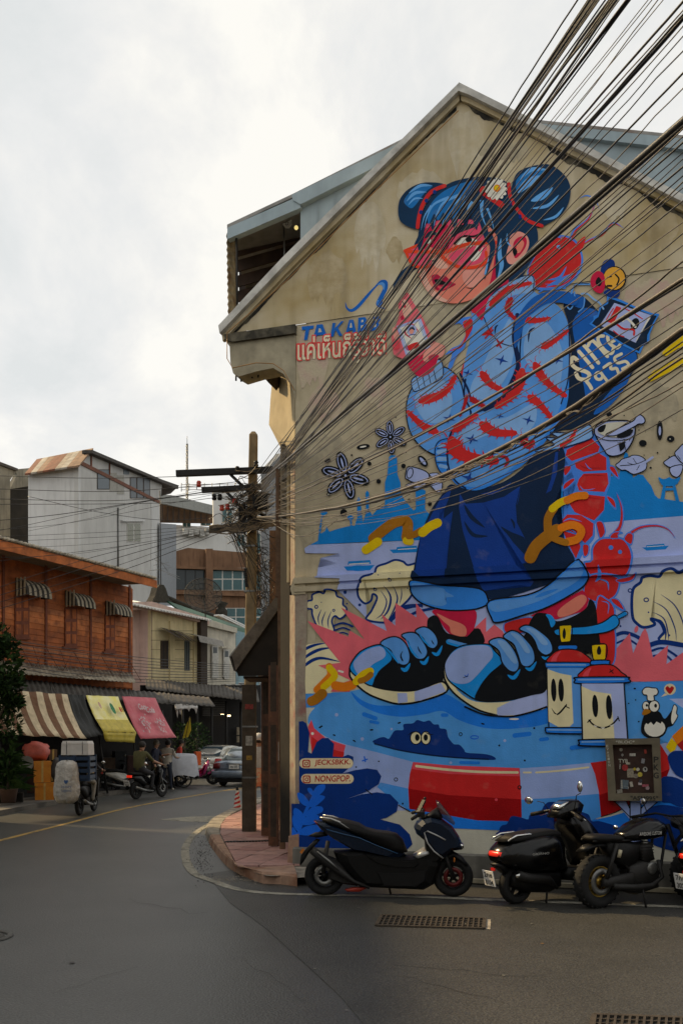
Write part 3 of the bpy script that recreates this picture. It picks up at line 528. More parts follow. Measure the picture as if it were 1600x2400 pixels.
MURAL = r"""
@painted_river 0
F 0 0 1
P lav 725 1278 714 1286 716 1297 795 1298 796 1305 752 1308 751 1320 792 1321 746 1331 744 1349 742 1356 800 1358 793 1384 830 1420 900 1490 1150 1490 1420 1490 1440 1600 1760 1600 1760 1193 1600 1209 1410 1224 1100 1262
@painted_skyline 1
F 680 960 3.733
P sky 175 1186 245 1150 250 1110 256 1050 268 970 280 930 265 905 300 880 330 905 305 930 285 940 280 980 272 1060 268 1090 310 1062 318 1022 345 1070 420 1045 500 1025 528 1020 526 975 500 955 505 935 530 925 555 935 558 952 542 965 542 1015 565 1020 590 940 585 790 600 765 618 790 625 900 640 990 665 900 660 730 675 710 692 730 690 880 720 925 760 880 830 840 830 640 850 580 865 420 880 402 920 402 935 420 940 570 965 640 970 740 1000 790 1080 885 1100 870 1098 710 1130 690 1185 710 1180 870 1210 910 1300 900 1300 1140 660 1160
@painted_boat 1
E sky 600 1390 90 26 0
P sky 470 1375 740 1362 700 1408 500 1412
P sky 510 1330 700 1318 710 1352 505 1362
L white 8 520 1355 690 1345
@painted_boat 2
P sky 870 1228 1115 1215 1110 1250 900 1258
P sky 935 1205 1110 1192 1112 1214 930 1226
L white 6 945 1226 1100 1216
F 1300 950 4.703
@painted_skyline 2
P sky -260 1000 0 1000 60 850 100 940 200 900 590 800 640 780 690 810 720 720 772 520 800 530 860 800 920 765 970 770 1010 830 1060 890 1100 990 1140 1030 1180 1032 1411 1068 1700 1110 1700 1195 1411 1222 760 1275 470 1300 -100 1330
@painted_gateway 1
P sky 1160 1040 1195 870 1225 870 1207 1045
P sky 1330 1060 1290 870 1322 870 1372 1068
P sky 1205 915 1325 910 1328 940 1203 945
S sky 1140 795 1185 815 1225 810 1260 795 1290 812 1330 812 1382 795 1360 850 1310 890 1200 892 1160 855
@painted_boat 3
P sky 960 1570 1255 1550 1220 1590 1010 1605
P sky 1005 1545 1205 1527 1208 1562 1005 1578
L white 6 1015 1562 1195 1550
@painted_lower_ground 0
F 0 0 1
P gry 700 1560 1000 1560 1300 1640 1760 1600 1760 2040 1600 2026 1140 2004 700 1986
P lav 760 1640 1760 1640 1760 1900 760 1900
P blue 1464 1600 1760 1592 1760 1634 1464 1642
P lav 1500 1640 1760 1634 1760 1760 1500 1760
F 670 1600 2.613
P blue 78 70 420 57 420 150 80 155
@painted_pool 0
F 0 0 1
S blue2 1000 1880 1100 1916 1220 1924 1400 1920 1520 1880 1600 1830 1660 1780 1700 1900 1500 1960 1300 1945 1080 1938 960 1900
S pool 722 1690 738 1660 790 1630 900 1612 1200 1620 1500 1620 1600 1660 1640 1700 1590 1730 1510 1756 1430 1786 1300 1800 1218 1806 1120 1806 1000 1796 890 1768 790 1738 740 1712
F 670 1600 2.613
P lred 138 270 158 228 175 280 250 345 368 385 345 470 300 480 160 420
P red 160 330 250 400 365 430 345 475 160 470
P rim 368 380 560 428 780 487 752 650 580 612 400 560 350 480
P blue 580 612 752 650 757 782 690 745 560 640
P red 780 487 1000 508 1430 524 1440 690 1445 850 1200 848 1000 832 757 780 750 650 760 560
P dred 752 650 1000 690 1440 715 1445 850 1200 848 1000 832 757 780
P lred 780 487 1000 508 1430 524 1433 575 1000 560 772 530
L cream 15 800 512 1000 535 1200 548 1418 551
L ink 5 757 782 1000 834 1200 850 1340 852
F 1120 1680 3.267
P rim 320 396 600 378 860 354 900 450 928 590 600 620 333 636
P blue 333 636 600 620 928 590 942 764 870 795 600 800 335 800
P red 860 354 1000 334 1200 270 1380 190 1450 300 1466 400 1340 560 1080 718 942 766 925 580 895 440
P dred 925 600 1240 500 1466 400 1440 470 1340 560 1080 718 942 766
P blue2 -560 700 0 795 220 800 170 870 -300 850
L cream 14 350 428 405 428
L cream 14 445 428 650 412 845 388
L ink 6 942 766 1090 714 1340 560
S pool 1390 160 1500 60 1560 20 1600 100 1480 200
P yel 1436 232 1480 160 1522 212 1508 255 1470 276
P org 1482 152 1568 70 1760 -60 1760 110 1522 214
P red2 1522 214 1640 120 1700 190 1568 268
F 670 1600 2.613
S blue2 400 57 470 110 560 140 720 137 850 120 970 70 1100 140 1200 190 1350 205 1500 180 1620 130 1700 200 1560 262 1350 285 1200 275 1060 230 960 175 850 195 700 210 560 185 450 130
L blue2 26 480 195 550 220
L blue2 18 520 240 565 248
L blue2 22 960 200 985 200
L blue2 28 1400 325 1490 315
L blue2 18 1070 490 1180 492
L blue2 22 1560 350 1600 345
L blue2 26 1750 400 1860 385
O sea 7 1155 336 24 10 0
E white 1397 224 30 6 0
E rim 312 198 11 11 0
E rim 469 346 11 11 0
E rim 648 285 8 8 0
E rim 1010 492 9 9 0
E rim 1340 356 9 9 0
E lred 1288 718 9 9 0
E white 165 313 9 9 0
O ink 5 675 594 10 10 0
O ink 5 1070 317 9 10 0
O ink 6 1430 642 10 10 0
L ink 10 208 276 222 268
L ink 10 690 249 700 246
L ink 9 520 291 532 290
L ink 8 293 321 302 324
L ink 8 415 355 425 361
L ink 9 1200 252 1212 255
E ink 1520 280 6 6 0
E ink 1306 386 6 6 0
E ink 1462 478 6 6 0
E ink 570 483 5 5 0
E ink 716 742 6 6 0
E ink 432 518 5 5 0
L sea 8 470 480 500 470
L sea 8 482 455 488 485
@painted_bushes 0
@painted_cloud_with_eyes 1
F 670 1600 2.613
S navy 540 370 560 345 600 334 630 345 648 322 670 294 720 290 722 256 778 250 805 230 845 240 880 233 905 256 935 258 945 280 982 288 992 330 1005 352 1030 378 1064 382 1092 412 1110 430 1230 440 1282 462 1240 474 900 448 700 416
L dnav 9 545 375 700 415 900 446 1080 462 1240 470
E cream 797 340 34 39 0
E cream 858 340 29 40 0
O ink 6 797 340 34 39 0
O ink 6 858 340 29 40 0
E ink 806 337 14 21 0
E ink 857 337 13 20 0
T ink 6 745 325 775 305 800 302
T ink 6 850 302 880 318 905 318
@painted_leaves 1
P navy 38 742 85 742 82 240 105 236 128 250 147 310 138 425 160 436 190 366 225 340 262 340 297 375 290 453 345 458 382 442 415 455 416 500 350 556 430 536 500 526 560 535 586 575 570 622 500 667 365 716 470 684 560 672 640 684 690 735 680 790 620 828 580 838 700 870 760 930 776 990 745 1022 300 1014 38 1010
L sea 20 60 1000 85 905 120 800 160 720 190 665
S sea 165 700 175 660 200 630 240 625 240 655 205 690
S sea 160 690 135 660 140 645 160 650 175 680
S sea 150 760 180 760 235 715 238 695 190 690 160 725
S sea 150 745 115 690 75 675 82 720 120 755
S sea 125 820 180 812 228 790 222 760 170 762 135 790
S sea 118 860 105 800 60 768 48 800 70 840
S sea 100 870 160 870 205 838 195 810 140 815 110 840
S sea 85 910 90 850 55 808 42 840 55 890
S sea 78 930 160 935 215 905 200 872 130 880 90 905
S sea 65 990 75 930 45 885 40 930 48 980
L ink 6 490 655 530 685
L ink 6 692 752 760 790
@painted_name_tag 1
L tag 62 116 495 384 495
@painted_name_tag 2
L tag 60 126 590 388 590
F 1120 1680 3.267
@painted_bushes 2
S navy 165 872 180 835 222 822 245 775 270 760 330 772 385 786 395 755 440 740 480 735 500 690 530 658 570 652 600 655 640 668 652 700 690 652 710 645 742 700 800 730 848 752 872 800 930 800 1060 840 1112 880 900 908 200 908
@painted_bushes 3
S navy 1400 480 1470 458 1568 490 1700 560 1760 640 1568 692 1470 660 1400 640
S navy 1450 320 1490 268 1568 262 1700 280 1760 400 1640 480 1568 472 1500 430
S navy 1250 760 1380 678 1568 700 1760 760 1760 1060 1500 1030 1300 950
@painted_sign_post 1
P rim 1160 640 1246 640 1246 1000 1160 1000
P rim 1046 648 1130 648 1165 700 1165 790
P rim 1375 648 1290 648 1246 700 1246 760
L ink 9 1162 640 1165 1000
L ink 9 1246 640 1244 1000
L ink 7 1046 650 1162 768
L ink 7 1135 650 1162 705
L ink 7 1370 655 1250 755
L ink 7 1290 650 1250 700
@painted_wave 1
F 680 1330 3.136
P cream 55 600 140 565 250 552 370 700 450 790 440 830 300 925 60 930
T navy 22 50 660 110 605 180 573 270 556
T navy 24 50 725 130 650 220 605 310 592
T navy 24 55 795 120 715 220 668 370 695
@painted_wave 2
B cream navy 13 205 440 165 350 162 310 125 300 128 252 163 240 165 203 215 183 246 193 270 168 330 175 346 213 388 232 390 275 415 300 410 345 368 378 330 358 308 398 325 470 262 455
T navy 9 232 308 208 370 215 425
T navy 9 264 322 238 390 242 440
T navy 9 305 322 280 390 285 452
O navy 8 194 291 11 11 0
O navy 6 322 317 8 8 20
E navy 405 184 12 13 0
E navy 512 277 11 11 0
E navy 419 268 6 6 0
E navy 231 258 4 4 0
L navy 14 320 430 390 410 460 435
L navy 12 335 462 390 445 440 462
L navy 10 350 490 390 480 425 492
@painted_wave 3
F 0 0 1
B cream navy 5 841 1380 851 1356 876 1347 884 1329 906 1321 926 1313 945 1317 956 1325 980 1321 985 1340 975 1370 960 1403 925 1437 910 1459 860 1453 871 1432 884 1402 874 1393 870 1408 856 1415 842 1402 838 1385
F 680 1330 3.136
T navy 10 665 170 710 250 680 340 630 380
T navy 16 695 140 740 220 720 320 665 385
T navy 12 760 140 790 230 760 320 720 390
T navy 8 818 150 820 210 805 270
O navy 6 737 96 9 9 0
O navy 6 626 165 10 8 0
E navy 658 63 4 4 0
E navy 816 51 4 4 0
E navy 864 154 5 5 0
L navy 34 740 390 830 300 960 285
L lav 14 760 400 860 320 960 300
L navy 20 860 370 930 330 1060 300
@painted_wave 4
F 0 0 1
B cream navy 7 1482 1446 1480 1410 1484 1380 1500 1366 1505 1354 1524 1350 1544 1352 1553 1341 1572 1335 1591 1343 1620 1332 1700 1330 1760 1400 1740 1510 1556 1506 1556 1480 1545 1458 1524 1451 1534 1464 1508 1471 1490 1460
F 1080 1380 3.015
T navy 9 1355 90 1450 150 1510 280 1520 370
T navy 9 1410 40 1510 120 1570 250 1580 360
T navy 9 1350 165 1430 210 1460 300 1465 370
T navy 16 1355 215 1410 230 1445 300 1440 375
O navy 8 1308 80 16 13 0
O navy 8 1194 14 13 12 0
O navy 7 1540 30 13 12 0
E navy 1126 266 7 7 0
E navy 1324 168 6 6 0
L navy 26 1090 330 1160 312 1260 350 1330 420
L navy 14 1100 385 1180 360 1260 410
L navy 34 1330 400 1420 378 1568 400 1700 420
L navy 16 1345 440 1430 422 1540 490
L navy 14 1360 475 1440 470 1490 510
E navy 1470 330 7 7 0
@painted_spikes 1
F 680 1330 3.136
P pink 130 395 430 512 440 465 550 532 375 295 712 470 675 345 775 430 775 262 930 370 925 262 1030 390 1080 560 660 700 470 760 440 915 300 915 330 870 445 830 208 722 372 702
L white 14 360 762 390 770
@painted_spikes 2
P pink 1330 470 1440 365 1440 475 1500 420 1560 470 1600 540 1420 600 1330 560
@painted_spikes 3
F 1080 1380 3.015
P pink 950 655 1000 455 1085 365 1085 440 1192 315 1215 460 1278 310 1300 280 1318 320 1355 490 1462 400 1450 535 1568 450 1720 380 1720 645 1300 657
E pink 1238 288 13 24 15
@painted_swirl 1
F 680 1330 3.136
L org 54 290 730 300 790 250 850 200 900
L yel 50 290 740 330 800 250 880
L org 66 335 870 400 880 460 865
L brn 72 240 930 190 970 160 985
@painted_lobster 1
F 940 1020 2.904
S out 1100 95 1300 -10 1362 50 1412 150 1425 300 1388 430 1375 520 1316 610 1314 700 1255 775 1190 870 1115 740 1065 625 1075 565 1130 500 1150 440 1185 330 1135 200
P red 1128 100 1290 18 1350 80 1340 115 1160 178 1118 140
P red 1180 190 1340 122 1395 155 1396 240 1240 250 1190 225
P red 1208 302 1240 264 1402 258 1410 330 1382 388 1210 378 1196 340
P red 1156 425 1200 398 1386 420 1378 512 1312 582 1180 525 1146 472
P red 1082 592 1130 542 1222 545 1308 604 1302 684 1250 738 1180 668 1078 622
P red 1130 725 1100 652 1198 682 1220 762 1188 842
T red2 10 1215 205 1260 225 1380 225
T out 8 1250 190 1275 225 1300 235
T out 8 1215 345 1245 375 1320 365
T red2 8 1230 280 1300 272 1390 280
T red2 8 1190 440 1260 425 1360 440
T out 10 1100 590 1150 570 1230 590
T out 8 1110 625 1180 660 1210 720
S out 1362 68 1420 55 1482 100 1470 130 1400 100
S red 1372 72 1420 66 1470 100 1450 100 1400 88
S out 1412 210 1450 215 1485 290 1470 300 1415 245
S red 1420 218 1450 225 1475 288 1430 246
S out 1398 410 1450 440 1465 505 1440 500 1400 445
S red 1402 418 1445 445 1456 495 1415 450
S out 1325 590 1370 590 1392 660 1355 716 1330 650
S red 1330 596 1366 596 1384 660 1356 700 1340 650
S out 1232 745 1280 748 1276 810 1240 835
S red 1238 752 1272 755 1268 808 1245 822
S out 1105 215 1150 205 1165 235 1110 290
S red 1110 222 1148 212 1150 235 1115 275
S out 1105 330 1170 290 1195 310 1100 385
S red 1112 335 1165 298 1175 312 1110 368
B red out 14 1295 860 1300 770 1350 710 1430 700 1510 710 1560 780 1568 860 1530 960 1440 960 1300 970 1245 880
B red out 12 1265 980 1330 950 1450 960 1485 1000 1460 1090 1380 1140 1300 1130 1240 1080
B red out 10 1330 1130 1400 1120 1450 1180 1450 1290 1460 1400 1440 1560 1320 1560
B red out 8 700 1290 760 1260 860 1240 900 1260 860 1340 720 1350
T out 26 1340 890 1350 960 1320 1000
T out 12 1330 980 1400 1000 1410 1060
T out 9 1360 1130 1410 1150 1405 1220
E out 1426 767 16 16 0
E out 1488 797 14 14 0
S out 1460 985 1560 960 1600 940 1580 990 1500 1012
S red 1465 988 1550 968 1590 948 1570 985 1500 1003
S out 1425 1110 1480 1120 1525 1190 1500 1200 1430 1150
S red 1430 1118 1475 1126 1512 1188 1450 1150
K out 40 1425 700 1480 640 1506 560 1500 470 1462 390
K red 26 1430 690 1482 635 1500 560 1494 480 1468 405
F 1300 950 4.703
S out 595 1465 640 1400 730 1395 748 1420 700 1430 700 1475
S red 610 1460 650 1410 710 1405 690 1430 690 1465
S out 755 1480 800 1405 865 1420 860 1500 830 1550
S red 768 1480 805 1418 852 1430 850 1500 830 1530
K out 46 835 1410 950 1345 1120 1328 1250 1370 1325 1470
K red 28 840 1408 950 1348 1120 1332 1240 1370 1315 1450
@painted_lobster 2
F 900 370 3.136
S out 1050 850 1110 700 1190 605 1300 570 1400 600 1452 690 1460 790 1410 890 1300 965 1150 975 1090 940
S red 1060 835 1125 705 1200 615 1300 582 1388 612 1438 695 1445 780 1396 876 1296 945 1150 955 1100 930
T out 30 1190 950 1300 900 1400 850
T out 20 1200 900 1290 880 1340 800
T out 10 1180 930 1290 930 1380 880
E hairl 1281 657 14 14 0
L out 12 1140 990 1200 960 1330 960
K out 40 1380 610 1400 540 1500 450 1550 340
K red 26 1385 600 1410 540 1500 455 1545 350
T out 10 1435 300 1490 280 1550 310 1580 380
T out 14 1430 650 1500 610 1600 560 1680 480 1760 520
T red 12 1440 655 1510 610 1600 570 1680 490 1740 510
S red 1410 640 1475 580 1470 640 1440 690
L out 8 1300 590 1240 585 1170 640
@painted_braid 1
S out 510 1230 560 1185 650 1170 690 1230 660 1300 610 1340 590 1400 530 1470 490 1568 470 1540 500 1440 450 1450 500 1400 560 1370 600 1290 560 1220
S red 580 1210 650 1190 650 1250 610 1330 560 1400 480 1420 560 1380 600 1300
S red 590 1500 640 1420 700 1400 720 1480 600 1600 560 1600
@painted_girl 0
F 940 1020 2.904
S crim 225 1190 495 1185 492 1330 440 1372 330 1352 255 1250
S salm 243 1215 330 1255 420 1290 446 1330 430 1372 345 1352 330 1305 290 1270
S ink 178 1285 200 1238 250 1236 300 1335 370 1372 440 1376 500 1322 540 1328 562 1420 400 1452 200 1440
P crim 880 1230 1050 1150 1235 1055 1278 1120 1255 1195 1060 1255 950 1250
S salm 1065 1205 1120 1150 1225 1088 1262 1125 1200 1200 1085 1242
S ink 870 1290 920 1215 1000 1222 1062 1268 1180 1230 1260 1175 1284 1118 1322 1165 1336 1300 1332 1470 1050 1480 880 1360
F 680 1330 3.136
B cream ink 14 440 757 452 820 560 922 700 982 810 1005 960 985 1150 915 1115 840 950 898 800 908 620 878 500 810 448 742
P lav 790 925 860 925 865 990 795 1000
P lav 915 915 1110 850 1145 912 960 980 918 985
B cy ink 10 442 752 460 690 530 612 660 568 720 618 752 680 655 770 605 872 500 812
S rim 468 722 482 680 560 612 660 582 702 622 690 668 605 718 545 795 500 785
P ink 605 872 625 810 655 765 750 690 860 600 1000 470 1018 390 1050 355 1090 368 1132 480 1250 510 1330 508 1352 450 1400 458 1420 560 1300 600 1230 640 1150 740 1120 842 950 900 790 912
B lb ink 10 665 562 720 520 790 514 850 560 882 640 872 705 825 720 770 682 740 612
B lb ink 10 820 502 870 480 930 488 982 550 1012 620 985 672 930 672 890 622 868 550
B lb ink 10 920 472 970 440 1022 450 1072 500 1088 560 1058 598 1010 582 978 522
T cy 18 690 580 750 640 800 710
T cy 16 850 520 900 620 950 670
T cy 14 945 480 985 540 1040 590
T ink 10 830 615 815 650 830 690 810 660
T ink 9 940 580 950 610 970 640
T ink 8 1040 535 1050 555 1062 570
T cy 30 815 740 850 755 885 705
T cy 28 955 690 990 705 1020 655
T cy 26 1042 625 1085 640 1120 575
L cy 36 1165 548 1240 570 1330 592
L lb 22 1170 540 1240 560 1320 580
L yel 58 490 840 540 790 590 765
L brn 44 520 835 560 820 595 790
F 0 0 1
S cream 1040 1566 1046 1602 1079 1637 1126 1666 1180 1680 1240 1670 1284 1656 1283 1615 1240 1634 1180 1646 1116 1645 1080 1626 1052 1590
P lav 1165 1660 1195 1645 1282 1618 1283 1655 1215 1676 1165 1678
F 680 1330 3.136
L ink 13 1128 748 1140 830 1200 920 1300 1000 1400 1055 1520 1088
B cy ink 10 1142 760 1146 690 1200 612 1290 572 1450 566 1500 610 1560 700 1470 800 1400 900 1378 975 1250 900 1165 830
S rim 1142 750 1150 690 1205 620 1300 580 1430 575 1478 600 1488 660 1440 720 1370 800 1310 850 1230 855 1165 820
T sea 10 1280 790 1300 805 1310 780
L ink 5 1275 812 1308 800
F 1080 1380 3.015
L ink 12 30 835 150 885 250 900 370 902 500 872 605 836
S ink 110 790 130 700 200 605 270 545 350 470 450 330 500 240 520 195 560 176 610 180 660 235 690 268 800 270 950 262 965 330 960 470 860 440 760 500 640 520 605 715 500 755 300 798
B lb ink 10 198 382 250 350 312 360 380 440 412 530 392 586 340 580 290 520 268 440
B lb ink 10 300 342 350 300 402 308 460 360 512 430 522 510 480 552 430 540 400 460 370 392
B lb ink 10 415 290 445 262 500 266 572 312 632 370 648 440 602 472 550 440 520 370 480 322
S lb3 260 370 320 380 370 450 400 520 370 525 310 450
S lb3 350 315 410 330 460 390 490 450 455 450 410 380
S lb3 460 280 520 290 590 350 615 395 575 395 520 330
T cy 28 330 610 375 630 420 570
T cy 26 455 560 495 570 535 515
T cy 22 570 480 600 495 625 480
S cy 600 185 640 190 668 240 640 275 620 220
B cy ink 9 665 292 780 276 900 266 1000 240 1080 188 1115 222 1105 268 1030 308 900 326 780 328 680 332
P cy 1100 196 1160 162 1176 184 1115 216
L ink 6 1100 196 1160 162 1176 184 1115 216
F 940 1020 2.904
S dressd 330 340 390 350 520 368 700 318 860 200 930 108 1104 98 1096 320 1052 450 1056 560 1122 735 1182 862 1100 965 960 1032 620 1122 520 1045 260 1022 84 995 90 900 130 700 200 520 268 420
P dress 275 425 210 540 132 700 95 935 130 965 300 972 312 880 332 650 352 520 290 570 295 480 270 540 260 600 330 420 345 360
P dress 400 400 440 470 560 462 700 422 810 350 780 480 788 600 842 705 690 632 762 732 885 865 780 885 902 1000 880 1032 800 1022 560 1062 520 985 482 860 420 650 395 500
P dress 540 400 620 410 740 340 750 320 660 380
P dress 985 400 1020 300 1050 120 1068 118 1060 260 1020 380
P dress 790 480 800 440 812 352 790 470
T dressd 30 430 475 480 560 570 632
T dressd 26 430 590 490 680 590 690
T dressd 24 680 625 740 670 840 700
T dressd 16 745 570 765 600 772 640
T dressd 22 615 1075 700 1085 800 1040
B lb2 ink 10 63 1042 84 994 260 1022 530 1046 592 1120 578 1160 480 1190 300 1192 150 1150 80 1092
S lb 75 1045 100 1012 270 1040 310 1070 360 1100 300 1110 310 1150 250 1165 140 1130 85 1085
B lb2 ink 11 600 1132 850 1092 1000 1022 1182 862 1222 868 1272 950 1262 1002 1200 1062 1000 1172 850 1222 660 1278 615 1245
S lb 612 1138 850 1105 1010 1032 1185 880 1215 885 1240 940 1180 1010 1000 1105 840 1165 640 1205
T lb2 26 910 1108 980 1080 1070 1050
L brn 84 880 835 920 760 1000 690 1060 650
L brn 56 1000 660 1000 570 1040 500
L yel 50 1028 505 1080 465 1140 440
L org 52 1130 448 1190 420 1250 415
L org 54 1090 635 1170 615 1225 650 1200 710 1130 730
L brn 46 1120 735 1060 715 1010 690
F 680 960 3.733
L brn 92 730 1130 840 1040 930 985 1020 980 1030 1050 1020 1120
L yel 78 665 1230 710 1200 770 1160
L yel 70 1020 1150 1050 1155
L brn 60 1040 1110 1100 1090 1150 1060
L yel 80 1160 1080 1220 1030 1290 995
F 1250 550 4.277
S bagd 300 700 420 600 520 640 660 780 860 940 1000 1130 1044 1250 985 1400 800 1620 560 1900 300 1960 110 1970 300 1600 380 1200 350 900
S bag 390 900 480 760 560 740 660 790 860 980 1000 1150 1034 1255 975 1380 800 1480 560 1690 500 1500 440 1200
S bag 600 1800 760 1580 960 1400 900 1560 740 1740
S bag 0 640 100 590 250 568 400 590 520 650 470 740 330 690 150 690 0 740
L ltx 40 436 1260 395 1235 378 1290 430 1345 530 1380 560 1415 530 1455 455 1445 425 1395
L ltx 36 455 1175 520 1250 590 1335
E ltx 428 1115 20 20 0
L ltx 36 500 1108 570 1190 650 1290
L ltx 34 545 1120 575 1070 620 1090 740 1225
L ltx 34 700 1020 650 1030 655 1090 720 1170 780 1195 800 1150
L ltx 34 770 1085 825 1050 795 1005 745 1020 760 1090 830 1140 870 1105
L ltx 36 535 1480 560 1510 580 1545
O ltx 30 655 1420 36 36 0
L ltx 30 690 1410 745 1480
L ltx 30 705 1335 770 1295 775 1350 830 1345 850 1395
L ltx 30 880 1200 812 1240 842 1290 920 1275 950 1315 890 1350
P lb2 555 900 600 860 600 820 640 810 665 720 730 690 738 612 880 660 1050 740 1180 790 1262 800 1215 880 1190 940 1165 1000 1160 1080 1100 1120 1065 1200 900 1120 700 990
P bagd 585 895 620 850 650 830 680 730 745 700 755 640 880 685 1050 760 1180 810 1235 818 1190 900 1170 950 1140 1010 1135 1080 1080 1110 1055 1175 900 1095 700 970
P lav 665 912 810 690 1182 815 1022 1090
P red 740 880 830 720 880 738 800 900
P white 1040 1060 1150 830 1170 840 1020 1080
E ink 1015 900 42 60 20
L white 24 890 870 940 850 1020 930
L red 20 830 900 900 950 1000 960 1005 1010
L red 10 730 860 770 790 800 745
L red 10 800 970 850 1010 905 1030
L red 10 900 740 980 780 1090 850
S navy 670 380 690 290 740 250 800 260 815 320 780 400 700 420
S navy 700 590 760 550 860 560 850 630 780 640
E ink 812 445 118 124 0
E ball 808 445 108 114 0
S crim 570 480 590 410 650 370 710 420 712 540 670 595 600 560
S ink 620 490 650 430 685 480 660 525
L ink 16 820 405 855 450 835 510
L ink 12 740 435 780 425
L ink 20 740 520 780 520
L lb 20 380 590 400 530 450 500 560 500
L lb3 18 480 600 540 600 600 650 660 690 700 750
L lb 14 410 580 410 680 370 750 340 730
L lb 14 510 640 500 730 450 780
L ink 6 400 520 470 495 555 495
F 0 0 1
S lb 1104 724 1130 753 1138 716 1166 676 1246 646 1249 682 1302 714 1326 746 1336 800 1332 893 1316 948 1284 1015 1220 1085 1132 1143 1091 1147 1060 1124 1049 1085 1049 1037 1066 1000 1104 973 1088 935 1084 890 1091 839 1108 769
F 900 750 3.136
B lb ink 9 165 690 178 570 228 480 330 420 430 350 520 398 570 480 592 580 640 700 520 790 475 880 470 985 400 1002 280 942 195 830
S lb2 470 990 480 1080 530 1180 640 1230 780 1200 1000 1040 1200 830 1310 600 1355 420 1340 640 1220 850 1020 1070 740 1240 600 1245 510 1190 466 1090
S lb3 700 740 900 720 1100 620 1110 760 1000 850 800 840 640 900 540 900 560 830
S lb3 640 560 650 460 720 350 800 180 880 60 930 0 960 200 900 420 760 580
S lb3 1040 300 1040 120 1100 40 1200 30 1300 200 1310 360 1280 500 1220 520
S lb3 230 620 260 520 420 440 500 560 480 700 400 760 300 740
B lb3 dnav 8 205 445 280 390 400 295 435 350 425 430 340 480 250 525 215 520
L dnav 6 240 425 262 510
L dnav 6 280 395 302 490
L dnav 6 318 362 345 470
L dnav 6 355 332 385 450
B lb2 dnav 8 375 960 400 900 455 878 470 900 466 1100 470 1140 420 1125 385 1060
L lb3 26 410 930 450 915
L lb3 30 400 975 455 965
L lb3 30 402 1025 455 1025
L lb3 26 415 1075 460 1085
L dnav 6 392 950 460 935
L dnav 6 388 1000 460 995
L dnav 6 392 1052 462 1055
L dnav 12 600 440 590 560 630 650 640 720
L dnav 34 980 -30 955 130 985 300 975 380 920 500 850 600 740 660
L dnav 12 740 660 640 705 520 795 478 890 466 990 480 1100 530 1190 600 1240
L dnav 10 1020 0 1000 200 1000 300
L dnav 9 1355 0 1362 250 1350 450 1300 620
L dnav 16 560 400 620 520 640 600
T dnav 16 1110 60 1070 90 1060 170
T dnav 12 840 40 820 60 815 110
B lb3 dnav 9 1190 870 1280 870 1220 830 1350 830 1500 775 1530 830 1510 880 1300 945 1110 970 1180 940 1250 920
T lb 10 1110 968 1200 955 1290 945
H red 70 270 600 400 562 480 500 520 420
H red 66 385 825 280 775 180 680
H red 66 720 395 790 480 905 535
H red 56 1165 205 1240 165 1345 85
H red 70 1110 330 1160 420 1240 500 1330 560
H red 70 1070 570 1140 620 1225 720
H red 84 720 770 820 830 960 835
H red 120 500 890 540 970 640 1015 820 1040
H red2 66 1010 860 1060 930 1095 900
H red 60 520 815 600 760 680 705
H red 84 1015 380 990 490 930 570 830 640
H red 40 1300 930 1370 880 1410 810
H red2 46 640 580 700 620 740 640
H red2 30 610 560 590 640 560 710
T red2 26 830 1010 890 1010 910 1050 880 1085
X dress 615 395 34
X dress 865 300 44
X dress 480 730 40
X dress 645 880 42
X dress 852 708 26
X dress 1062 740 40
X dress 625 1165 50
X dress 1275 300 36
F 900 370 3.136
S lb3 740 1110 770 1010 860 930 1085 868 1092 985 960 1010 830 1070
L dnav 8 742 1120 770 1010 860 930 1082 868 1095 985
S lb 640 1110 660 1060 720 1130 740 1200 700 1180
L dnav 7 650 1130 700 1165 735 1180
H red 56 785 1085 880 990 970 950 1075 925
H red2 50 935 1040 905 1120 965 1190
H red 50 1035 1195 1130 1200 1215 1185
H red 50 650 1110 690 1140 700 1135
T red 22 720 1310 760 1290 800 1240
L dnav 7 735 1180 780 1280 850 1360 940 1390
L red2 12 745 1290 800 1310
L red2 12 745 1330 800 1270
L red2 12 830 1340 860 1400
L red2 12 830 1390 875 1350
S bag 960 1240 1010 1130 1100 1030 1220 985 1340 1000 1420 1040 1400 1090 1290 1070 1190 1080 1100 1140 1040 1200 1000 1330 960 1400
F 660 620 3.92
S pink 1075 375 1120 300 1160 265 1205 345 1290 480 1390 690 1440 730 1500 760 1490 830 1440 872 1390 985 1260 1035 1165 900 1050 845 1025 790 1015 640 1055 560 1085 450
S crim 1160 895 1330 830 1320 900 1430 870 1385 985 1262 1036
S skin 1330 780 1400 725 1470 740 1500 790 1480 850 1400 880 1330 900 1300 870
S crim 1350 860 1400 830 1450 850 1380 900
S skinl 1105 350 1140 330 1190 400 1200 460 1130 490
L ink 8 1115 350 1140 400
S crim 1115 375 1135 370 1145 400 1120 400
P crim 1095 480 1120 470 1130 510 1100 520
P lav 1058 572 1282 500 1372 765 1150 862
P white 1085 590 1270 530 1345 750 1165 830
T red 14 1150 560 1210 560 1270 640
T crim 14 1150 580 1140 640 1200 690
E lav 1200 610 42 50 20
E skin 1198 622 20 26 20
S hair 1172 605 1185 585 1210 582 1226 600 1222 612 1200 600 1180 612
L navy 6 1165 668 1200 650 1240 655
S red 1150 760 1250 720 1260 760 1170 800
L cy 5 1095 600 1175 825
L cy 5 1265 540 1335 745
S skin 1020 610 1040 585 1075 640 1080 700 1040 690
S lred 1025 700 1080 710 1090 770 1040 790
F 900 370 3.136
S hair 70 960 95 880 170 800 280 740 300 780 220 830 170 890
S hair 250 700 258 560 275 420 370 270 500 185 650 150 770 148 900 185 1000 330 1090 450 1130 560 1120 680 1060 800 1010 880 900 930 740 1060 700 1090 640 900 700 700
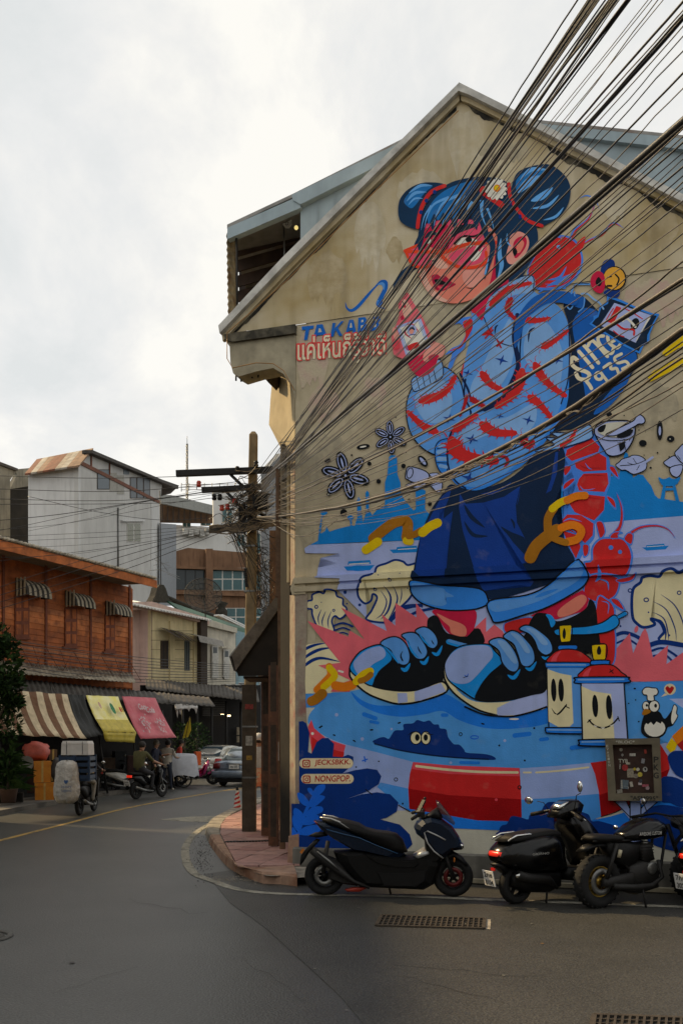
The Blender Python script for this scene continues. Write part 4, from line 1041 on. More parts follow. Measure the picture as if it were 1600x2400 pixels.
S crim 640 1080 700 1050 800 990 900 900 910 930 830 970 760 1060 720 1200
S salm 262 560 300 500 420 470 600 470 720 480 800 540 850 640 830 800 800 920 700 1020 560 1072 440 1066 340 1008 275 910 248 820 250 680
S crim 640 1060 760 960 800 830 830 640 850 720 835 880 760 990
S lens 270 560 300 500 420 465 600 460 720 480 760 560 720 620 560 600 470 700 400 700 380 620 330 640 290 700 262 690
S crim 250 690 262 560 330 520 470 500 470 700 400 690 330 660 300 720 262 700
S skinl 260 850 300 830 330 920 400 1010 470 1055 420 1060 330 1000
S skin 600 820 730 810 720 900 640 960 580 900
S skinl 350 760 400 740 470 800 450 820 390 815
T brow 50 490 595 560 530 700 500
T brow 34 300 600 350 560 400 575
S white 530 640 580 595 650 600 690 620 640 660
E ink 625 610 24 20 0
S white 310 620 340 600 345 625 320 640
L ink 14 520 640 580 585 660 585 720 560
L ink 10 400 720 380 760 330 770 345 810
S lens 480 720 600 670 740 650 750 700 720 770 620 800 530 790
S lens 175 700 260 660 330 710 350 790 240 800
S white 640 740 690 650 700 700 730 660 700 740 650 770
L glas 20 155 690 250 650
L glas 24 160 695 330 700 390 690 440 700
L glas 20 165 700 210 790 280 810 340 800
L glas 26 395 710 480 690 600 645 740 630 830 630
L glas 24 410 700 460 760 560 810 680 810 760 770
L glas 20 750 700 760 770
S lip 350 880 390 862 420 880 450 872 500 920 530 935 490 960 430 985 380 970
S ink 370 905 410 900 460 930 400 940
S lred 390 948 440 955 480 945 430 978
T ink 8 600 960 650 965 690 940
S skin 920 640 930 580 990 548 1050 580 1066 640 1040 710 980 780 920 785 898 740 905 690
S crim 950 640 990 590 1040 590 1045 650 1000 720 960 740
S salm 980 640 1010 610 1030 640 1000 700 970 700
S ink 945 690 965 670 980 700 960 730
S hair 262 690 250 640 262 520 300 390 400 250 560 170 760 150 830 220 850 420 880 600 890 800 830 900 820 760 830 560 760 480 780 640 740 600 700 480 680 540 640 440 600 520 560 430 520 530 480 440 440 530 400 440 360 540 330 460 300 540 290 620
S hairm 330 380 420 270 560 200 700 180 640 300 560 400 520 500 500 420 460 480 440 410 400 470 370 420 330 500
K hairl 22 480 300 370 350 320 440 300 520
K hairl 24 560 280 440 340 385 440 370 510
K hairl 24 600 290 500 360 450 440 430 500
K hairl 20 600 330 540 390 500 450
K hairl 16 350 360 300 440 275 540
K hairl 30 720 320 720 420 750 510
K hairl 20 760 380 790 460 810 540
K hairl 26 650 330 620 380 615 440
T hairl 36 860 600 850 720 865 800 835 900
K hair 60 760 560 800 660 770 800 740 900
T hairl 14 770 740 750 840 740 870
T hairl 12 905 560 905 620 935 660
S hair 108 420 118 320 180 242 280 195 400 193 445 218 335 300 275 400 250 522 190 518 130 480
S hairm 150 330 200 260 300 215 360 215 300 270 240 350 200 380
T hairl 22 185 270 270 215 355 215
T hairl 24 170 330 230 270 315 262
T hairl 14 180 360 230 310 290 310
S hair 940 210 985 112 1100 65 1220 58 1322 130 1368 220 1358 330 1302 425 1200 492 1120 514 1000 425 935 310
S hairm 970 180 1040 110 1160 85 1200 110 1080 200 990 270
T hairl 60 985 265 1060 190 1170 140
T hairl 30 1000 170 1080 95 1200 95
T hairl 50 1080 325 1160 290 1240 225
T hairl 24 1080 380 1200 360 1285 280
T hairl 20 1170 465 1260 440 1320 370
L red 28 448 216 350 262 290 350 262 440 250 520
E navy 375 262 14 16 0
E navy 315 325 14 16 0
E navy 275 410 14 16 0
L red 26 918 200 930 300 990 400 1060 470 1160 508
E navy 930 340 12 18 0
E navy 1000 440 12 18 0
S red 705 240 740 220 800 290 880 340 870 380 820 350 720 280
A white 825 240 82
E org 832 236 26 28 0
E yel 828 232 17 18 0
@painted_lettering 0
F 660 620 3.92
P text 187 572 300 562 292 592 258 596 238 695 208 697 222 600 190 606
P text 325 555 378 550 422 672 392 676 382 648 328 654 312 682 292 684
P gry 345 590 358 588 372 622 338 626
P text 470 540 498 538 488 590 548 524 575 520 520 585 560 656 530 660 498 602 476 664 450 666
P text 622 512 660 508 690 636 662 640 652 606 618 612 608 646 586 648
P gry 634 540 644 540 650 580 626 584
P text 706 492 770 485 782 510 770 540 788 560 776 600 700 625
P gry 735 512 752 510 752 530 732 534
P gry 730 562 752 558 750 580 728 586
P text 848 485 900 478 908 510 885 535 902 560 880 600 806 618
P gry 862 508 880 505 878 522 860 528
P gry 845 555 872 550 868 575 840 582
T text 30 588 350 600 400 640 425 700 390 780 300 850 220 930 150
S text 850 215 900 155 945 142 975 165 972 230 935 310 922 370 890 395 868 360 895 300 930 230 938 180 900 180
S lb 880 190 920 165 950 185 940 240 930 210 915 190
K text 22 880 370 920 400 965 410
K lb 12 890 330 880 360 900 382
@painted_star_anise 1
F 680 960 3.733
A2 487 580 215 0
@painted_star_anise 2
A2 880 245 150 20
@painted_seed 1
E ink 640 327 58 22 -10
E white 640 327 30 7 -10
@painted_seed 2
L ink 34 320 455 342 445
E ink 694 475 18 18 0
E ink 992 495 20 20 0
E ink 775 630 20 20 0
E ink 1043 798 16 18 0
E ink 1223 828 18 20 0
E ink 337 745 14 15 0
E gry 337 745 6 7 0
E ink 513 780 9 9 0
E ink 540 400 8 8 0
E ink 760 192 6 6 0
E ink 924 68 7 7 0
E ink 1015 378 6 6 0
E ink 470 905 30 34 0
@painted_seed 3
E ink 1162 455 32 58 -40
E lav 1162 455 14 40 -40
@painted_cinnamon 1
B lav ink 9 1010 600 1020 530 1050 502 1180 540 1220 590 1190 650 1080 640 1030 615
O ink 8 1050 560 26 46 15
B lav ink 8 1200 620 1280 590 1330 640 1325 710 1290 728 1240 680
B lav ink 7 1220 570 1290 560 1330 600 1280 625
B lav ink 7 1010 670 1090 640 1190 650 1120 690
@painted_mortar 1
F 1300 950 4.703
B lav ink 14 432 290 470 220 560 182 700 172 820 182 880 240 878 330 840 430 760 530 660 565 580 550 530 480 470 380
S gry 470 290 540 215 700 190 830 200 860 260 820 330 700 360 560 345
S ink 680 350 780 285 860 275 830 335 740 365
S ink 470 280 490 245 560 220 540 290 500 305
B lav ink 13 560 330 700 260 860 180 890 140 940 112 985 150 990 190 960 212 920 215 860 250 700 330 620 345
L ink 9 450 340 540 385 660 395 800 380 875 335
P ink 700 430 770 400 770 470 720 520
L ink 6 690 420 780 415
L ink 6 760 380 780 500
L ink 6 820 400 830 370
E ink 597 107 32 28 0
E ink 968 420 42 36 0
E ink 1275 372 42 36 0
E gry 1268 374 7 7 0
@painted_seed 4
E ink 1155 280 34 108 0
E lav 1155 285 14 50 0
E ink 762 120 8 8 0
E ink 925 280 8 8 0
E ink 997 300 5 5 0
E ink 1130 526 10 9 0
E ink 1258 567 7 7 0
E ink 982 552 6 6 0
E ink 1054 692 13 12 0
@painted_leaf 1
B lav ink 10 668 668 710 630 740 600 820 575 850 558 920 560 980 590 1010 640 1000 710 940 745 860 765 780 720 730 718
L lav 26 890 665 990 635 1075 580
L ink 8 720 672 890 655 1000 610
L ink 6 800 640 860 660
L ink 6 860 590 900 650
L ink 6 900 720 930 670
@painted_cinnamon 2
B lav ink 11 1198 640 1230 605 1320 560 1420 640 1390 680 1270 688
B lav ink 11 1270 690 1400 660 1395 740 1350 795 1285 770
B lav ink 12 1320 540 1360 480 1411 430 1470 420 1560 560 1500 660 1400 640
L ink 8 1350 560 1380 600
@painted_spray_cans 0
F 1080 1380 3.015
P yel 695 265 780 262 772 372 708 378
S ink 718 315 730 280 742 315 735 355 722 350
L ink 7 695 265 780 262 772 372 708 378 695 265
L blue2 26 700 418 808 416
B red ink 9 622 525 640 470 700 434 800 432 870 460 910 525
S lred 635 520 655 475 690 450 705 445 680 490 670 522
B blue2 ink 9 595 530 605 522 900 524 910 545 890 562 620 562 598 550
L lb3 10 610 540 880 540
P ink 603 560 905 560 905 990 618 990
P lb 613 562 900 562 900 985 627 985
P cream 612 570 700 600 780 615 795 950 770 975 690 978 620 940
B blue2 ink 9 600 990 620 982 880 985 890 1005 860 1025 630 1022 600 1010
L lb3 9 615 998 860 1000
E ink 656 718 19 82 -2
E ink 708 718 20 82 -2
T ink 12 640 845 680 890 740 830 745 815
L ink 7 735 830 765 845
P cream 655 885 668 898 680 890
P yel 922 400 1022 398 1018 500 938 502
S ink 960 435 975 405 990 435 985 465 965 465
L ink 8 922 400 1024 396 1018 502 938 504 922 400
B blue2 ink 9 915 520 935 508 1040 508 1050 525 1035 540 925 540
B red ink 9 845 630 860 580 920 545 1060 540 1130 590 1152 630
S lred 858 625 880 585 920 560 905 600 895 628
L ink 6 1052 572 1075 600
L ink 6 1075 575 1050 592
B blue2 ink 10 810 645 825 628 1160 625 1182 640 1170 665 830 672
L lb3 11 830 645 1150 642
P ink 842 668 1155 668 1184 1075 854 1082
P lav 854 672 1146 672 1172 1065 864 1072
P cream 852 690 930 725 1060 745 1080 990 1085 1068 866 1072
B blue2 ink 10 836 1080 860 1068 1200 1066 1200 1112 860 1110 838 1095
L lb3 10 855 1084 1180 1080
E ink 948 830 21 80 -3
E ink 1046 838 22 86 -3
L ink 11 905 930 940 965 1000 985 1060 965 1110 915
L ink 7 895 945 918 925
L ink 7 1108 905 1118 935
P white 935 965 950 980 965 972
P white 985 982 1005 995 1018 980
P white 1050 970 1070 975 1085 955
@painted_bird 0
F 1080 1380 3.015
E ink 1360 1000 90 62 0
S ink 1290 900 1330 860 1400 870 1440 920 1500 850 1500 960 1460 980 1440 1020 1380 1050 1300 1040 1270 1000
E white 1368 985 74 62 0
P ink 1296 940 1320 960 1340 942 1360 965 1380 940 1410 955 1420 930 1360 900 1300 905
E ink 1308 832 30 38 0
E white 1306 830 22 30 0
E ink 1362 832 42 46 0
E white 1364 832 33 38 0
E ink 1312 825 8 10 0
E ink 1374 828 10 14 0
S brn 1278 880 1300 850 1338 862 1330 880 1290 895
B white ink 7 1318 790 1312 755 1290 750 1280 725 1300 700 1330 698 1350 702 1380 705 1392 730 1380 752 1362 758 1362 792
B white ink 6 1480 920 1490 860 1505 820 1525 840 1520 880 1530 900 1510 940 1490 960
E tag 1475 712 42 40 0
P tag 1440 740 1412 765 1460 752
S tred 1474 745 1445 712 1448 695 1462 690 1474 702 1486 690 1502 698 1500 715
E ink 1227 707 9 6 0
E ink 1255 940 6 6 0
E ink 1233 787 5 5 0
E ink 1184 812 5 5 0
@painted_yellow_tag 0
F 1250 550 4.277
P yel 1290 1180 1497 990 1620 900 1620 1060 1497 1150 1450 1140 1330 1220 1290 1210
@painted_yellow_tag 2
P yel 1140 1430 1200 1370 1497 1220 1620 1170 1620 1290 1480 1320 1170 1480
"""
DOTTED = ('painted_pool', 'painted_wave', 'painted_seed', 'painted_mortar', 'painted_leaf', 'painted_bird', 'painted_cinnamon')
paint_items = []     # (part, polygons in pixel space, colour)
def m_parse():
    fx, fy, fs = 0, 0, 1; part = None; rr = random.Random(5)
    def cv(v): return [(fx+v[i]/fs, fy+v[i+1]/fs) for i in range(0, len(v)-1, 2)]
    def sm(p, closed, k=5): return [(q.x, q.y) for q in crom([Vector((x, y)) for x, y in p], closed, k)]
    def stroke(p, wf, caps=True):
        P = [Vector(q) for q in p]; n = len(P); L_, R_ = [], []
        for i in range(n):
            d = P[min(i+1, n-1)]-P[max(i-1, 0)]
            if d.length < 1e-6: d = Vector((1, 0))
            d.normalize(); nn = Vector((-d.y, d.x)); h = wf(i/(n-1))/2; L_.append(P[i]+nn*h); R_.append(P[i]-nn*h)
        qs = [[L_[i], L_[i+1], R_[i+1], R_[i]] for i in range(n-1)]
        if caps:
            for e, s in ((0, -1), (n-1, 1)):
                d = (P[min(e+1, n-1)]-P[max(e-1, 0)]).normalized()*s; nn = Vector((-d.y, d.x)); h = wf(0 if e == 0 else 1)/2
                if h > .6: qs.append([P[e]+nn*h*math.cos(a)+d*h*math.sin(a) for a in [i*math.pi/6 for i in range(7)]])
        return [[(q.x, q.y) for q in quad] for quad in qs]
    def ell(cx, cy, rx, ry, rot, n=18):
        c, s = math.cos(R(rot)), math.sin(R(rot)); return [(cx+rx*math.cos(a)*c-ry*math.sin(a)*s, cy+rx*math.cos(a)*s+ry*math.sin(a)*c) for a in [2*math.pi*i/n for i in range(n)]]
    def put(c, polys): paint_items.append((part, polys, c))
    def shrimp(c, wd, p):
        P = sm(p, False, 6); put(c, stroke(P, lambda t: wd*(1-.55*t)*min(1, .55+t*4), True))
        n = len(P)
        for i in range(1, n-1, 2):
            d = (Vector(P[min(i+1, n-1)])-Vector(P[i-1])).normalized(); nn = Vector((-d.y, d.x)); h = wd*(1-.55*i/n)/2
            for s in (-1, 1):
                a = Vector(P[i])+nn*s*h*.8; b = a+nn*s*wd*.33-d*wd*.16
                put(c, stroke([tuple(a), tuple((a+b)/2-d*wd*.02), tuple(b)], lambda t: wd*.14*(1-t*.8), False))
        d = (Vector(P[0])-Vector(P[2])).normalized(); nn = Vector((-d.y, d.x))
        for s in (-1, 1):
            a = Vector(P[0])+nn*s*wd*.2+d*wd*.3; put(c, stroke(sm([tuple(a), tuple(a+d*wd*.35+nn*s*wd*.1), tuple(a+d*wd*.45+nn*s*wd*.4)], False, 4), lambda t: wd*.08*(1-t*.6), False))
    for ln in MURAL.strip().splitlines():
        w_ = ln.split(); c = w_[0]
        if c[0] == '@': part = c[1:]+(' '+w_[1] if len(w_) > 1 else ''); continue
        if c == 'F': fx, fy, fs = float(w_[1]), float(w_[2]), float(w_[3]); continue
        if c == 'A':
            cx, cy = cv([float(w_[2]), float(w_[3])])[0]; r = float(w_[4])/fs
            for k in range(13):
                a = k*2*math.pi/13; put(w_[1], [ell(cx+r*.62*math.cos(a), cy+r*.62*math.sin(a), r*.40, r*.21, math.degrees(a))])
            put(w_[1], [ell(cx, cy, r*.45, r*.45, 0)]); continue
        if c == 'A2':
            cx, cy = cv([float(w_[1]), float(w_[2])])[0]; r = float(w_[3])/fs
            for k in range(6):
                a = R(-105+60*k+float(w_[4])*.5); ex, ey = cx+r*.56*math.cos(a), cy+r*.56*math.sin(a); dg = math.degrees(a)
                put('ink', [ell(ex, ey, r*.46, r*.235, dg)]); put('lav', stroke(ell(ex, ey, r*.36, r*.155, dg)+[ell(ex, ey, r*.36, r*.155, dg)[0]], lambda t: r*.035, False))
                put('lav', [ell(ex-r*.03*math.cos(a), ey-r*.03*math.sin(a), r*.22, r*.04, dg)])
            put('ink', [ell(cx, cy, r*.13, r*.13, 0)]); put('lav', [ell(cx, cy, r*.05, r*.05, 0)]); continue
        if c == 'B':
            P = sm(cv([float(q) for q in w_[4:]]), True); put(w_[1], [P]); wd = float(w_[3])/fs; put(w_[2], stroke(P+[P[0]], lambda t: wd, False)); continue
        c1 = w_[1]; v = [float(q) for q in w_[2:]]
        if c == 'P': put(c1, [cv(v)])
        elif c == 'S': put(c1, [sm(cv(v), True)])
        elif c == 'L': wd = v[0]/fs; put(c1, stroke(sm(cv(v[1:]), False), lambda t: wd))
        elif c == 'T': wd = v[0]/fs; put(c1, stroke(sm(cv(v[1:]), False), lambda t: wd*(.08+.92*math.sin(math.pi*t)), False))
        elif c == 'K': wd = v[0]/fs; put(c1, stroke(sm(cv(v[1:]), False), lambda t: wd*(1-.92*t), False))
        elif c == 'E' and max(v[2], v[3])/fs < 9.5 and part.split()[0] in DOTTED: q = cv(v[:2])[0]; paint_items.append(('painted_dots', [ell(q[0], q[1], v[2]/fs, v[3]/fs, v[4])], c1))
        elif c == 'E': q = cv(v[:2])[0]; put(c1, [ell(q[0], q[1], v[2]/fs, v[3]/fs, v[4])])
        elif c == 'O': q = cv(v[1:3])[0]; P = ell(q[0], q[1], v[3]/fs, v[4]/fs, v[5]); wd = v[0]/fs; put(c1, stroke(P+[P[0]], lambda t: wd, False))
        elif c == 'H': shrimp(c1, v[0]/fs, cv(v[1:]))
        elif c == 'X':
            q = cv(v[:2])[0]; r = v[2]/fs; put(c1, [[(q[0]+(r if k % 2 == 0 else r*.28)*(1 if k % 4 else 1.25)*math.cos(k*math.pi/4+.35), q[1]+(r if k % 2 == 0 else r*.28)*math.sin(k*math.pi/4+.35)) for k in range(8)]])
m_parse()
def add_wall_text(part, s, x, y, wpx, hpx, c, slope=-.05, rot=0, **k):
    """brush letters in the mural, fitted to a pixel box whose lower left corner is x,y"""
    vs, fs = text_mesh(s, 1.0, **k)
    x0 = min(v.x for v in vs); x1 = max(v.x for v in vs); y0 = min(v.y for v in vs); y1 = max(v.y for v in vs); polys = []
    cr, sr = math.cos(R(rot)), math.sin(R(rot))
    for f in fs:
        q = []
        for i in f:
            a = (vs[i].x-x0)/(x1-x0)*wpx; b = (vs[i].y-y0)/(y1-y0)*hpx
            q.append((x+a*cr-b*sr, y+a*slope-b*cr-a*sr*0))
        polys.append(q)
    paint_items.append((part, polys, c))
for off, c in ((.075, 'tout'), (.012, 'ltx')):
    add_wall_text('painted_slogan 1', 'แค่เห็นก็รู้ว่าดี', 698-(3 if off > .05 else 0), 861+(2 if off > .05 else 0), 205+(6 if off > .05 else 0), 70+(5 if off > .05 else 0), c, slope=-.07, off=off)
add_wall_text('painted_handle 1', 'JECKSBKK.', 738, 1797, 84, 16, 'tred', slope=-.015, shear=.1, off=.02)
add_wall_text('painted_handle 2', 'NONGPOP.', 739, 1833, 83, 15, 'tred', slope=-.01, shear=.1, off=.02)
for kk, (ix, iy) in enumerate(((711, 1782), (712, 1819))):
    for r_, c in ((9, 'tred'), (6.5, 'tag')):
        paint_items.append(('painted_icon %d' % kk, [[(ix+8+x*r_, iy+8+y*r_) for x, y in ((-1, -.7), (-.7, -1), (.7, -1), (1, -.7), (1, .7), (.7, 1), (-.7, 1), (-1, .7))]], c))
    for r_, c in ((4.6, 'tred'), (2.6, 'tag')):
        paint_items.append(('painted_icon %d' % kk, [[(ix+8+r_*math.cos(a), iy+8+r_*math.sin(a)) for a in [i*.5236 for i in range(12)]]], c))
    paint_items.append(('painted_icon %d' % kk, [[(ix+12+x, iy+3.5+y) for x, y in ((0, 0), (1.6, 0), (1.6, 1.6), (0, 1.6))]], 'tred'))
def build_mural():
    lay = []; parts = {}
    for part, polys, c in paint_items:
        xs = [p[0] for q in polys for p in q]; ys = [p[1] for q in polys for p in q]; bb = (min(xs), min(ys), max(xs), max(ys)); l = 0
        for b2, l2 in lay:
            if l2 >= l and bb[0] < b2[2] and b2[0] < bb[2] and bb[1] < b2[3] and b2[1] < bb[3]: l = l2+1
        lay.append((bb, l)); parts.setdefault(part, []).append((polys, c, l))
    print('mural items', len(lay), 'layers', max(l for _, l in lay))
    for part, items in parts.items():
        cols = sorted({c for _, c, _ in items}); mats = [paint(c) for c in cols]
        ob = wall_sheet(part.split()[0], [([W(*p) for p in q], .014+.0005*l, cols.index(c)) for polys, c, l in items for q in polys], mats, wall)
        if part == 'painted_dots': ob['kind'] = 'stuff'
build_mural()
# ================================================================== utility pole
pb = gr(583, 1949, KZ); PY = pb.y
pole = thing('utility_pole', 'square concrete utility pole with dark crossarms and cable tangle', 'pole', (pb.x, pb.y, KZ))
mt_pole = M_('pole_concrete', (.30, .22, .125), .9, var=.35, scale=4, bump=.4, streak=.4)
ztop = at(594, 1012, PY).z; mb = MB(); vs = []
for z, h, px in ((KZ, .112, 583), (4.2, .092, 588), (ztop-.06, .072, 594), (ztop, .03, 594)):
    x = at(px, 1500, PY).x; c = h*.75
    for dx, dy in ((-c, -h), (c, -h), (h, -c), (h, c), (c, h), (-c, h), (-h, c), (-h, -c)): vs.append((x+dx, PY+dy, z))
mb.add(vs, [(i*8+k, i*8+(k+1) % 8, (i+1)*8+(k+1) % 8, (i+1)*8+k) for i in range(3) for k in range(8)]+[range(24, 32)]); mb.build('shaft', mt_pole, pole)
mb = MB(); x = at(584, 1500, PY).x; mb.box((x, PY, KZ+1.3), (.235, .235, 2.6)); mb.build('shade_casing', M_('canopy_shade_brown', (.085, .065, .046), .85, var=.4, scale=6, bump=.3), pole)  # dark box added round the lower shaft for canopy shade and stains
mb = MB(); mb.bar(at(413, 1110, PY-.15), at(640, 1101, PY-.15), .1, .10); mb.build('crossarm', mt_dark, pole)
mb = MB(); mb.bar(at(473, 1149, PY-.13), at(612, 1141, PY-.13), .09, .085); mb.build('crossarm', mt_dark, pole)
mb = MB(); mb.bar(at(596, 1229, PY-.1), at(652, 1229, PY-.1), .07, .06); mb.build('side_arm', mt_dark, pole)
for a, b in (((540, 1112), (590, 1160)), ((530, 1152), (590, 1215)), ((600, 1195), (648, 1229))):
    mb = MB(); mb.bar(at(*a, PY-.12), at(*b, PY-.12), .03, .05); mb.build('brace', mt_dark, pole)
mb = MB(); mb.box(at(611, 1176, PY-.25), (.26, .2, .3)); mb.build('junction_box', mt_black, pole)
mb = MB(); mb.box(at(568, 1205, PY-.22), (.12, .12, .34)); mb.build('junction_box', mt_black, pole)
for px, py, c in ((466, 1134, 1), (520, 1190, 1), (533, 1188, 1), (549, 1175, 1), (502, 1165, 0), (515, 1165, 0), (556, 1100, 0), (600, 1087, 0)):
    mb = MB(); mb.lathe([(0, -.05), (.035, -.05), (.045, -.02), (.03, 0), (.045, .02), (.03, .05), (0, .05)], at(px, py, PY-.25), n=10); mb.build('insulator', M_('red_insulator', (.55, .06, .03), .3) if c else mt_black, pole)
for i in range(9):
    mb = MB(); mb.box(at(575+i*.3, 1334+i*5, PY-.12), (.05, .04, .03)); mb.build('step_peg', mt_dark, pole)
for z in (1.1, 2.0, 2.9, 4.4, 5.2):
    mb = MB(); mb.box((at(586, 1500, PY).x, PY, z), (.25 if z < 2.7 else .2, .25 if z < 2.7 else .2, .03)); mb.build('steel_strap', mt_steel, pole)
for z, w_, h_, c in ((1.75, .12, .17, (.45, .43, .38)), (1.45, .10, .08, (.4, .25, .05)), (2.35, .14, .09, (.35, .06, .05))):
    mb = MB(); mb.box((at(584, 1500, PY).x+.01, PY-.1195, z), (w_, .006, h_)); mb.build('pasted_notice', M_('notice_%d' % int(z*100), c, .8, var=.5, scale=30), pole)
# ------------------------------------------------------------------ cables
I0, IS = 1/PY*1.012, .000246
def dep(px, j=0): return 1/((I0+IS*(px-592))*(1+j))
cr = random.Random(11)
ORD = lambda k: '%d%s' % (k, 'th' if 10 < k < 20 else {1: 'st', 2: 'nd', 3: 'rd'}.get(k % 10, 'th'))
def finish(pts, r, name, label, group, mat, n=6):
    mb = MB(); mb.tube(pts, r, n); o = mb.build(name, mat); return tag(o, label, 'cable', group)
GR = 'cables fanning from the pole across the mural'
def fan(start, exit_, sag, r, mat, jit=.01, wob=0, label=None, seed=0):
    """one cable: leaves the pole, crosses in front of the mural, goes on over the camera to the next pole"""
    sx, sy = start; ex, ey = exit_; rr = random.Random(seed); j = rr.uniform(-jit, jit); pts = []
    k = 34; ext = 1+60/max(60, ex-sx)
    for i in range(k+1):
        t = i/k*ext; x = sx+(ex-sx)*t; y = sy+(ey-sy)*t+sag*4*t*(1-t)*(1-.25*(t-.5)) if t < 1 else sy+(ey-sy)*t
        y += wob*pnoise(Vector((t*9, seed*3.1, 0)))+ (wob*.4)*pnoise(Vector((t*23, seed*1.7, 5)))
        if y < -160 : break
        pts.append(at(x, y, dep(x, j*min(1, t*3))))
    d = (pts[-1]-pts[-2]).normalized(); L = (pts[-1].y+7); end = Vector((pts[-1].x+d.x*L*1.02, -7, 5.9+rr.uniform(-.4, .4))); c = pts[-1]+d*L*.45; a = pts[-1]
    for q in (.2, .4, .6, .8, 1): pts.append(a*(1-q)**2+c*2*q*(1-q)+end*q*q)
    finish(pts, r*(.68 if r < .0044 else .85), 'cable', label or ('black cable slanting across the mural from the pole' if mat is mt_cable else 'tan sun-tinted cable slanting across the mural from the pole'), GR+(' (black)' if mat is mt_cable else ' (tan)'), mat, 6 if r < .009 else 8)
sd = 0
for ex in (1377, 1381, 1388, 1393, 1398, 1402, 1419, 1425, 1431, 1437, 1443, 1466, 1471, 1475, 1518, 1526, 1553):
    sd += 1; tw = 1419 <= ex <= 1443
    thin = ex > 1500
    fan((600+cr.uniform(-14, 26), 1155+cr.uniform(-28, 14)), (ex, 0), cr.uniform(-6, 8), .0028 if thin else cr.choice((.0045, .006, .0075)), mt_cable2 if (thin or sd % 3 == 0) else mt_cable, wob=7 if tw else 2, seed=sd, label='%s cable crossing the mural, %s from the left at the top edge' % ('tan' if (thin or sd % 3 == 0) else 'black', ORD(sd)))
sd0 = sd
for ey, sy, sag, r in ((2, 1150, 0, .006), (24, 1155, 0, .004), (33, 1148, 2, .005), (42, 1152, 4, .009), (62, 1160, 6, .0035), (118, 1165, 10, .0038), (170, 1168, 8, .0048),
        (303, 1160, 10, .004), (320, 1172, 14, .0035), (334, 1165, 10, .0045), (356, 1178, 12, .0032), (372, 1180, 25, .003), (390, 1172, 20, .0045), (411, 1185, 30, .0035), (440, 1186, 30, .003), (470, 1190, 28, .004), (520, 1185, 25, .0028), (575, 1192, 34, .0028),
        (661, 1192, 34, .006), (690, 1196, 44, .003), (716, 1200, 50, .003), (748, 1203, 58, .0035), (800, 1206, 80, .004), (812, 1208, 88, .005), (826, 1208, 92, .004), (838, 1210, 98, .0055), (852, 1212, 100, .004), (868, 1214, 104, .0035), (905, 1216, 110, .003), (960, 1218, 90, .0026)):
    sd += 1; fan((600+cr.uniform(-12, 24), sy+cr.uniform(-8, 8)), (1600, ey), sag, r, mt_cable2 if sd % 3 == 1 else mt_cable, wob=(9 if ey in (118, 838, 812) else 3), seed=sd, label='%s cable crossing the mural, %s from the top at the right edge' % ('tan' if sd % 3 == 1 else 'black', ORD(sd-sd0)))
for k, (ex, ey) in enumerate(((1352, 0), (1450, 0), (1540, 0), (1600, 85), (1600, 205), (1600, 425), (1600, 548), (1600, 610), (1600, 885))):
    sd += 1; fan((600+cr.uniform(-16, 30), 1150+ey*.065+cr.uniform(-22, 18)), (ex, ey), cr.uniform(4, 26)+ey*.07, cr.choice((.0034, .0042, .005)), mt_cable2 if k % 3 else mt_cable, wob=cr.choice((5, 9, 12)), seed=sd, label='wavy cable crossing the mural, %s of nine going round clockwise' % ORD(k+1))
fan((612, 1128), (1600, 283), 4, .017, mt_cable, label='thickest black cable crossing the girl mural to the upper right', seed=90)
fan((612, 1134), (1600, 296), 6, .010, mt_cable, label='black cable running just under the thickest one', seed=91)
fan((604, 1192), (1600, 653), 34, .009, mt_cable2, label='stout tan cable passing below the word on the painted bag', seed=92)
fan((604, 1212), (1600, 772), 92, .013, mt_cable2, label='stout sagging cable bundle crossing the painted sleeve', wob=4, seed=93)
fan((604, 1214), (1600, 780), 95, .012, mt_cable, label='dark sagging cable twisted with the stout bundle', wob=8, seed=94)
# loose short ends tied to the sagging bundle
for i, x0 in enumerate(sorted(cr.uniform(1030, 1380) for _ in range(16))):
    sd += 1; t = (x0-604)/996; y0 = 1212+(772-1212)*t+92*4*t*(1-t); P = []
    L = cr.uniform(60, 160)
    for k in range(9):
        q = k/8; x = x0+L*(q-.5); tt = (x-604)/996; y = 1212+(772-1212)*tt+92*4*tt*(1-tt)+cr.uniform(2, 5)+13*math.sin(math.pi*q)*cr.uniform(.5, 1.4); P.append(at(x, y, dep(x, .012)))
    finish(P, .003, 'loose_wire_end', 'loose wire end tied to the sagging bundle, %s of sixteen from the left' % ORD(i+1), 'loose wire ends on the bundle', mt_cable2, 5)
# cables that hang low round the left of the mural towards the pole bracket
for i, (a, b, sag) in enumerate((((655, 1228), (900, 1180), 22), ((640, 1222), (830, 1195), 14), ((640, 1226), (790, 1218), 36), ((645, 1230), (760, 1232), 26), ((640, 1220), (960, 1158), 30), ((640, 1205), (860, 1130), 12), ((640, 1200), (820, 1100), 8))):
    P = []
    for k in range(13):
        q = k/12; x = a[0]+(b[0]-a[0])*q; P.append(at(x, a[1]+(b[1]-a[1])*q+sag*math.sin(math.pi*q), dep(x, .004*i)))
    finish(P, .003, 'loose_cable', 'loose tan cable drooping over the mural corner, %s of seven by height' % ORD(i+1), 'loose cables by the mural corner', mt_cable2, 5)
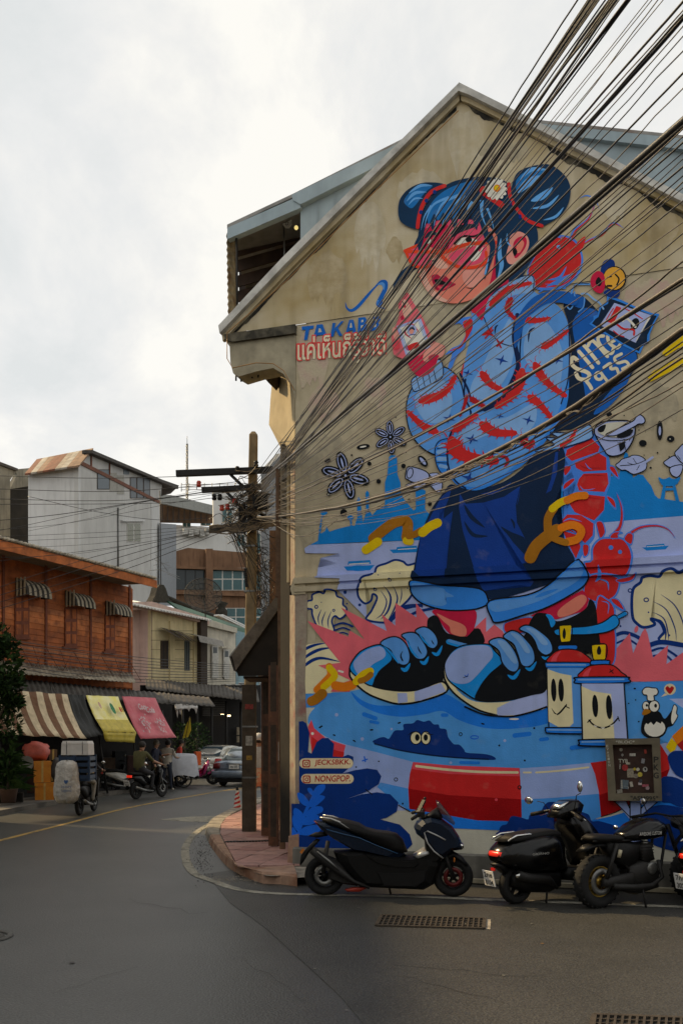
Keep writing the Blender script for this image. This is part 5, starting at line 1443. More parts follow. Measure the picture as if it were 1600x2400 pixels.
# cables going left over the street
GL = 'cables strung over the street to the left'
for i, (pts, y0, r) in enumerate((([(-60, 256), (460, 270), (925, 262), (1180, 245)], 17, .006), ([(-60, 325), (600, 340), (1140, 300), (1260, 285)], 17, .006), ([(-60, 378), (600, 388), (1180, 345), (1290, 330)], 17, .006), ([(-60, 408), (800, 402), (1140, 372), (1290, 360)], 17, .0055),
        ([(-60, 497), (300, 462), (700, 400), (1200, 322)], 15, .006), ([(-60, 556), (150, 515), (500, 440), (840, 380), (1180, 330)], 15, .004), ([(-60, 580), (600, 552), (1100, 520), (1250, 505)], 16, .0035), ([(-60, 606), (620, 575), (1100, 530), (1230, 510)], 16, .0035),
        ([(145, 365), (500, 445), (840, 490), (1080, 480)], 16, .0045), ([(150, 548), (520, 470), (760, 395), (1180, 310)], 15.5, .003), ([(-60, 712), (620, 630), (1100, 540), (1240, 500)], 15, .004), ([(-60, 862), (500, 682), (1100, 545), (1240, 508)], 14, .0045), ([(-60, 905), (560, 706), (1100, 550), (1250, 510)], 14, .005),
        ([(-60, 940), (600, 735), (1100, 555), (1260, 512)], 14, .004), ([(-60, 975), (620, 762), (920, 650), (1150, 560), (1260, 520)], 13.5, .005), ([(-60, 690), (400, 668), (800, 600), (1100, 548)], 16, .003), ([(-60, 640), (500, 615), (1100, 536)], 16, .003), ([(-60, 545), (400, 500), (1150, 350)], 16, .0035))):
    P = crom([Vector((x/2.24, 1000+y/2.24)) for x, y in pts], k=8); x1 = P[-1].x
    finish([at(p.x, p.y, y0+(PY-.2-y0)*((p.x+30)/(x1+30))) for p in P], r, 'street_cable', 'black cable over the street, %s of those strung left of the pole' % ORD(i+1), GL, mt_cable, 5)
# the tangle on the pole
mb = MB(); q = random.Random(4)
for i in range(150):
    cx, cy = q.gauss(575, 22), q.gauss(1190, 30); a = q.uniform(-.9, .35); L = q.uniform(30, 75); P = []
    s1, s2 = q.uniform(-12, 12), q.uniform(-9, 9); Y = PY-q.uniform(.1, .4)
    for k in range(7):
        t = k/6-.5; P.append(at(cx+L*t*math.cos(a)+s2*math.sin(t*5), cy+L*t*math.sin(a)+s1*math.cos(t*6), Y))
    mb.tube(P, q.choice((.004, .006, .008)), 5, mi=1 if i % 2 == 0 else 0)
for i in range(52):   # loops hanging below
    x0, y0 = q.uniform(520, 606), q.uniform(1200, 1245); x1, y1 = q.uniform(598, 655), q.uniform(1260, 1445); P = []
    s = q.uniform(5, 34); Y = PY+q.uniform(-.3, .25)
    for k in range(9):
        t = k/8; P.append(at(x0+(x1-x0)*t+q.uniform(-1, 1), y0+(y1-y0)*t+s*math.sin(math.pi*t), Y))
    mb.tube(P, q.choice((.003, .005, .007)), 5, mi=0 if i % 4 else 1)
for i in range(26):
    cx, cy, r = q.uniform(604, 632), q.uniform(1300, 1430), q.uniform(8, 24); P = [at(cx+r*.6*math.cos(a), cy+r*math.sin(a)+q.uniform(-1, 1), PY+.15) for a in [k*.7 for k in range(9)]]; mb.tube(P, .005, 5)
for i in range(26):   # bundle along the lower arm to the left node
    y0, y1 = q.uniform(1232, 1250), q.uniform(1200, 1232); P = [at(490+(655-490)*t, y0+(y1-y0)*t+14*math.sin(math.pi*t)*q.uniform(-.4, 1), PY-.3) for t in [k/8 for k in range(9)]]; mb.tube(P, q.choice((.008, .012)), 5, mi=1 if i % 3 else 0)
tg = mb.build('cable_tangle', [mt_cable, M_('sun_tinted_cable', (.22, .165, .105), .55, var=.5, scale=20, bump=.1)], pole, kind='stuff')  # paler wires carry the sun's warm tan in their colour
# second post behind the canopy
bp = gr(640, 1905, KZ); mb = MB(); mb.bar((bp.x, bp.y, KZ), (bp.x, bp.y, at(637, 1245, bp.y).z), .15, .15, up=(0, 1, 0))
tag(mb.build('timber_post', M_('brown_post', (.17, .085, .04), .8, var=.4, scale=6, bump=.3, streak=.5)), 'brown timber post rising behind the lean-to canopy', 'post')
# ------------------------------------------------------------------ traffic cone
cb_ = gr(556, 1907); cone = thing('traffic_cone', 'black-topped traffic cone with red and white slanting stripes at the kerb', 'traffic cone', cb_)
mb = MB(); mb.lathe([(0, .02), (.11, .02), (.112, .03)], (0, 0, 0), n=20); mb.box((0, 0, .012), (.3, .3, .03)); mb.build('base', mt_black, cone, local=True)
CR = lambda z: .105-.085*(z/.66)
mb = MB(); mb.lathe([(CR(.02), .02), (CR(.10), .10)], (0, 0, 0), n=20); mb.lathe([(CR(.55), .55), (CR(.66), .66), (0, .665)], (0, 0, 0), n=20); mb.build('body', mt_black, cone, local=True)
mb = MB(); mb.lathe([(CR(.10)+.001, .10), (CR(.55)+.001, .55)], (0, 0, 0), n=20); mb.build('white_sleeve', M_('reflective_white', (.75, .73, .68), .5), cone, local=True)
for k in range(4):
    mb = MB(); vs = []
    for i in range(21):
        a = math.pi*(1.0+i/20*1.0); z = .13+k*.105+.075*(i/20-.5)
        for dz in (0, .05): z2 = max(.1, min(.55, z+dz)); vs.append(((CR(z2)+.004)*math.cos(a), (CR(z2)+.004)*math.sin(a), z2))
    mb.add(vs, [(2*i, 2*i+2, 2*i+3, 2*i+1) for i in range(20)], smooth=True); mb.build('red_stripe', M_('cone_red', (.55, .03, .03), .5), cone, local=True)
# ------------------------------------------------------------------ meter box on the mural
bx = thing('meter_box', 'concrete-framed meter box covered in stickers on the mural wall', 'meter box', W3(1484, 1876, 0))
mt_box = M_('olive_cement', (.16, .135, .09), .85, var=.3, scale=5, bump=.4, streak=.3)
def fr(px, py, o): return W3(px, py, o)
c4 = [(1417, 1733), (1546, 1730), (1551, 1878), (1425, 1877)]; i4 = [(1435, 1746), (1527, 1745), (1533, 1860), (1443, 1861)]
for k in range(4):
    a, b, c, d = c4[k], c4[(k+1) % 4], i4[(k+1) % 4], i4[k]; mb = MB(); mb.slab([fr(*p, .14) for p in (a, b, c, d)], -WN*.14); mb.build('frame_side', mt_box, bx)
mb = MB(); mb.slab([fr(*p, .045) for p in i4], -WN*.03); mb.build('door_panel', M_('rusty_panel', (.05, .02, .012), .7, var=.6, scale=6, bump=.3), bx)
sr = random.Random(8)
for x, y, w_, h_, c in ((532, 410, 60, 60, (.4, .37, .3)), (725, 495, 100, 45, (.6, .57, .5)), (940, 440, 40, 70, (.45, .05, .03)), (900, 600, 55, 80, (.3, .3, .32)), (600, 710, 110, 110, (.4, .03, .03)), (650, 640, 70, 35, (.55, .5, .4)), (815, 740, 60, 60, (.65, .6, .45)), (760, 735, 50, 50, (.5, .38, .02)), (850, 825, 85, 85, (.62, .5, .06)), (935, 740, 80, 90, (.5, .48, .44)), (935, 735, 45, 50, (.02, .02, .02)), (690, 800, 110, 150, (.34, .29, .22)), (780, 850, 90, 80, (.3, .25, .2)), (590, 990, 130, 150, (.12, .16, .19)), (545, 990, 26, 140, (.4, .38, .33)), (705, 990, 50, 90, (.5, .46, .38)), (860, 935, 60, 70, (.05, .05, .07)), (850, 980, 60, 40, (.6, .5, .5)), (940, 1010, 110, 40, (.5, .12, .16)), (975, 1050, 70, 70, (.45, .33, .35)), (515, 690, 14, 90, (.5, .48, .42)), (555, 500, 40, 50, (.35, .33, .3)), (510, 1105, 90, 60, (.35, .33, .28)), (620, 1045, 80, 40, (.4, .4, .38))):
    a = sr.uniform(-.2, .2); n = 8 if abs(w_-h_) < 12 else 4; P = []
    for k in range(n):
        t = 2*math.pi*(k+.5)/n; rx, ry = w_/2*(1 if n == 8 else 1.41), h_/2*(1 if n == 8 else 1.41); X, Y = rx*math.cos(t), ry*math.sin(t)
        P.append(fr(1380+(x+X*math.cos(a)-Y*math.sin(a))/7.127, 1700+(y+X*math.sin(a)+Y*math.cos(a))/7.127, .051+sr.random()*.004))
    mb = MB(); mb.slab(P, WN*.001); mb.build('sticker', M_('sticker_%d_%d_%d' % tuple(int(v*100) for v in c), c, .5, var=.5, scale=60, bump=0), bx)
UZ = Vector((0, 0, 1))
def box_text(s, px, py, hpx, off, mat, wpx=None, name='lettering', vert=False):
    mb = MB(); o = fr(px, py, off); sc_ = (fr(px+10, py, off)-fr(px, py, off)).length/10
    text_on(mb, s, o, WD, UZ, hpx*sc_, width=wpx*sc_ if wpx else None, off=.02); mb.build(name, mat, bx)
mt_chalk = M_('white_marker', (.5, .48, .4), .8); mt_ink = M_('black_marker', (.012, .012, .01), .6)
box_text('*BLOC*', 1442, 1743, 7.5, .143, mt_chalk, 45); box_text('TYR', 1449, 1788, 9, .056, mt_chalk, 23); box_text('"ASM995"', 1477, 1876, 11, .143, mt_ink, 64)
for ch, y in (('P', 1788), ('K', 1806), ('G', 1825)): box_text(ch, 1531, y, 15, .143, mt_ink, 12)
for i, ch in enumerate('EVASION'): box_text(ch, 1420+i*.8, 1752+i*7.5, 6, .143, mt_chalk, 5)
# ================================================================== motorbikes by the mural
mt_navy = M_('blue_black_paint', (.004, .010, .024), .25, var=.2, bump=0, spec=.35)
mt_gloss = M_('black_gloss_paint', (.0035, .0035, .004), .2, var=.2, bump=0, spec=.3)
mt_matte = M_('matte_black_paint', (.005, .005, .005), .5, spec=.2, var=.3, scale=20, bump=.05)
mt_seat = M_('seat_vinyl', (.007, .0065, .0065), .6, spec=.2, var=.3, scale=30, bump=.2)
mt_gold = M_('gold_rim', (.42, .27, .05), .35, .8, var=.3, bump=0)
mt_smoke = M_('smoked_screen', (.02, .018, .02), .08, alpha=.55, bump=0, spec=.8)
mt_silver = M_('silver_plastic', (.42, .42, .41), .3, .5, var=.2, bump=0)
mt_txt = M_('silver_letters', (.5, .49, .46), .4, .3, bump=0)
mt_blk_txt = M_('plate_black', (.01, .01, .01), .6, bump=0)
def conv(pts, ox, oz, kx, kz): return [((x-ox)/kx, (oz-z)/kz) for x, z in pts]
def wheel(par, x, z, r, wd, rim=mt_black, disc=None, spokes=5, tread=False, rr=.62):
    mb = MB(); h = wd/2; mb.lathe([(r*rr, -h*.7), (r*.80, -h), (r*.93, -h*.82), (r, -h*.3), (r, h*.3), (r*.93, h*.82), (r*.80, h), (r*rr, h*.7)], (x, 0, z), 'Y', 28, close=True)
    if tread:
        for k in range(26):
            a = k*2*math.pi/26
            for s in (-1, 1):
                c = Vector((x+math.cos(a+.06*s)*r*.968, s*h*.45, z+math.sin(a+.06*s)*r*.968)); mb.box(c, (.016, h*.62, .022), rot=Matrix.Rotation(-a, 3, 'Y'))
    w_ = mb.build('wheel', mt_tyre, par, local=True)
    mb = MB(); q = h*.6; mb.lathe([(r*(rr-.07), -q), (r*(rr+.02), -q), (r*(rr+.02), q), (r*(rr-.07), q)], (x, 0, z), 'Y', 28, close=True); mb.lathe([(0, -q), (r*.16, -q), (r*.16, q), (0, q)], (x, 0, z), 'Y', 16)
    for k in range(spokes):
        a = 2*math.pi*k/spokes+.3; mb.bar((x+r*.1*math.cos(a), 0, z+r*.1*math.sin(a)), (x+r*(rr-.04)*math.cos(a+.12), 0, z+r*(rr-.04)*math.sin(a+.12)), .03, .028, up=(0, 1, 0))
    mb.build('rim', rim, w_, local=True)
    if disc:
        mb = MB(); mb.lathe([(r*.28, -h*.95), (r*.5, -h*.95), (r*.5, -h*.88), (r*.28, -h*.88)], (x, 0, z), 'Y', 24, close=True); mb.build('brake_disc', disc, w_, local=True)
    return w_
def part(par, name, mat, fn, parent2=None):
    mb = MB(); fn(mb); return mb.build(name, mat, parent2 or par, local=True)
def plate(par, c, wd, ht, lines, rot):
    mb = MB(); mb.box(c, (.008, wd, ht), rot=rot); p = mb.build('number_plate', mt_white, par, local=True)
    ux = rot @ Vector((0, -1, 0)); uz = rot @ Vector((0, 0, 1)); nn = rot @ Vector((-1, 0, 0)); n = len(lines)
    mb = MB()
    for i, s in enumerate(lines):
        o = Vector(c)+nn*.006-ux*wd*.36+uz*(ht*(.5-(i+.86)/n)); text_on(mb, s, o, ux, uz, ht/n*.66, width=wd*.72, off=.02)
    mb.build('plate_text', mt_blk_txt, p, local=True)
# ---- maxi scooter in front of the navy painted leaves
k1 = 699.0
def b1(*pts): return conv(pts, 275, 1428, k1, k1)
p0, p1_ = gr(760.7, 2098.9), gr(1061.3, 2103.3)
s1 = thing('maxi_scooter', 'large dark blue-black scooter parked side-on before the red painted pool ring', 'scooter', p0, math.atan2(p1_.y-p0.y, p1_.x-p0.x))
WB = (p1_-p0).length
wheel(s1, 0, .229, .229, .13, mt_black, mt_steel, 5); 
fw = wheel(s1, WB, .232, .225, .11, mt_black, M_('red_disc', (.12, .008, .008), .4, .3, bump=0), 5)
part(s1, 'lower_body', mt_matte, lambda m: (m.prof(b1((350, 1070), (520, 1060), (640, 1078), (870, 1105), (1000, 1105), (1120, 1085), (1190, 1100), (1195, 1170), (1140, 1320), (1060, 1365), (560, 1350), (440, 1230), (380, 1150)), .19, smooth=False)))
part(s1, 'side_panel', mt_matte, lambda m: m.prof(b1((560, 1075), (760, 1110), (960, 1130), (1080, 1150), (1040, 1190), (860, 1185), (700, 1160), (620, 1120)), .205, smooth=False))
part(s1, 'belly_panel', mt_black, lambda m: m.prof(b1((640, 1210), (900, 1215), (1130, 1180), (1110, 1290), (1020, 1345), (700, 1340)), .2, smooth=False))
part(s1, 'engine_case', mt_dark, lambda m: m.prof(b1((330, 1130), (480, 1160), (560, 1260), (540, 1345), (420, 1330), (300, 1290)), .13, smooth=False))
part(s1, 'rear_body', mt_navy, lambda m: m.prof(b1((190, 828), (270, 832), (430, 888), (560, 942), (800, 1050), (930, 1090), (870, 1135), (640, 1085), (520, 1068), (420, 1010), (340, 965), (250, 900)), .16, smooth=False))
part(s1, 'seat', mt_seat, lambda m: m.prof(b1((240, 806), (300, 800), (430, 818), (540, 845), (600, 882), (690, 905), (790, 915), (850, 930), (895, 975), (935, 1070), (860, 1085), (700, 1015), (560, 945), (430, 890), (270, 835)), .15))
part(s1, 'front_fairing', mt_navy, lambda m: m.prof(b1((985, 872), (1005, 835), (1045, 800), (1110, 783), (1200, 805), (1290, 872), (1340, 945), (1375, 1030), (1360, 1046), (1290, 1055), (1225, 1112), (1170, 1105), (1100, 1010), (1060, 970), (1005, 925)), .2, smooth=False))
part(s1, 'leg_shield', mt_matte, lambda m: m.prof(b1((1060, 905), (1110, 895), (1150, 1010), (1225, 1100), (1180, 1150), (1100, 1170), (1000, 1130), (1075, 1060)), .17, smooth=False))
part(s1, 'shield_trim', mt_silver, lambda m: m.tube([(x, -.205, z) for x, z in b1((1230, 962), (1160, 925), (1090, 893), (1065, 905), (1090, 985), (1140, 1050), (1212, 1104))], .009, 6))
part(s1, 'footboard', mt_silver, lambda m: m.prof(b1((980, 1095), (1060, 1045), (1108, 1050), (1112, 1075), (1010, 1118)), .2))
part(s1, 'windscreen', mt_smoke, lambda m: m.prof(b1((1158, 660), (1185, 672), (1250, 750), (1308, 838), (1300, 858), (1210, 800), (1170, 730)), .13))
part(s1, 'dashboard', mt_black, lambda m: m.prof(b1((1030, 800), (1100, 770), (1170, 720), (1215, 800), (1120, 800)), .14))
part(s1, 'headlamp', mt_chrome, lambda m: m.prof(b1((1325, 985), (1372, 1000), (1376, 1034), (1340, 1030)), .15))
part(s1, 'front_mudguard', mt_black, lambda m: m.prof(b1((1180, 1120), (1290, 1062), (1365, 1105), (1408, 1160), (1412, 1185), (1370, 1150), (1290, 1105), (1215, 1135)), .07))
for s in (-1, 1): part(s1, 'fork', mt_dark, lambda m: m.tube([(x, s*.075, z) for x, z in b1((1215, 1050), (1300, 1280))], .022, 8))
part(s1, 'indicator', M_('amber_lens', (.6, .18, .02), .3, bump=0), lambda m: m.ball(((1300-275)/k1, -.09, (1428-1125)/k1), .022, n=8, sq=(.5, .5, 1.4)))
hb = b1((1060, 770))[0]
part(s1, 'handlebar', mt_black, lambda m: m.tube([(hb[0]-.10, -.36, hb[1]-.01), (hb[0]-.03, -.2, hb[1]+.02), (hb[0], 0, hb[1]+.04), (hb[0]-.03, .2, hb[1]+.02), (hb[0]-.10, .36, hb[1]-.01)], .014, 8))
for s in (-1, 1):
    part(s1, 'grip', mt_seat, lambda m: m.tube([(hb[0]-.125, s*.40, hb[1]-.025), (hb[0]-.06, s*.27, hb[1]+.005)], .02, 8))
    part(s1, 'brake_lever', mt_steel, lambda m: m.tube([(hb[0]-.03, s*.24, hb[1]-.01), (hb[0]-.06, s*.39, hb[1]-.045)], .007, 6))
    part(s1, 'switch_block', mt_black, lambda m: m.box((hb[0]-.03, s*.24, hb[1]+.01), (.09, .07, .06)))
part(s1, 'phone_mount', mt_dark, lambda m: (m.bar((hb[0]-.06, .1, hb[1]+.0), (hb[0]+.01, .18, hb[1]+.14), .05, .02), m.ball((hb[0]+.02, .19, hb[1]+.16), .018, n=8)))
for s in (-1, 1): part(s1, 'grab_rail', mt_silver, lambda m: m.tube([(x, s*.14, z+.008) for x, z in b1((250, 802), (330, 812), (400, 838), (465, 880), (530, 915))], [.008, .012, .013, .012, .006], 6))
part(s1, 'tail_lamp', M_('dark_red_lens', (.16, .01, .01), .2, bump=0), lambda m: m.prof(b1((190, 828), (250, 840), (290, 880), (230, 870)), .12))
part(s1, 'rear_mudguard', mt_black, lambda m: m.prof(b1((140, 955), (200, 925), (275, 922), (300, 950), (220, 968)), .06))
part(s1, 'plate_holder', mt_black, lambda m: m.prof(b1((205, 975), (240, 985), (150, 1090), (100, 1170), (75, 1195), (85, 1110), (130, 1050)), .06))
part(s1, 'side_reflector', M_('amber_lens', (.6, .18, .02)), lambda m: m.box((b1((100, 1070))[0][0], -.07, b1((100, 1070))[0][1]), (.03, .01, .06), rot=Matrix.Rotation(.6, 3, 'Y')))
part(s1, 'exhaust', mt_dark, lambda m: m.tube([(x, -.16, z) for x, z in b1((185, 1052), (260, 1110), (400, 1215), (520, 1300), (640, 1345))], [.045, .055, .05, .022, .018], 12))
part(s1, 'exhaust_shield', mt_steel, lambda m: m.tube([(x, -.215, z) for x, z in b1((230, 1060), (320, 1130), (400, 1200))], [.008, .014, .008], 6))
part(s1, 'swingarm', mt_dark, lambda m: m.bar((0, .09, .229), (.42, .09, .25), .05, .07))
part(s1, 'shock_absorber', mt_dark, lambda m: m.tube([(x, -.12, z) for x, z in b1((310, 985), (270, 1240))], .024, 8))
part(s1, 'side_stand', mt_dark, lambda m: m.tube([(x, .1, z) for x, z in b1((780, 1340), (800, 1425))], .012, 6))
part(s1, 'stand_foot', M_('red_plastic', (.4, .04, .02), .4, bump=0), lambda m: m.prof(b1((440, 1368), (500, 1352), (640, 1345), (560, 1385), (460, 1385)), .05, c0=-.08))
part(s1, 'side_stripe', M_('blue_trim', (.02, .07, .16), .25, bump=0), lambda m: m.tube([(x, -.165, z) for x, z in b1((300, 890), (430, 925), (560, 955), (700, 1015), (860, 1075))], .006, 5))
# ---- round retro scooter
def retro(label, cat, org, th, plates, side_text=None, group=None):
    k = 704.0; c = math.cos(th)
    def b(*pts): return conv(pts, 285, 1440, k*c, k)
    s = thing('retro_scooter', label, cat, org, th, group)
    wheel(s, 0, .21, .21, .12, mt_black, None, 5); wheel(s, 1.26, .21, .21, .11, mt_black, mt_steel, 5)
    part(s, 'rear_body', mt_gloss, lambda m: m.prof(b((95, 1060), (120, 1010), (170, 965), (300, 930), (430, 905), (560, 905), (630, 940), (660, 1000), (672, 1120), (690, 1200), (560, 1215), (400, 1215), (260, 1180), (150, 1130), (110, 1100)), .20, ch=.32))
    part(s, 'engine_cover', mt_matte, lambda m: m.prof(b((230, 1180), (480, 1190), (640, 1210), (640, 1330), (520, 1370), (330, 1350), (210, 1290)), .15))
    part(s, 'seat', mt_seat, lambda m: m.prof(b((140, 955), (250, 905), (430, 886), (580, 884), (630, 905), (640, 945), (560, 935), (300, 955)), .15))
    part(s, 'floorboard', mt_matte, lambda m: m.prof(b((650, 1180), (800, 1190), (900, 1200), (920, 1270), (760, 1300), (640, 1280)), .2))
    part(s, 'leg_shield', mt_gloss, lambda m: m.prof(b((705, 870), (700, 790), (790, 765), (860, 820), (930, 900), (985, 1020), (1000, 1120), (940, 1210), (860, 1210), (850, 1120), (790, 1010)), .21))
    part(s, 'front_mudguard', mt_gloss, lambda m: m.prof([(1.02, .30), (1.06, .42), (1.2, .5), (1.36, .46), (1.46, .34), (1.5, .26), (1.36, .36), (1.2, .4), (1.1, .35)], .08))
    part(s, 'handlebar_head', mt_gloss, lambda m: m.prof(b((600, 800), (640, 730), (720, 665), (800, 660), (850, 700), (820, 780), (720, 800)), .13))
    part(s, 'speedometer', mt_chrome, lambda m: m.prof(b((622, 730), (660, 690), (728, 664), (735, 672), (690, 705), (640, 735)), .08))
    part(s, 'handlebar', mt_black, lambda m: m.tube([(.60, -.36, .93), (.66, -.2, .97), (.70, 0, 1.0), (.66, .2, .97), (.60, .36, .93)], .018, 8))
    for q in (-1, 1):
        part(s, 'grip', mt_seat, lambda m: m.tube([(.58, q*.40, .915), (.64, q*.25, .955)], .023, 8))
        part(s, 'brake_lever', mt_chrome, lambda m: m.tube([(.70, q*.2, .95), (.68, q*.36, .90)], .006, 6))
        mr = part(s, 'mirror', mt_black, lambda m: m.tube([(.66, q*.2, .98), (.64, q*.26, 1.06 if q > 0 else 1.17), (.62, q*.34, 1.07 if q > 0 else 1.2)], .005, 6))
        if q > 0: part(s, 'mirror_glass', mt_chrome, lambda m: m.ball((.58, .44, 1.075), .066, n=14, sq=(.3, 1.05, .68)), mr)
        else: part(s, 'mirror_glass', mt_chrome, lambda m: m.ball((.60, -.35, 1.27), .062, n=14, sq=(.35, .6, 1)), mr)
    for q in (-1, 1): part(s, 'grab_rail', mt_chrome, lambda m: m.tube([(x, q*.13, z) for x, z in b((150, 945), (220, 908), (330, 902), (425, 925))], [.008, .014, .014, .008], 6))
    part(s, 'tail_lamp', M_('lit_red_lens', (.75, .03, .015), .25, emit=.35, bump=0), lambda m: m.prof(b((92, 1062), (105, 1028), (160, 1005), (175, 1030), (150, 1070)), .10))
    part(s, 'tail_trim', mt_chrome, lambda m: m.prof(b((165, 1010), (225, 985), (205, 1015), (180, 1040)), .14))
    part(s, 'indicator', mt_chrome, lambda m: m.prof(b((178, 1075), (200, 1040), (260, 1015), (240, 1055), (200, 1080)), .17))
    part(s, 'rear_mudguard', mt_black, lambda m: m.prof(b((80, 1120), (150, 1110), (200, 1160), (180, 1200), (120, 1150)), .07))
    part(s, 'reflector', mt_red, lambda m: m.box((b((95, 1160))[0][0], 0, b((95, 1160))[0][1]), (.02, .06, .03)))
    part(s, 'exhaust', mt_dark, lambda m: m.tube([(x, -.16, z) for x, z in b((220, 1200), (300, 1230), (480, 1260), (560, 1330))], [.05, .055, .05, .02], 12))
    part(s, 'exhaust_tip', mt_chrome, lambda m: m.tube([(x, -.165, z) for x, z in b((212, 1190), (222, 1218))], .03, 10))
    part(s, 'centre_stand', mt_dark, lambda m: m.tube([(.35, -.12, .2), (.3, -.15, .0)], .012, 6))
    plate(s, (b((90, 1225))[0][0]-.05, 0, b((90, 1225))[0][1]), .17, .17, plates, Matrix.Rotation(-.25, 3, 'Y'))
    if side_text:
        mb = MB(); a = b((330, 1058))[0]; text_on(mb, side_text, (a[0]-.02, -.206, a[1]), (1, 0, 0), (0, 0, 1), .024, width=.24, off=.01); mb.build('side_lettering', mt_txt, s, local=True)
    return s
retro('black retro scooter with lit red tail lamp and chrome oval mirrors by the mural', 'scooter', gr(1208, 2119), R(30), ('2กข', '8104'), 'GIORNO')
retro('scooter cut off by the right edge with red tail lamp and white plate', 'scooter', gr(1652, 2128), R(30), ('7กษ', '3027'))
# ---- cafe racer
k3 = 710.0; th3 = R(26); c3 = math.cos(th3)
def b3(*pts): return conv(pts, 905, 1462, k3*c3, k3)
s3 = thing('cafe_racer', 'matte black cafe racer motorcycle with lettered tank and chunky tyres', 'motorcycle', gr(1399, 2129), th3)
wheel(s3, 0, .285, .285, .15, mt_gold, mt_steel, 12, tread=True, rr=.58); wheel(s3, 1.36, .285, .285, .13, mt_black, mt_steel, 12, tread=True, rr=.6)
part(s3, 'tank', mt_gloss, lambda m: m.prof(b3((1085, 940), (1120, 900), (1190, 848), (1290, 805), (1400, 808), (1470, 845), (1505, 900), (1470, 945), (1370, 962), (1200, 972), (1120, 958)), .15, ch=.35))
part(s3, 'side_cover', mt_matte, lambda m: m.prof(b3((930, 960), (1120, 965), (1240, 985), (1230, 1120), (1120, 1180), (1010, 1120)), .11))
part(s3, 'chain_guard', mt_dark, lambda m: m.prof(b3((900, 1230), (1150, 1200), (1180, 1290), (1000, 1300), (890, 1290)), .05, c0=-.1))
part(s3, 'belly', mt_dark, lambda m: m.prof(b3((1120, 1250), (1400, 1230), (1420, 1340), (1200, 1380), (1110, 1340)), .12))
part(s3, 'rear_mudguard', mt_black, lambda m: m.prof(b3((740, 1030), (800, 985), (900, 965), (980, 985), (960, 1010), (900, 990), (810, 1010)), .07))
part(s3, 'seat', mt_seat, lambda m: m.prof(b3((805, 930), (850, 905), (960, 908), (1060, 920), (1110, 940), (1080, 965), (950, 962), (830, 955)), .12))
part(s3, 'frame', mt_matte, lambda m: [m.tube([(x, q*.09, z) for x, z in pts], .016, 8) for q in (-1, 1) for pts in (b3((820, 950), (1100, 960), (1470, 930)), b3((960, 960), (1130, 1180), (1110, 1260)), b3((1470, 930), (1420, 1200), (1330, 1330), (1120, 1300)))])
part(s3, 'engine', mt_dark, lambda m: (m.prof(b3((1130, 1150), (1250, 1120), (1390, 1150), (1410, 1260), (1350, 1330), (1160, 1320), (1110, 1240)), .14), m.prof(b3((1230, 990), (1340, 980), (1380, 1130), (1260, 1150)), .1)))
for q in range(6): part(s3, 'cylinder_fin', mt_dark, lambda m: m.box((b3((1300, 1000+q*22))[0][0], 0, b3((1300, 1000+q*22))[0][1]), (.17, .2, .01)))
part(s3, 'crank_cover', mt_steel, lambda m: m.lathe([(0, -.155), (.05, -.155), (.065, -.145), (.065, -.12)], (b3((1310, 1180))[0][0], 0, b3((1310, 1180))[0][1]), 'Y', 18))
for q in (-1, 1):
    part(s3, 'shock_absorber', mt_dark, lambda m: m.tube([(x, q*.13, z) for x, z in b3((1000, 975), (915, 1230))], .022, 8))
    part(s3, 'shock_reservoir', M_('cream_canister', (.45, .40, .27), .4, bump=0), lambda m: m.tube([(x, q*.16, z) for x, z in b3((1015, 1020), (1000, 1075))], .02, 8))
    part(s3, 'fork', mt_black, lambda m: m.tube([(x, q*.09, z) for x, z in ((1.1, .83), (1.22, .55), (1.36, .285))], .024, 8))
for q in (-1, 1): part(s3, 'swingarm', mt_matte, lambda m: m.bar((0, q*.11, .285), (.42, q*.1, .33), .035, .05))
part(s3, 'exhaust', mt_dark, lambda m: m.tube([(x, -.15, z) for x, z in b3((1360, 1120), (1400, 1250), (1300, 1310), (1150, 1310), (960, 1290))], [.02, .022, .03, .035, .035], 10))
part(s3, 'carburettor', mt_steel, lambda m: m.tube([(x, -.06, z) for x, z in b3((1270, 985), (1340, 1000))], .02, 8))
part(s3, 'headlamp', mt_black, lambda m: m.lathe([(0, -.1), (.06, -.09), (.085, -.02), (.085, .05), (.07, .06)], (1.2, 0, .86), 'X', 18))
part(s3, 'handlebar', mt_black, lambda m: m.tube([(.92, -.38, .90), (1.03, -.2, .95), (1.06, 0, .93), (1.03, .2, .95), (.92, .38, .90)], .013, 8))
for q in (-1, 1):
    part(s3, 'grip', mt_seat, lambda m: m.tube([(.89, q*.43, .89), (.96, q*.3, .925)], .019, 8))
    part(s3, 'brake_lever', mt_chrome, lambda m: m.tube([(1.02, q*.25, .94), (1.0, q*.4, .9)], .006, 6))
    mr = part(s3, 'mirror', mt_black, lambda m: m.tube([(.99, q*.28, .94), (.99, q*.34, 1.05)], .006, 6))
    part(s3, 'mirror_glass', mt_chrome, lambda m: m.ball((.98, q*.35, 1.08), .045, n=12, sq=(.3, 1, .8)), mr)
part(s3, 'bar_end_mirror', mt_chrome, lambda m: m.ball((b3((1088, 868))[0][0]+.02, .06, b3((1088, 868))[0][1]), .036, n=12, sq=(.5, 1, .7)))
part(s3, 'side_stand', mt_dark, lambda m: m.tube([(.5, -.12, .28), (.47, -.22, 0)], .012, 6))
for q in range(4): part(s3, 'control_cable', mt_cable, lambda m: m.tube([(1.0, -.1+q*.05, .93), (1.14, -.12, .8), (1.0, -.1, .66-q*.03)], .006, 5))
mb = MB(); a = b3((1185, 925))[0]; text_on(mb, 'AWESOME CUSTOM', (a[0]+.005, -.155, a[1]), (1, 0, 0), (0, 0, 1), .038, width=.315, off=.012); mb.build('tank_lettering', mt_txt, s3, local=True)
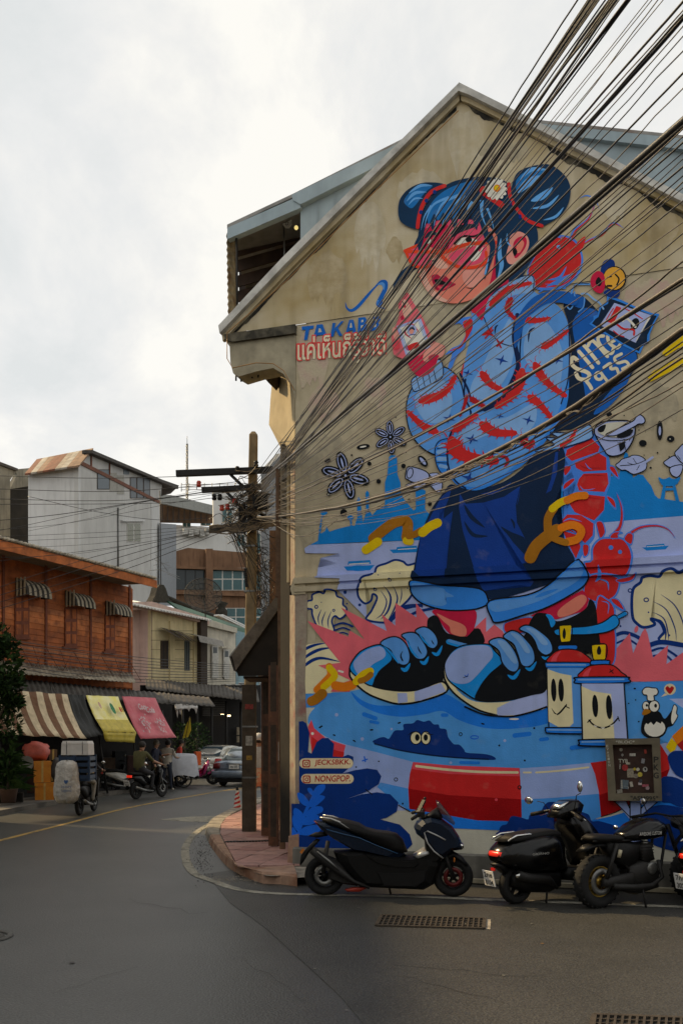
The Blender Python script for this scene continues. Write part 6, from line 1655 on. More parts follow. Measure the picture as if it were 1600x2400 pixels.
# ================================================================== across the street
class PL:
    """vertical plane through two ground points; off > 0 is towards the street"""
    def __init__(s, a, b):
        s.o = Vector((a[0], a[1], 0)); s.d = Vector((b[0]-a[0], b[1]-a[1], 0)).normalized(); s.n = Vector((s.d.y, -s.d.x, 0))
        if s.n.dot(s.o) > 0: s.n = -s.n
    def ray(s, px, py, off=0.0):
        r = Vector(((px-800)/FP, 1, (HY-py)/FP)); O = Vector((0, 0, CH)); t = ((s.o-O).dot(s.n)+off)/r.dot(s.n); return O+r*t
    def pt(s, px, z, off=0.0):
        p = s.ray(px, HY, off); return Vector((p.x, p.y, z))
    def rect(s, mb, x0, y0, x1, y1, off, th, mi=0): mb.slab([s.ray(x0, y0, off), s.ray(x1, y0, off), s.ray(x1, y1, off), s.ray(x0, y1, off)], -s.n*th, mi); return mb
def rp(pl, name, mat, par, x0, y0, x1, y1, off=.0, th=.05): return pl.rect(MB(), x0, y0, x1, y1, off, th).build(name, mat, par)
def poly(pl, name, mat, par, pts, off=0, th=.05):
    mb = MB(); mb.slab([pl.ray(*p, off) for p in pts], -pl.n*th); return mb.build(name, mat, par)
E0, E1 = at(0, 1265, 25), at(365, 1360, 31.4)
h0 = PL(E0, E1); hn = h0.n; hp = PL(E0-hn*1.4, E1-hn*1.4)      # wall plane of the orange house
mt_orange = [M_('orange_board_%d' % i, c, .85, var=.4, scale=3, bump=.3, streak=.35, grime=((.16, .05, .022), 3.5, .53, .75)) for i, c in enumerate(((.50, .15, .042), (.42, .12, .034), (.56, .185, .06), (.46, .165, .065), (.38, .11, .034)))]
mt_shut = M_('brown_shutter', (.17, .045, .018), .75, var=.35, scale=6, bump=.3)
oh = thing('orange_house', 'orange timber house with brown shutters above the market stalls', 'house', hp.pt(150, 0))
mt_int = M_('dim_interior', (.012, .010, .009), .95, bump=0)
mb = MB(); mb.slab([hp.pt(-260, 3.0, -.03), hp.pt(309, 3.0, -.03), hp.pt(309, 7.25, -.03), hp.pt(-260, 7.25, -.03)], -hn*.1); mb.build('back_wall', mt_orange[1], oh)
zb0, zb1 = 3.6, 7.2; nb = 20; rb = random.Random(2)
for i in range(nb):   # weatherboards
    z = zb0+(zb1-zb0)*i/nb; hgt = (zb1-zb0)/nb; mb = MB(); a, b = hp.pt(-250, z), hp.pt(308, z); t = rb.uniform(0, .006)
    mb.add([a+hn*(.03+t), b+hn*(.03+t), b+hn*.012+Vector((0, 0, hgt+.012)), a+hn*.012+Vector((0, 0, hgt+.012)), a, b], [(0, 1, 2, 3), (0, 4, 5, 1)]); mb.build('weatherboard', mt_orange[rb.randrange(5)], oh)
for px in (-95, 8, 108, 213, 304): mb = MB(); mb.bar(hp.pt(px, 3.9, .045), hp.pt(px, 7.3, .045), .09, .04, up=hn); mb.build('batten', mt_shut, oh)
def shutter(x0, x1, y0, y1):
    f = rp(hp, 'shutter', mt_shut, oh, x0, y0, x1, y1, .07, .05); w_ = x1-x0
    for k in range(2):
        for j in range(3):
            rp(hp, 'shutter_panel', mt_orange[1], f, x0+w_*(.08+.5*k), y0+(y1-y0)*(.05+.32*j), x0+w_*(.42+.5*k), y0+(y1-y0)*(.29+.32*j), .082, .02)
    rp(hp, 'sill', mt_shut, f, x0-3, y1, x1+3, y1+5, .12, .1)
shutter(36, 69, 1396, 1494); shutter(153, 181, 1424, 1515); shutter(247, 270, 1440, 1527)
mt_s1 = M_('awning_cream', (.40, .35, .26), .8, var=.3); mt_s2 = M_('awning_dark', (.035, .03, .022), .8, var=.3)
def small_awning(x0, x1, y0, y1):
    a = hp.ray(x0, y0, .05); Lh = (hp.ray(x1-24, y0, .05)-a).length; dn = (hp.ray(x0, y1, .05)-a).length; top = a; root = None; n = 10
    prof = [(0, 0), (.18, -.05), (.34, -.16), (.44, -.32), (.47, -dn*.95)]
    for i in range(n):
        mb = MB(); vs = []
        for u in (i/n, (i+.96)/n):
            for o_, z in prof: vs.append(top+hp.d*Lh*u+hn*o_+Vector((0, 0, z)))
        m = len(prof); mb.add(vs, [(k, k+1, m+k+1, m+k) for k in range(m-1)])
        o = mb.build('window_awning' if root is None else 'awning_stripe', mt_s1 if i % 2 else mt_s2, oh if root is None else root)
        root = root or o
    mb = MB()
    for u in (0, 1):
        mb = MB(); vs = [top+hp.d*Lh*u+hn*o_+Vector((0, 0, z)) for o_, z in prof]+[top+hp.d*Lh*u+Vector((0, 0, -dn*.9))]; mb.add(vs, [range(len(vs))]); mb.build('awning_cheek', mt_s2, root)
    for k in range(3):
        mb = MB(); p = top-hp.d*.004; mb.slab([p+hn*(.05+k*.15), p+hn*(.12+k*.15), p+hn*(.12+k*.15)+Vector((0, 0, -dn*.9)), p+hn*(.05+k*.15)+Vector((0, 0, -dn*.9))], -hp.d*.01+Vector((0, 0, -.05))); mb.build('awning_stripe', mt_s1, root)
small_awning(36, 119, 1354, 1398); small_awning(152, 223, 1384, 1423); small_awning(247, 310, 1408, 1443)
# roof with fascia, soffit and scalloped sheet edge
ea, eb = h0.pt(-300, E0.z), h0.pt(368, E0.z); up_ = -hn*4.2+Vector((0, 0, .55))
mb = MB(); mb.slab([ea+Vector((0, 0, .03)), eb+Vector((0, 0, .03)), eb+up_, ea+up_], (0, 0, .05)); mb.build('roof', mt_tin, oh)
mb = MB(); mb.slab([ea, eb, eb-Vector((0, 0, .26)), ea-Vector((0, 0, .26))], -hn*.04); mb.build('fascia', mt_orange[0], oh)
mb = MB(); mb.slab([ea-hn*.05-Vector((0, 0, .1)), eb-hn*.05-Vector((0, 0, .1)), eb-hn*1.8-Vector((0, 0, .04)), ea-hn*1.8-Vector((0, 0, .04))], (0, 0, .02)); mb.build('soffit', M_('soffit_board', (.27, .2, .14), .9, var=.3, scale=3, bump=.2), oh)
mb = MB(); Lr = (eb-ea).length
for i in range(int(Lr/.16)): mb.tube([ea+hp.d*(i*.16+.08)+hn*.06+Vector((0, 0, .06)), ea+hp.d*(i*.16+.08)-hn*.5+Vector((0, 0, .12))], .055, 6)
mb.build('sheet_ridges', M_('cream_tin_edge', (.5, .44, .34), .7, var=.5, scale=5, bump=.2), oh)
mb = MB(); mb.slab([hp.pt(309, 7.2), hp.pt(309, 3.0), hp.pt(309, 3.0)-hn*6, hp.pt(309, 7.2)-hn*6], hp.d*.05); mb.build('side_wall', mt_orange[1], oh)
# iron truss railing below the windows
ir = thing('iron_railing', 'thin rusty iron truss running below the orange house windows', 'railing', hp.pt(150, 4.0, .5))
for y0, y1 in ((1508, 1545), (1532, 1572)):
    mb = MB(); mb.tube([hp.ray(40, y0, .6), hp.ray(305, y1, .6)], .014, 6); mb.build('rail', mt_shut, ir)
for i in range(9):
    x = 45+i*32; y = 1509+(x-40)*.14; mb = MB(); mb.tube([hp.ray(x, y, .6), hp.ray(x+(18 if i % 2 else 30), y+52, .6)], .009, 5); mb.tube([hp.ray(x+30, y+3, .6), hp.ray(x+6, y+50, .6)], .009, 5) if i % 2 else None; mb.build('strut', mt_shut, ir)
# ------------------------------------------------------------------ stall roofs
def sheet4(name, mat, par, c, ribs=0, sag=.0, th=.02, nx=14, ny=6, seed=0, mi_fn=None, smooth=True):
    """a sheet spanned by four world corners (tl, tr, br, bl) with folds; a closed thin solid"""
    tl, tr, br, bl = c; n = ((tr-tl).cross(bl-tl)).normalized(); 
    if n.y > 0: n = -n
    def P(u, v):
        p = tl.lerp(tr, u).lerp(bl.lerp(br, u), v); o = sag*math.sin(math.pi*v)*-1+.5*sag*pnoise(Vector((u*7+seed, v*3, seed)))+ (.02*math.cos(u*ribs*2*math.pi) if ribs else 0); return p+n*o+Vector((0, 0, (.5*sag*pnoise(Vector((u*9, seed, 3)))) if v == 1 else 0))
    mb = MB(); vs = [P(i/nx, j/ny) for j in range(ny+1) for i in range(nx+1)]; m = len(vs); vs += [v-n*th for v in vs]; fs = []; w_ = nx+1
    for k in range(2):
        for j in range(ny):
            for i in range(nx): fs.append([k*m+q for q in (j*w_+i, j*w_+i+1, (j+1)*w_+i+1, (j+1)*w_+i)])
    for i in range(nx): fs += [(i, i+1, m+i+1, m+i), (ny*w_+i, ny*w_+i+1, m+ny*w_+i+1, m+ny*w_+i)]
    for j in range(ny): fs += [(j*w_, (j+1)*w_, m+(j+1)*w_, m+j*w_), (j*w_+nx, (j+1)*w_+nx, m+(j+1)*w_+nx, m+j*w_+nx)]
    mb.add(vs, fs, 0, smooth)
    if mi_fn:
        for q, f in enumerate(mb.f):
            if q < 2*nx*ny: mb.m[q] = mi_fn(q % nx, (q % (nx*ny))//nx)
    return mb.build(name, mat, par)
mt_oldtin = M_('old_tin_roof', (.42, .36, .27), .7, .2, var=.5, scale=2.5, bump=.2, streak=.5, grime=((.09, .06, .04), 2, .52, .8))
mt_darktin = M_('sooty_tin_roof', (.075, .065, .055), .75, .1, var=.5, scale=3, bump=.2, streak=.5)
st = thing('stall_roof', 'rusty layered tin roofs over the market stalls under the orange house', 'roof', hp.pt(150, 3, 1))
sheet4('tin_sheet', mt_oldtin, st, (hp.ray(-200, 1528, .1), hp.ray(306, 1578, .1), hp.ray(318, 1600, 1.2), hp.ray(-200, 1560, 1.2)), ribs=44, nx=132, ny=2)
for i in range(7):
    x0 = -160+i*92; sheet4('tin_sheet', mt_darktin if i > 1 else M_('green_tarp', (.025, .06, .03), .8, var=.4, bump=.3), st, (hp.ray(x0, 1572+i*9, .9), hp.ray(x0+96, 1580+i*9, .92), hp.ray(x0+112, 1626+i*5, 1.95), hp.ray(x0+4, 1617+i*5, 1.93)), ribs=8, nx=32, ny=3, seed=i)
for i in range(7):
    p = hp.pt(-60+i*78, .1, 2.5); mb = MB(); mb.tube([p, Vector((p.x, p.y, 2.75))-hn*.5], .03, 6); mb.build('stall_post', mt_dark, st)
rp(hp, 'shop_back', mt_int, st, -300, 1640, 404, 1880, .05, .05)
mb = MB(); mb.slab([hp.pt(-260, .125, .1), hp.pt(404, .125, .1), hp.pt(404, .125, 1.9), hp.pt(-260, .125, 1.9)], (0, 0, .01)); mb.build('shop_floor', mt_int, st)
for i in range(14):   # goods on dim shelves
    x = -20+i*30+rb.uniform(-5, 5); mb = MB(); p = hp.pt(x, .0, .5); hgt = rb.uniform(.4, 1.3); mb.box((p.x, p.y, .13+hgt/2), (.4, .4, hgt), rz=.5); mb.build('goods', M_('dim_goods_%d' % (i % 4), ((.06, .05, .04), (.09, .06, .04), (.03, .035, .04), (.07, .03, .025))[i % 4], .8, var=.5), st)
# ------------------------------------------------------------------ cloth awnings
GA = 'cloth awnings in front of the stalls'
def awn(name, label, px4, mats, o_top=1.95, o_bot=2.6, fn=None, nx=14, ny=8, sag=.06, seed=1):
    (a, b, c, d) = px4; o = sheet4(name, mats, None, (hp.ray(*a, o_top), hp.ray(*b, o_top), hp.ray(*c, o_bot), hp.ray(*d, o_bot)), sag=sag, nx=nx, ny=ny, th=.012, seed=seed, mi_fn=fn); return tag(o, label, 'awning', GA)
mt_cr = M_('awning_cream_cloth', (.66, .54, .36), .85, var=.3, bump=.5, bscale=7, dist=.05); mt_bn = M_('awning_brown_cloth', (.19, .095, .05), .85, var=.3, bump=.5, bscale=7, dist=.05)
awn('cloth_awning', 'brown and cream striped cloth awning', ((-52, 1612), (158, 1628), (203, 1731), (-8, 1721)), [mt_cr, mt_bn], fn=lambda i, j: (i//2) % 2, nx=26, seed=1, sag=.1)
awn('cloth_awning', 'narrow black tarpaulin awning between the striped and yellow ones', ((159, 1628), (196, 1629), (244, 1722), (204, 1730)), [M_('black_tarp', (.018, .019, .017), .6, var=.4, bump=.3)], seed=2, sag=.12)
ya = awn('cloth_awning', 'yellow printed plastic awning with a darker lower band', ((202, 1630), (277, 1633), (320, 1718), (243, 1716)), [M_('yellow_vinyl', (.80, .70, .16), .5, var=.35, scale=3, bump=.5, bscale=6, dist=.05, c2=(.82, .76, .42)), M_('yellow_vinyl_band', (.58, .46, .06), .5, var=.3, bump=.2)], fn=lambda i, j: 1 if j >= 5 else 0, seed=3)
sheet4('valance', [MATS['yellow_vinyl_band']], ya, (hp.ray(243, 1717, 2.61), hp.ray(320, 1719, 2.61), hp.ray(316, 1741, 2.58), hp.ray(249, 1738, 2.58)), sag=.03, nx=8, ny=3, seed=4)
ra_ = awn('cloth_awning', 'faded red vinyl awning with white script lettering', ((286, 1632), (364, 1636), (414, 1729), (330, 1732)), [M_('faded_red_vinyl', (.50, .085, .115), .5, var=.3, scale=3, bump=.5, bscale=6, dist=.05, c2=(.54, .14, .16))], seed=5)
def on_awn(c4, u, v, off=.03):
    a, b, c, d = c4; n = ((b-a).cross(d-a)).normalized(); n = -n if n.y > 0 else n; p = a.lerp(b, u).lerp(d.lerp(c, u), v); return p+n*off
rc = [hp.ray(286, 1632, 1.95), hp.ray(364, 1636, 1.95), hp.ray(414, 1729, 2.6), hp.ray(330, 1732, 2.6)]
mt_faded = M_('faded_white_print', (.55, .42, .42), .6, var=.3, bump=0)
mb = MB(); o = on_awn(rc, .28, .33, .06); ux = (rc[1]-rc[0]).normalized(); uz = (rc[0]-rc[3]).normalized(); vw = (rc[1]-rc[0]).length
text_on(mb, 'Coca', o, ux, uz, vw*.13, width=vw*.24, shear=.35, off=.03); text_on(mb, 'Cola', on_awn(rc, .46, .40, .06), ux, uz, vw*.13, width=vw*.26, shear=.35, off=.03); mb.build('script_lettering', mt_faded, ra_)
mb = MB(); q = random.Random(9)
for g in range(2):
    for k in range(34):
        u, v = .26+.42*g+q.gauss(0, .06), .64+q.gauss(0, .12)
        if v > .95 or v < .42: continue
        P = [on_awn(rc, u+math.cos(a)*.022*q.uniform(.3, 1), v+math.sin(a)*.045*q.uniform(.3, 1), .055+.001*k) for a in (0, 1.2, 2.5, 3.8, 5.1)]; mb.add(P, [range(5)])
mb.build('printed_figure', mt_faded, ra_)
yc = [hp.ray(202, 1630, 1.95), hp.ray(277, 1633, 1.95), hp.ray(320, 1718, 2.6), hp.ray(243, 1716, 2.6)]
for u, v, c, s in ((.55, .38, (.03, .22, .08), .1), (.56, .38, (.10, .18, .30), .05), (.78, .40, (.5, .05, .03), .05), (.84, .40, (.5, .30, .03), .05), (.2, .3, (.55, .35, .25), .06)):
    mb = MB(); mb.add([on_awn(yc, u+s*math.cos(a)*.6, v+s*1.6*math.sin(a), .075+s*.05) for a in [k*.785 for k in range(8)]], [range(8)]); mb.build('printed_mark', M_('print_%d%d%d' % tuple(int(k*50) for k in c), c, .6, bump=0), ya)
mb = MB(); text_on(mb, 'ร้านอาหารตามสั่ง', on_awn(yc, .2, .80, .05), (yc[1]-yc[0]).normalized(), (yc[0]-yc[3]).normalized(), .14, width=1.1) if False else None
# torn white banner and yellow flag further on
bn = sheet4('torn_banner', M_('torn_white_vinyl', (.55, .53, .50), .6, var=.3, bump=.3), None, (at(411, 1630, 36), at(470, 1636, 36.5), at(463, 1660, 36.3), at(412, 1664, 35.9)), sag=.12, nx=12, ny=6, seed=6); tag(bn, 'torn white vinyl banner hanging beyond the red awning', 'banner')
mb = MB()
for x, L_2 in ((414, 22), (421, 14), (441, 6), (458, 12)): mb.add([at(x-3, 1660, 36), at(x+5, 1660, 36), at(x+2, 1662+L_2, 36)], [(0, 1, 2)])
mb.build('torn_strip', MATS['torn_white_vinyl'], bn)
mb = MB(); text_on(mb, 'อาหาร ตามสั่ง', at(428, 1655, 35.85), (1, .1, 0), (0, 0, 1), .16, width=.62); mb.build('banner_text', mt_blk_txt, bn)
mb = MB(); mb.tube([at(432, 1745, 33), at(445, 1680, 33)], .012, 5); fl = mb.build('yellow_flag', mt_wood_d); tag(fl, 'small yellow flag on a leaning stick', 'flag')
mb = MB(); mb.slab([at(p[0], p[1], 33) for p in ((445, 1682), (447, 1712), (440, 1728), (428, 1731), (434, 1705))], (.01, .02, 0)); mb.build('cloth', M_('yellow_cloth', (.5, .36, .02), .8, bump=.2), fl)
# ------------------------------------------------------------------ goods in front of the stalls
def cloth_bag(name, label, c, sz, mat, cat='sack', seed=0, group=None):
    mb = MB(); n = 14; L_2 = 9; vs = []
    for i in range(L_2+1):
        t = math.pi*i/L_2
        for k in range(n):
            a = 2*math.pi*k/n; q = Vector((math.copysign(abs(math.cos(a))**.7, math.cos(a))*math.sin(t)**.6, math.copysign(abs(math.sin(a))**.7, math.sin(a))*math.sin(t)**.6, math.cos(t)))
            q *= 1+.3*pnoise(q*1.7+Vector((seed, seed, 0))); vs.append(Vector((q.x*sz[0], q.y*sz[1], q.z*sz[2]))+Vector(c))
    mb.add(vs, [(i*n+k, (i+1)*n+k, (i+1)*n+(k+1) % n, i*n+(k+1) % n) for i in range(L_2) for k in range(n)], 0, True)
    return tag(mb.build(name, mat), label, cat, group)
def foam_box(px0, py0, px1, py1, Y, label, mat, rz=.35):
    p = at((px0+px1)/2, py1, Y); w_ = (px1-px0)/FP*Y*.78; h_ = (py1-py0)/FP*Y; t = thing('foam_box', label, 'box', p, rz, 'boxes stacked by the stalls')
    part(t, 'body', mat, lambda m: m.box((0, 0, h_*.40), (w_*.96, w_*.8, h_*.8))); part(t, 'lid', mat, lambda m: m.box((0, 0, h_*.90), (w_, w_*.84, h_*.2)))
    part(t, 'tape', M_('tape', (.5, .33, .10), .3, bump=0), lambda m: (m.box((0, -w_*.424, h_*.5), (.05, .006, h_*.98)), m.box((w_*.05, 0, h_*1.003), (.05, w_*.83, .006))))
    return t
mt_foam = M_('amber_wrapped_foam', (.50, .20, .02), .35, var=.4, scale=5, bump=.2, c2=(.42, .14, .01))
foam_box(76, 1835, 132, 1876, 24.4, 'lower orange taped foam box under the striped awning', mt_foam)
foam_box(74, 1784, 124, 1834, 24.4, 'upper orange taped foam box under the striped awning', mt_foam)
foam_box(134, 1832, 154, 1873, 25.0, 'small orange box beside the stacked foam boxes', mt_foam)
foam_box(113, 1757, 136, 1782, 25.4, 'small brown carton behind the red sack', M_('brown_card', (.13, .075, .04), .8))
foam_box(112, 1786, 132, 1832, 25.6, 'brown carton behind the upper orange box', MATS['brown_card'])
p = at(85, 1762, 24.6); cloth_bag('sack', 'big pinkish red sack on top of the orange boxes', p, (.36, .3, .27), M_('red_sack', (.50, .10, .07), .5, var=.3, bump=.3), seed=1)
p = at(140, 1803, 25.2); cloth_bag('sack', 'grey plastic sack beside the orange boxes', p, (.2, .2, .34), M_('grey_sack', (.07, .065, .06), .5, var=.3, bump=.3), seed=2)
p = at(144, 1828, 24.9); cloth_bag('sack', 'small pale sack on the small orange box', p, (.15, .14, .07), M_('pale_sack', (.35, .29, .28), .6), seed=5)
mb = MB(); mb.lathe([(0, -.012), (.17, -.012), (.2, -.03), (.21, -.03), (.2, .0), (0, .012)], at(62, 1790, 24.2), 'Y', 24); tag(mb.build('round_tray', M_('tray', (.2, .2, .19), .6)), 'round pale tray leaning by the red sack', 'tray')
for i, (x, y) in enumerate(((8, 1873), (26, 1871), (44, 1869))):
    p = at(x, y, 23.2); t = thing('wire_crate', ('dark crate at the left edge below the tree', 'dark crate between two others below the tree', 'dark crate nearest the orange boxes below the tree')[i], 'crate', p-Vector((0, 0, .12)), .3, 'crates below the tree')
    for k in range(6): part(t, 'slat', mt_dark, lambda m: m.box((-.09+.036*k, -.12, .13), (.02, .02, .27)))
    part(t, 'body', M_('crate_dark', (.04, .035, .03), .8), lambda m: m.box((0, 0, .12), (.22, .2, .24)))
# ------------------------------------------------------------------ small motorbikes
def small_bike(name, label, org, rz, paint_m, lamp=mt_red, plate_lines=None, scale=1.0, group='motorbikes in the street', white_top=None):
    t = thing(name, label, 'motorbike', org, rz, group)
    wheel(t, 0, .27, .27, .09, mt_black, None, 6); wheel(t, 1.22, .27, .27, .08, mt_black, mt_steel, 6)
    part(t, 'body', paint_m, lambda m: m.prof([(-.28, .66), (.0, .72), (.4, .66), (.62, .42), (.85, .40), (.98, .72), (1.06, .84), (1.0, .86), (.9, .62), (.8, .30), (.5, .26), (.2, .42), (-.1, .56)], .12))
    part(t, 'seat', mt_seat, lambda m: m.prof([(-.3, .74), (-.1, .80), (.3, .78), (.48, .72), (.44, .68), (0, .70)], .13))
    part(t, 'leg_shield', paint_m, lambda m: m.prof([(.78, .34), (.9, .36), (1.08, .86), (1.0, .92), (.92, .7)], .19))
    part(t, 'front_mudguard', paint_m, lambda m: m.prof([(1.0, .44), (1.22, .58), (1.44, .44), (1.46, .36), (1.22, .50), (1.02, .38)], .06))
    for s in (-1, 1): part(t, 'fork', mt_steel, lambda m: m.tube([(1.04, s*.07, .84), (1.22, s*.07, .27)], .02, 6))
    part(t, 'handlebar', mt_black, lambda m: m.tube([(.88, -.33, 1.0), (.97, -.12, 1.02), (.97, .12, 1.02), (.88, .33, 1.0)], .018, 6))
    part(t, 'headlamp', mt_chrome, lambda m: m.ball((1.06, 0, .96), .075, n=10))
    part(t, 'engine', mt_dark, lambda m: m.prof([(.3, .22), (.62, .2), (.7, .34), (.5, .44), (.3, .4)], .13))
    part(t, 'exhaust', mt_steel, lambda m: m.tube([(.6, -.15, .22), (.2, -.16, .26), (-.2, -.16, .36)], [.02, .04, .045], 8))
    part(t, 'tail_lamp', lamp, lambda m: m.box((-.31, 0, .68), (.05, .16, .07)))
    part(t, 'rear_mudguard', mt_black, lambda m: m.prof([(-.3, .62), (-.1, .6), (-.28, .5), (-.42, .3), (-.4, .46)], .07))
    for s in (-1, 1):
        mr = part(t, 'mirror', mt_black, lambda m: m.tube([(.9, s*.25, 1.0), (.88, s*.3, 1.18)], .007, 5)); part(t, 'mirror_glass', mt_chrome, lambda m: m.ball((.88, s*.32, 1.21), .05, n=8, sq=(.3, 1, .7)), mr)
    if plate_lines: plate(t, (-.42, 0, .48), .2, .17, plate_lines, Matrix.Rotation(-.3, 3, 'Y'))
    return t
small_bike('motorbike', 'black motorbike ridden away by the man in the olive shirt', gr(319, 1874), R(64), mt_gloss, M_('bright_red_lens', (.8, .03, .01), .3, emit=.5, bump=0), ('1กก', '4213'))
small_bike('motorbike', 'white scooter with red side panel parked by the stalls', gr(262, 1861)+Vector((0, 0, .0)), R(22), M_('pearl_white', (.50, .49, .45), .3, bump=0), M_('side_red', (.4, .04, .03), .4, bump=0))
small_bike('motorbike', 'dark motorbike parked in the shade behind the white scooter', gr(232, 1856), R(60), mt_matte)
small_bike('motorbike', 'motorbike with pink front mudguard beside the covered cart', gr(424, 1840), R(12), M_('pink_paint', (.55, .06, .22), .3, bump=0))
db = small_bike('delivery_scooter', 'dark delivery scooter loaded with crate, box and big white bag', gr(186, 1912), R(90), mt_matte, M_('dark_red_lens', (.16, .01, .01)), None)
dl = gr(186, 1912); fwd = Vector((math.cos(R(90)), math.sin(R(90)), 0)); sdv = Vector((fwd.y, -fwd.x, 0))
part(db, 'rear_rack', mt_dark, lambda m: m.box((-.18, 0, .80), (.5, .5, .03)))
cbx = thing('plastic_crate', 'blue plastic crate strapped on the delivery scooter', 'crate', dl+fwd*-.12+Vector((0, 0, .82)), R(90))
mt_crate = M_('blue_crate', (.012, .035, .085), .5, var=.3, bump=.1)
part(cbx, 'floor', mt_crate, lambda m: m.box((0, 0, .02), (.5, .66, .03)))
for k in range(4):
    for s in (-1, 1): part(cbx, 'side_rail', mt_crate, lambda m: m.box((s*.25, 0, .09+.14*k), (.03, .68, .085))); part(cbx, 'end_rail', mt_crate, lambda m: m.box((0, s*.33, .09+.14*k), (.5, .03, .085)))
for s in (-1, 1):
    for q in (-1, 0, 1): part(cbx, 'corner_rib', mt_crate, lambda m: m.box((s*.26, q*.33, .30), (.035, .05, .58)))
bxw = thing('cool_box', 'white box tied on top of the blue crate', 'box', dl+fwd*-.12+Vector((0, 0, 1.42)), R(90))
part(bxw, 'body', M_('white_foam', (.60, .58, .56), .6, var=.15, bump=.1), lambda m: m.box((0, 0, .12), (.5, .62, .26), taper=.97)); part(bxw, 'lid', MATS['white_foam'], lambda m: m.box((0, 0, .28), (.5, .6, .06), taper=.92))
for s in (-1, 1): part(bxw, 'strap', mt_black, lambda m: m.tube([(-.26, s*.18, .0), (-.262, s*.18, .3)], .006, 5))
mb = MB(); vs = []; bc = dl+fwd*-.5-sdv*.14; nb2 = 26; pf = ((.05, .33), (.17, .34), (.235, .40), (.265, .52), (.26, .68), (.25, .84), (.235, 1.0), (.225, 1.12), (.20, 1.22), (.12, 1.27), (.02, 1.28))
for j, (r_, z) in enumerate(pf):
    for i in range(nb2):
        a = 2*math.pi*i/nb2; q_ = r_*(1+.10*pnoise(Vector((math.cos(a)*2, math.sin(a)*2, z*4)))+.05*math.sin(i*2.1+z*5)); vs.append(bc+sdv*q_*1.08*math.cos(a)+fwd*q_*.85*math.sin(a)+Vector((0, 0, z+.02*math.sin(i*1.7))))
mb.add(vs, [(j*nb2+i, j*nb2+(i+1) % nb2, (j+1)*nb2+(i+1) % nb2, (j+1)*nb2+i) for j in range(len(pf)-1) for i in range(nb2)]+[range(nb2)], 0, True)
bag = tag(mb.build('plastic_bag', M_('white_plastic_bag', (.52, .50, .47), .35, var=.3, scale=5, bump=.9, bscale=11, dist=.04)), 'big translucent white bag hanging behind the delivery scooter', 'bag')
mb = MB(); p = dl+fwd*-.755-sdv*.16+Vector((0, 0, .58)); text_on(mb, 'Logistics', p-sdv*.02, sdv, (0, 0, 1), .07, width=.22); text_on(mb, 'Laundry', p+Vector((0, 0, .09))-sdv*.02, sdv, (0, 0, 1), .07, width=.22)
mb.add([p+sdv*(.08+.05*math.sin(a)**3*1.0)+Vector((0, 0, .24+.014*(3.2*math.cos(a)-1.2*math.cos(2*a)-.5*math.cos(3*a)))) for a in [k*.3927 for k in range(16)]], [range(16)]); mb.build('printed_logo', M_('blue_print', (.05, .12, .30), .6, bump=0), bag)
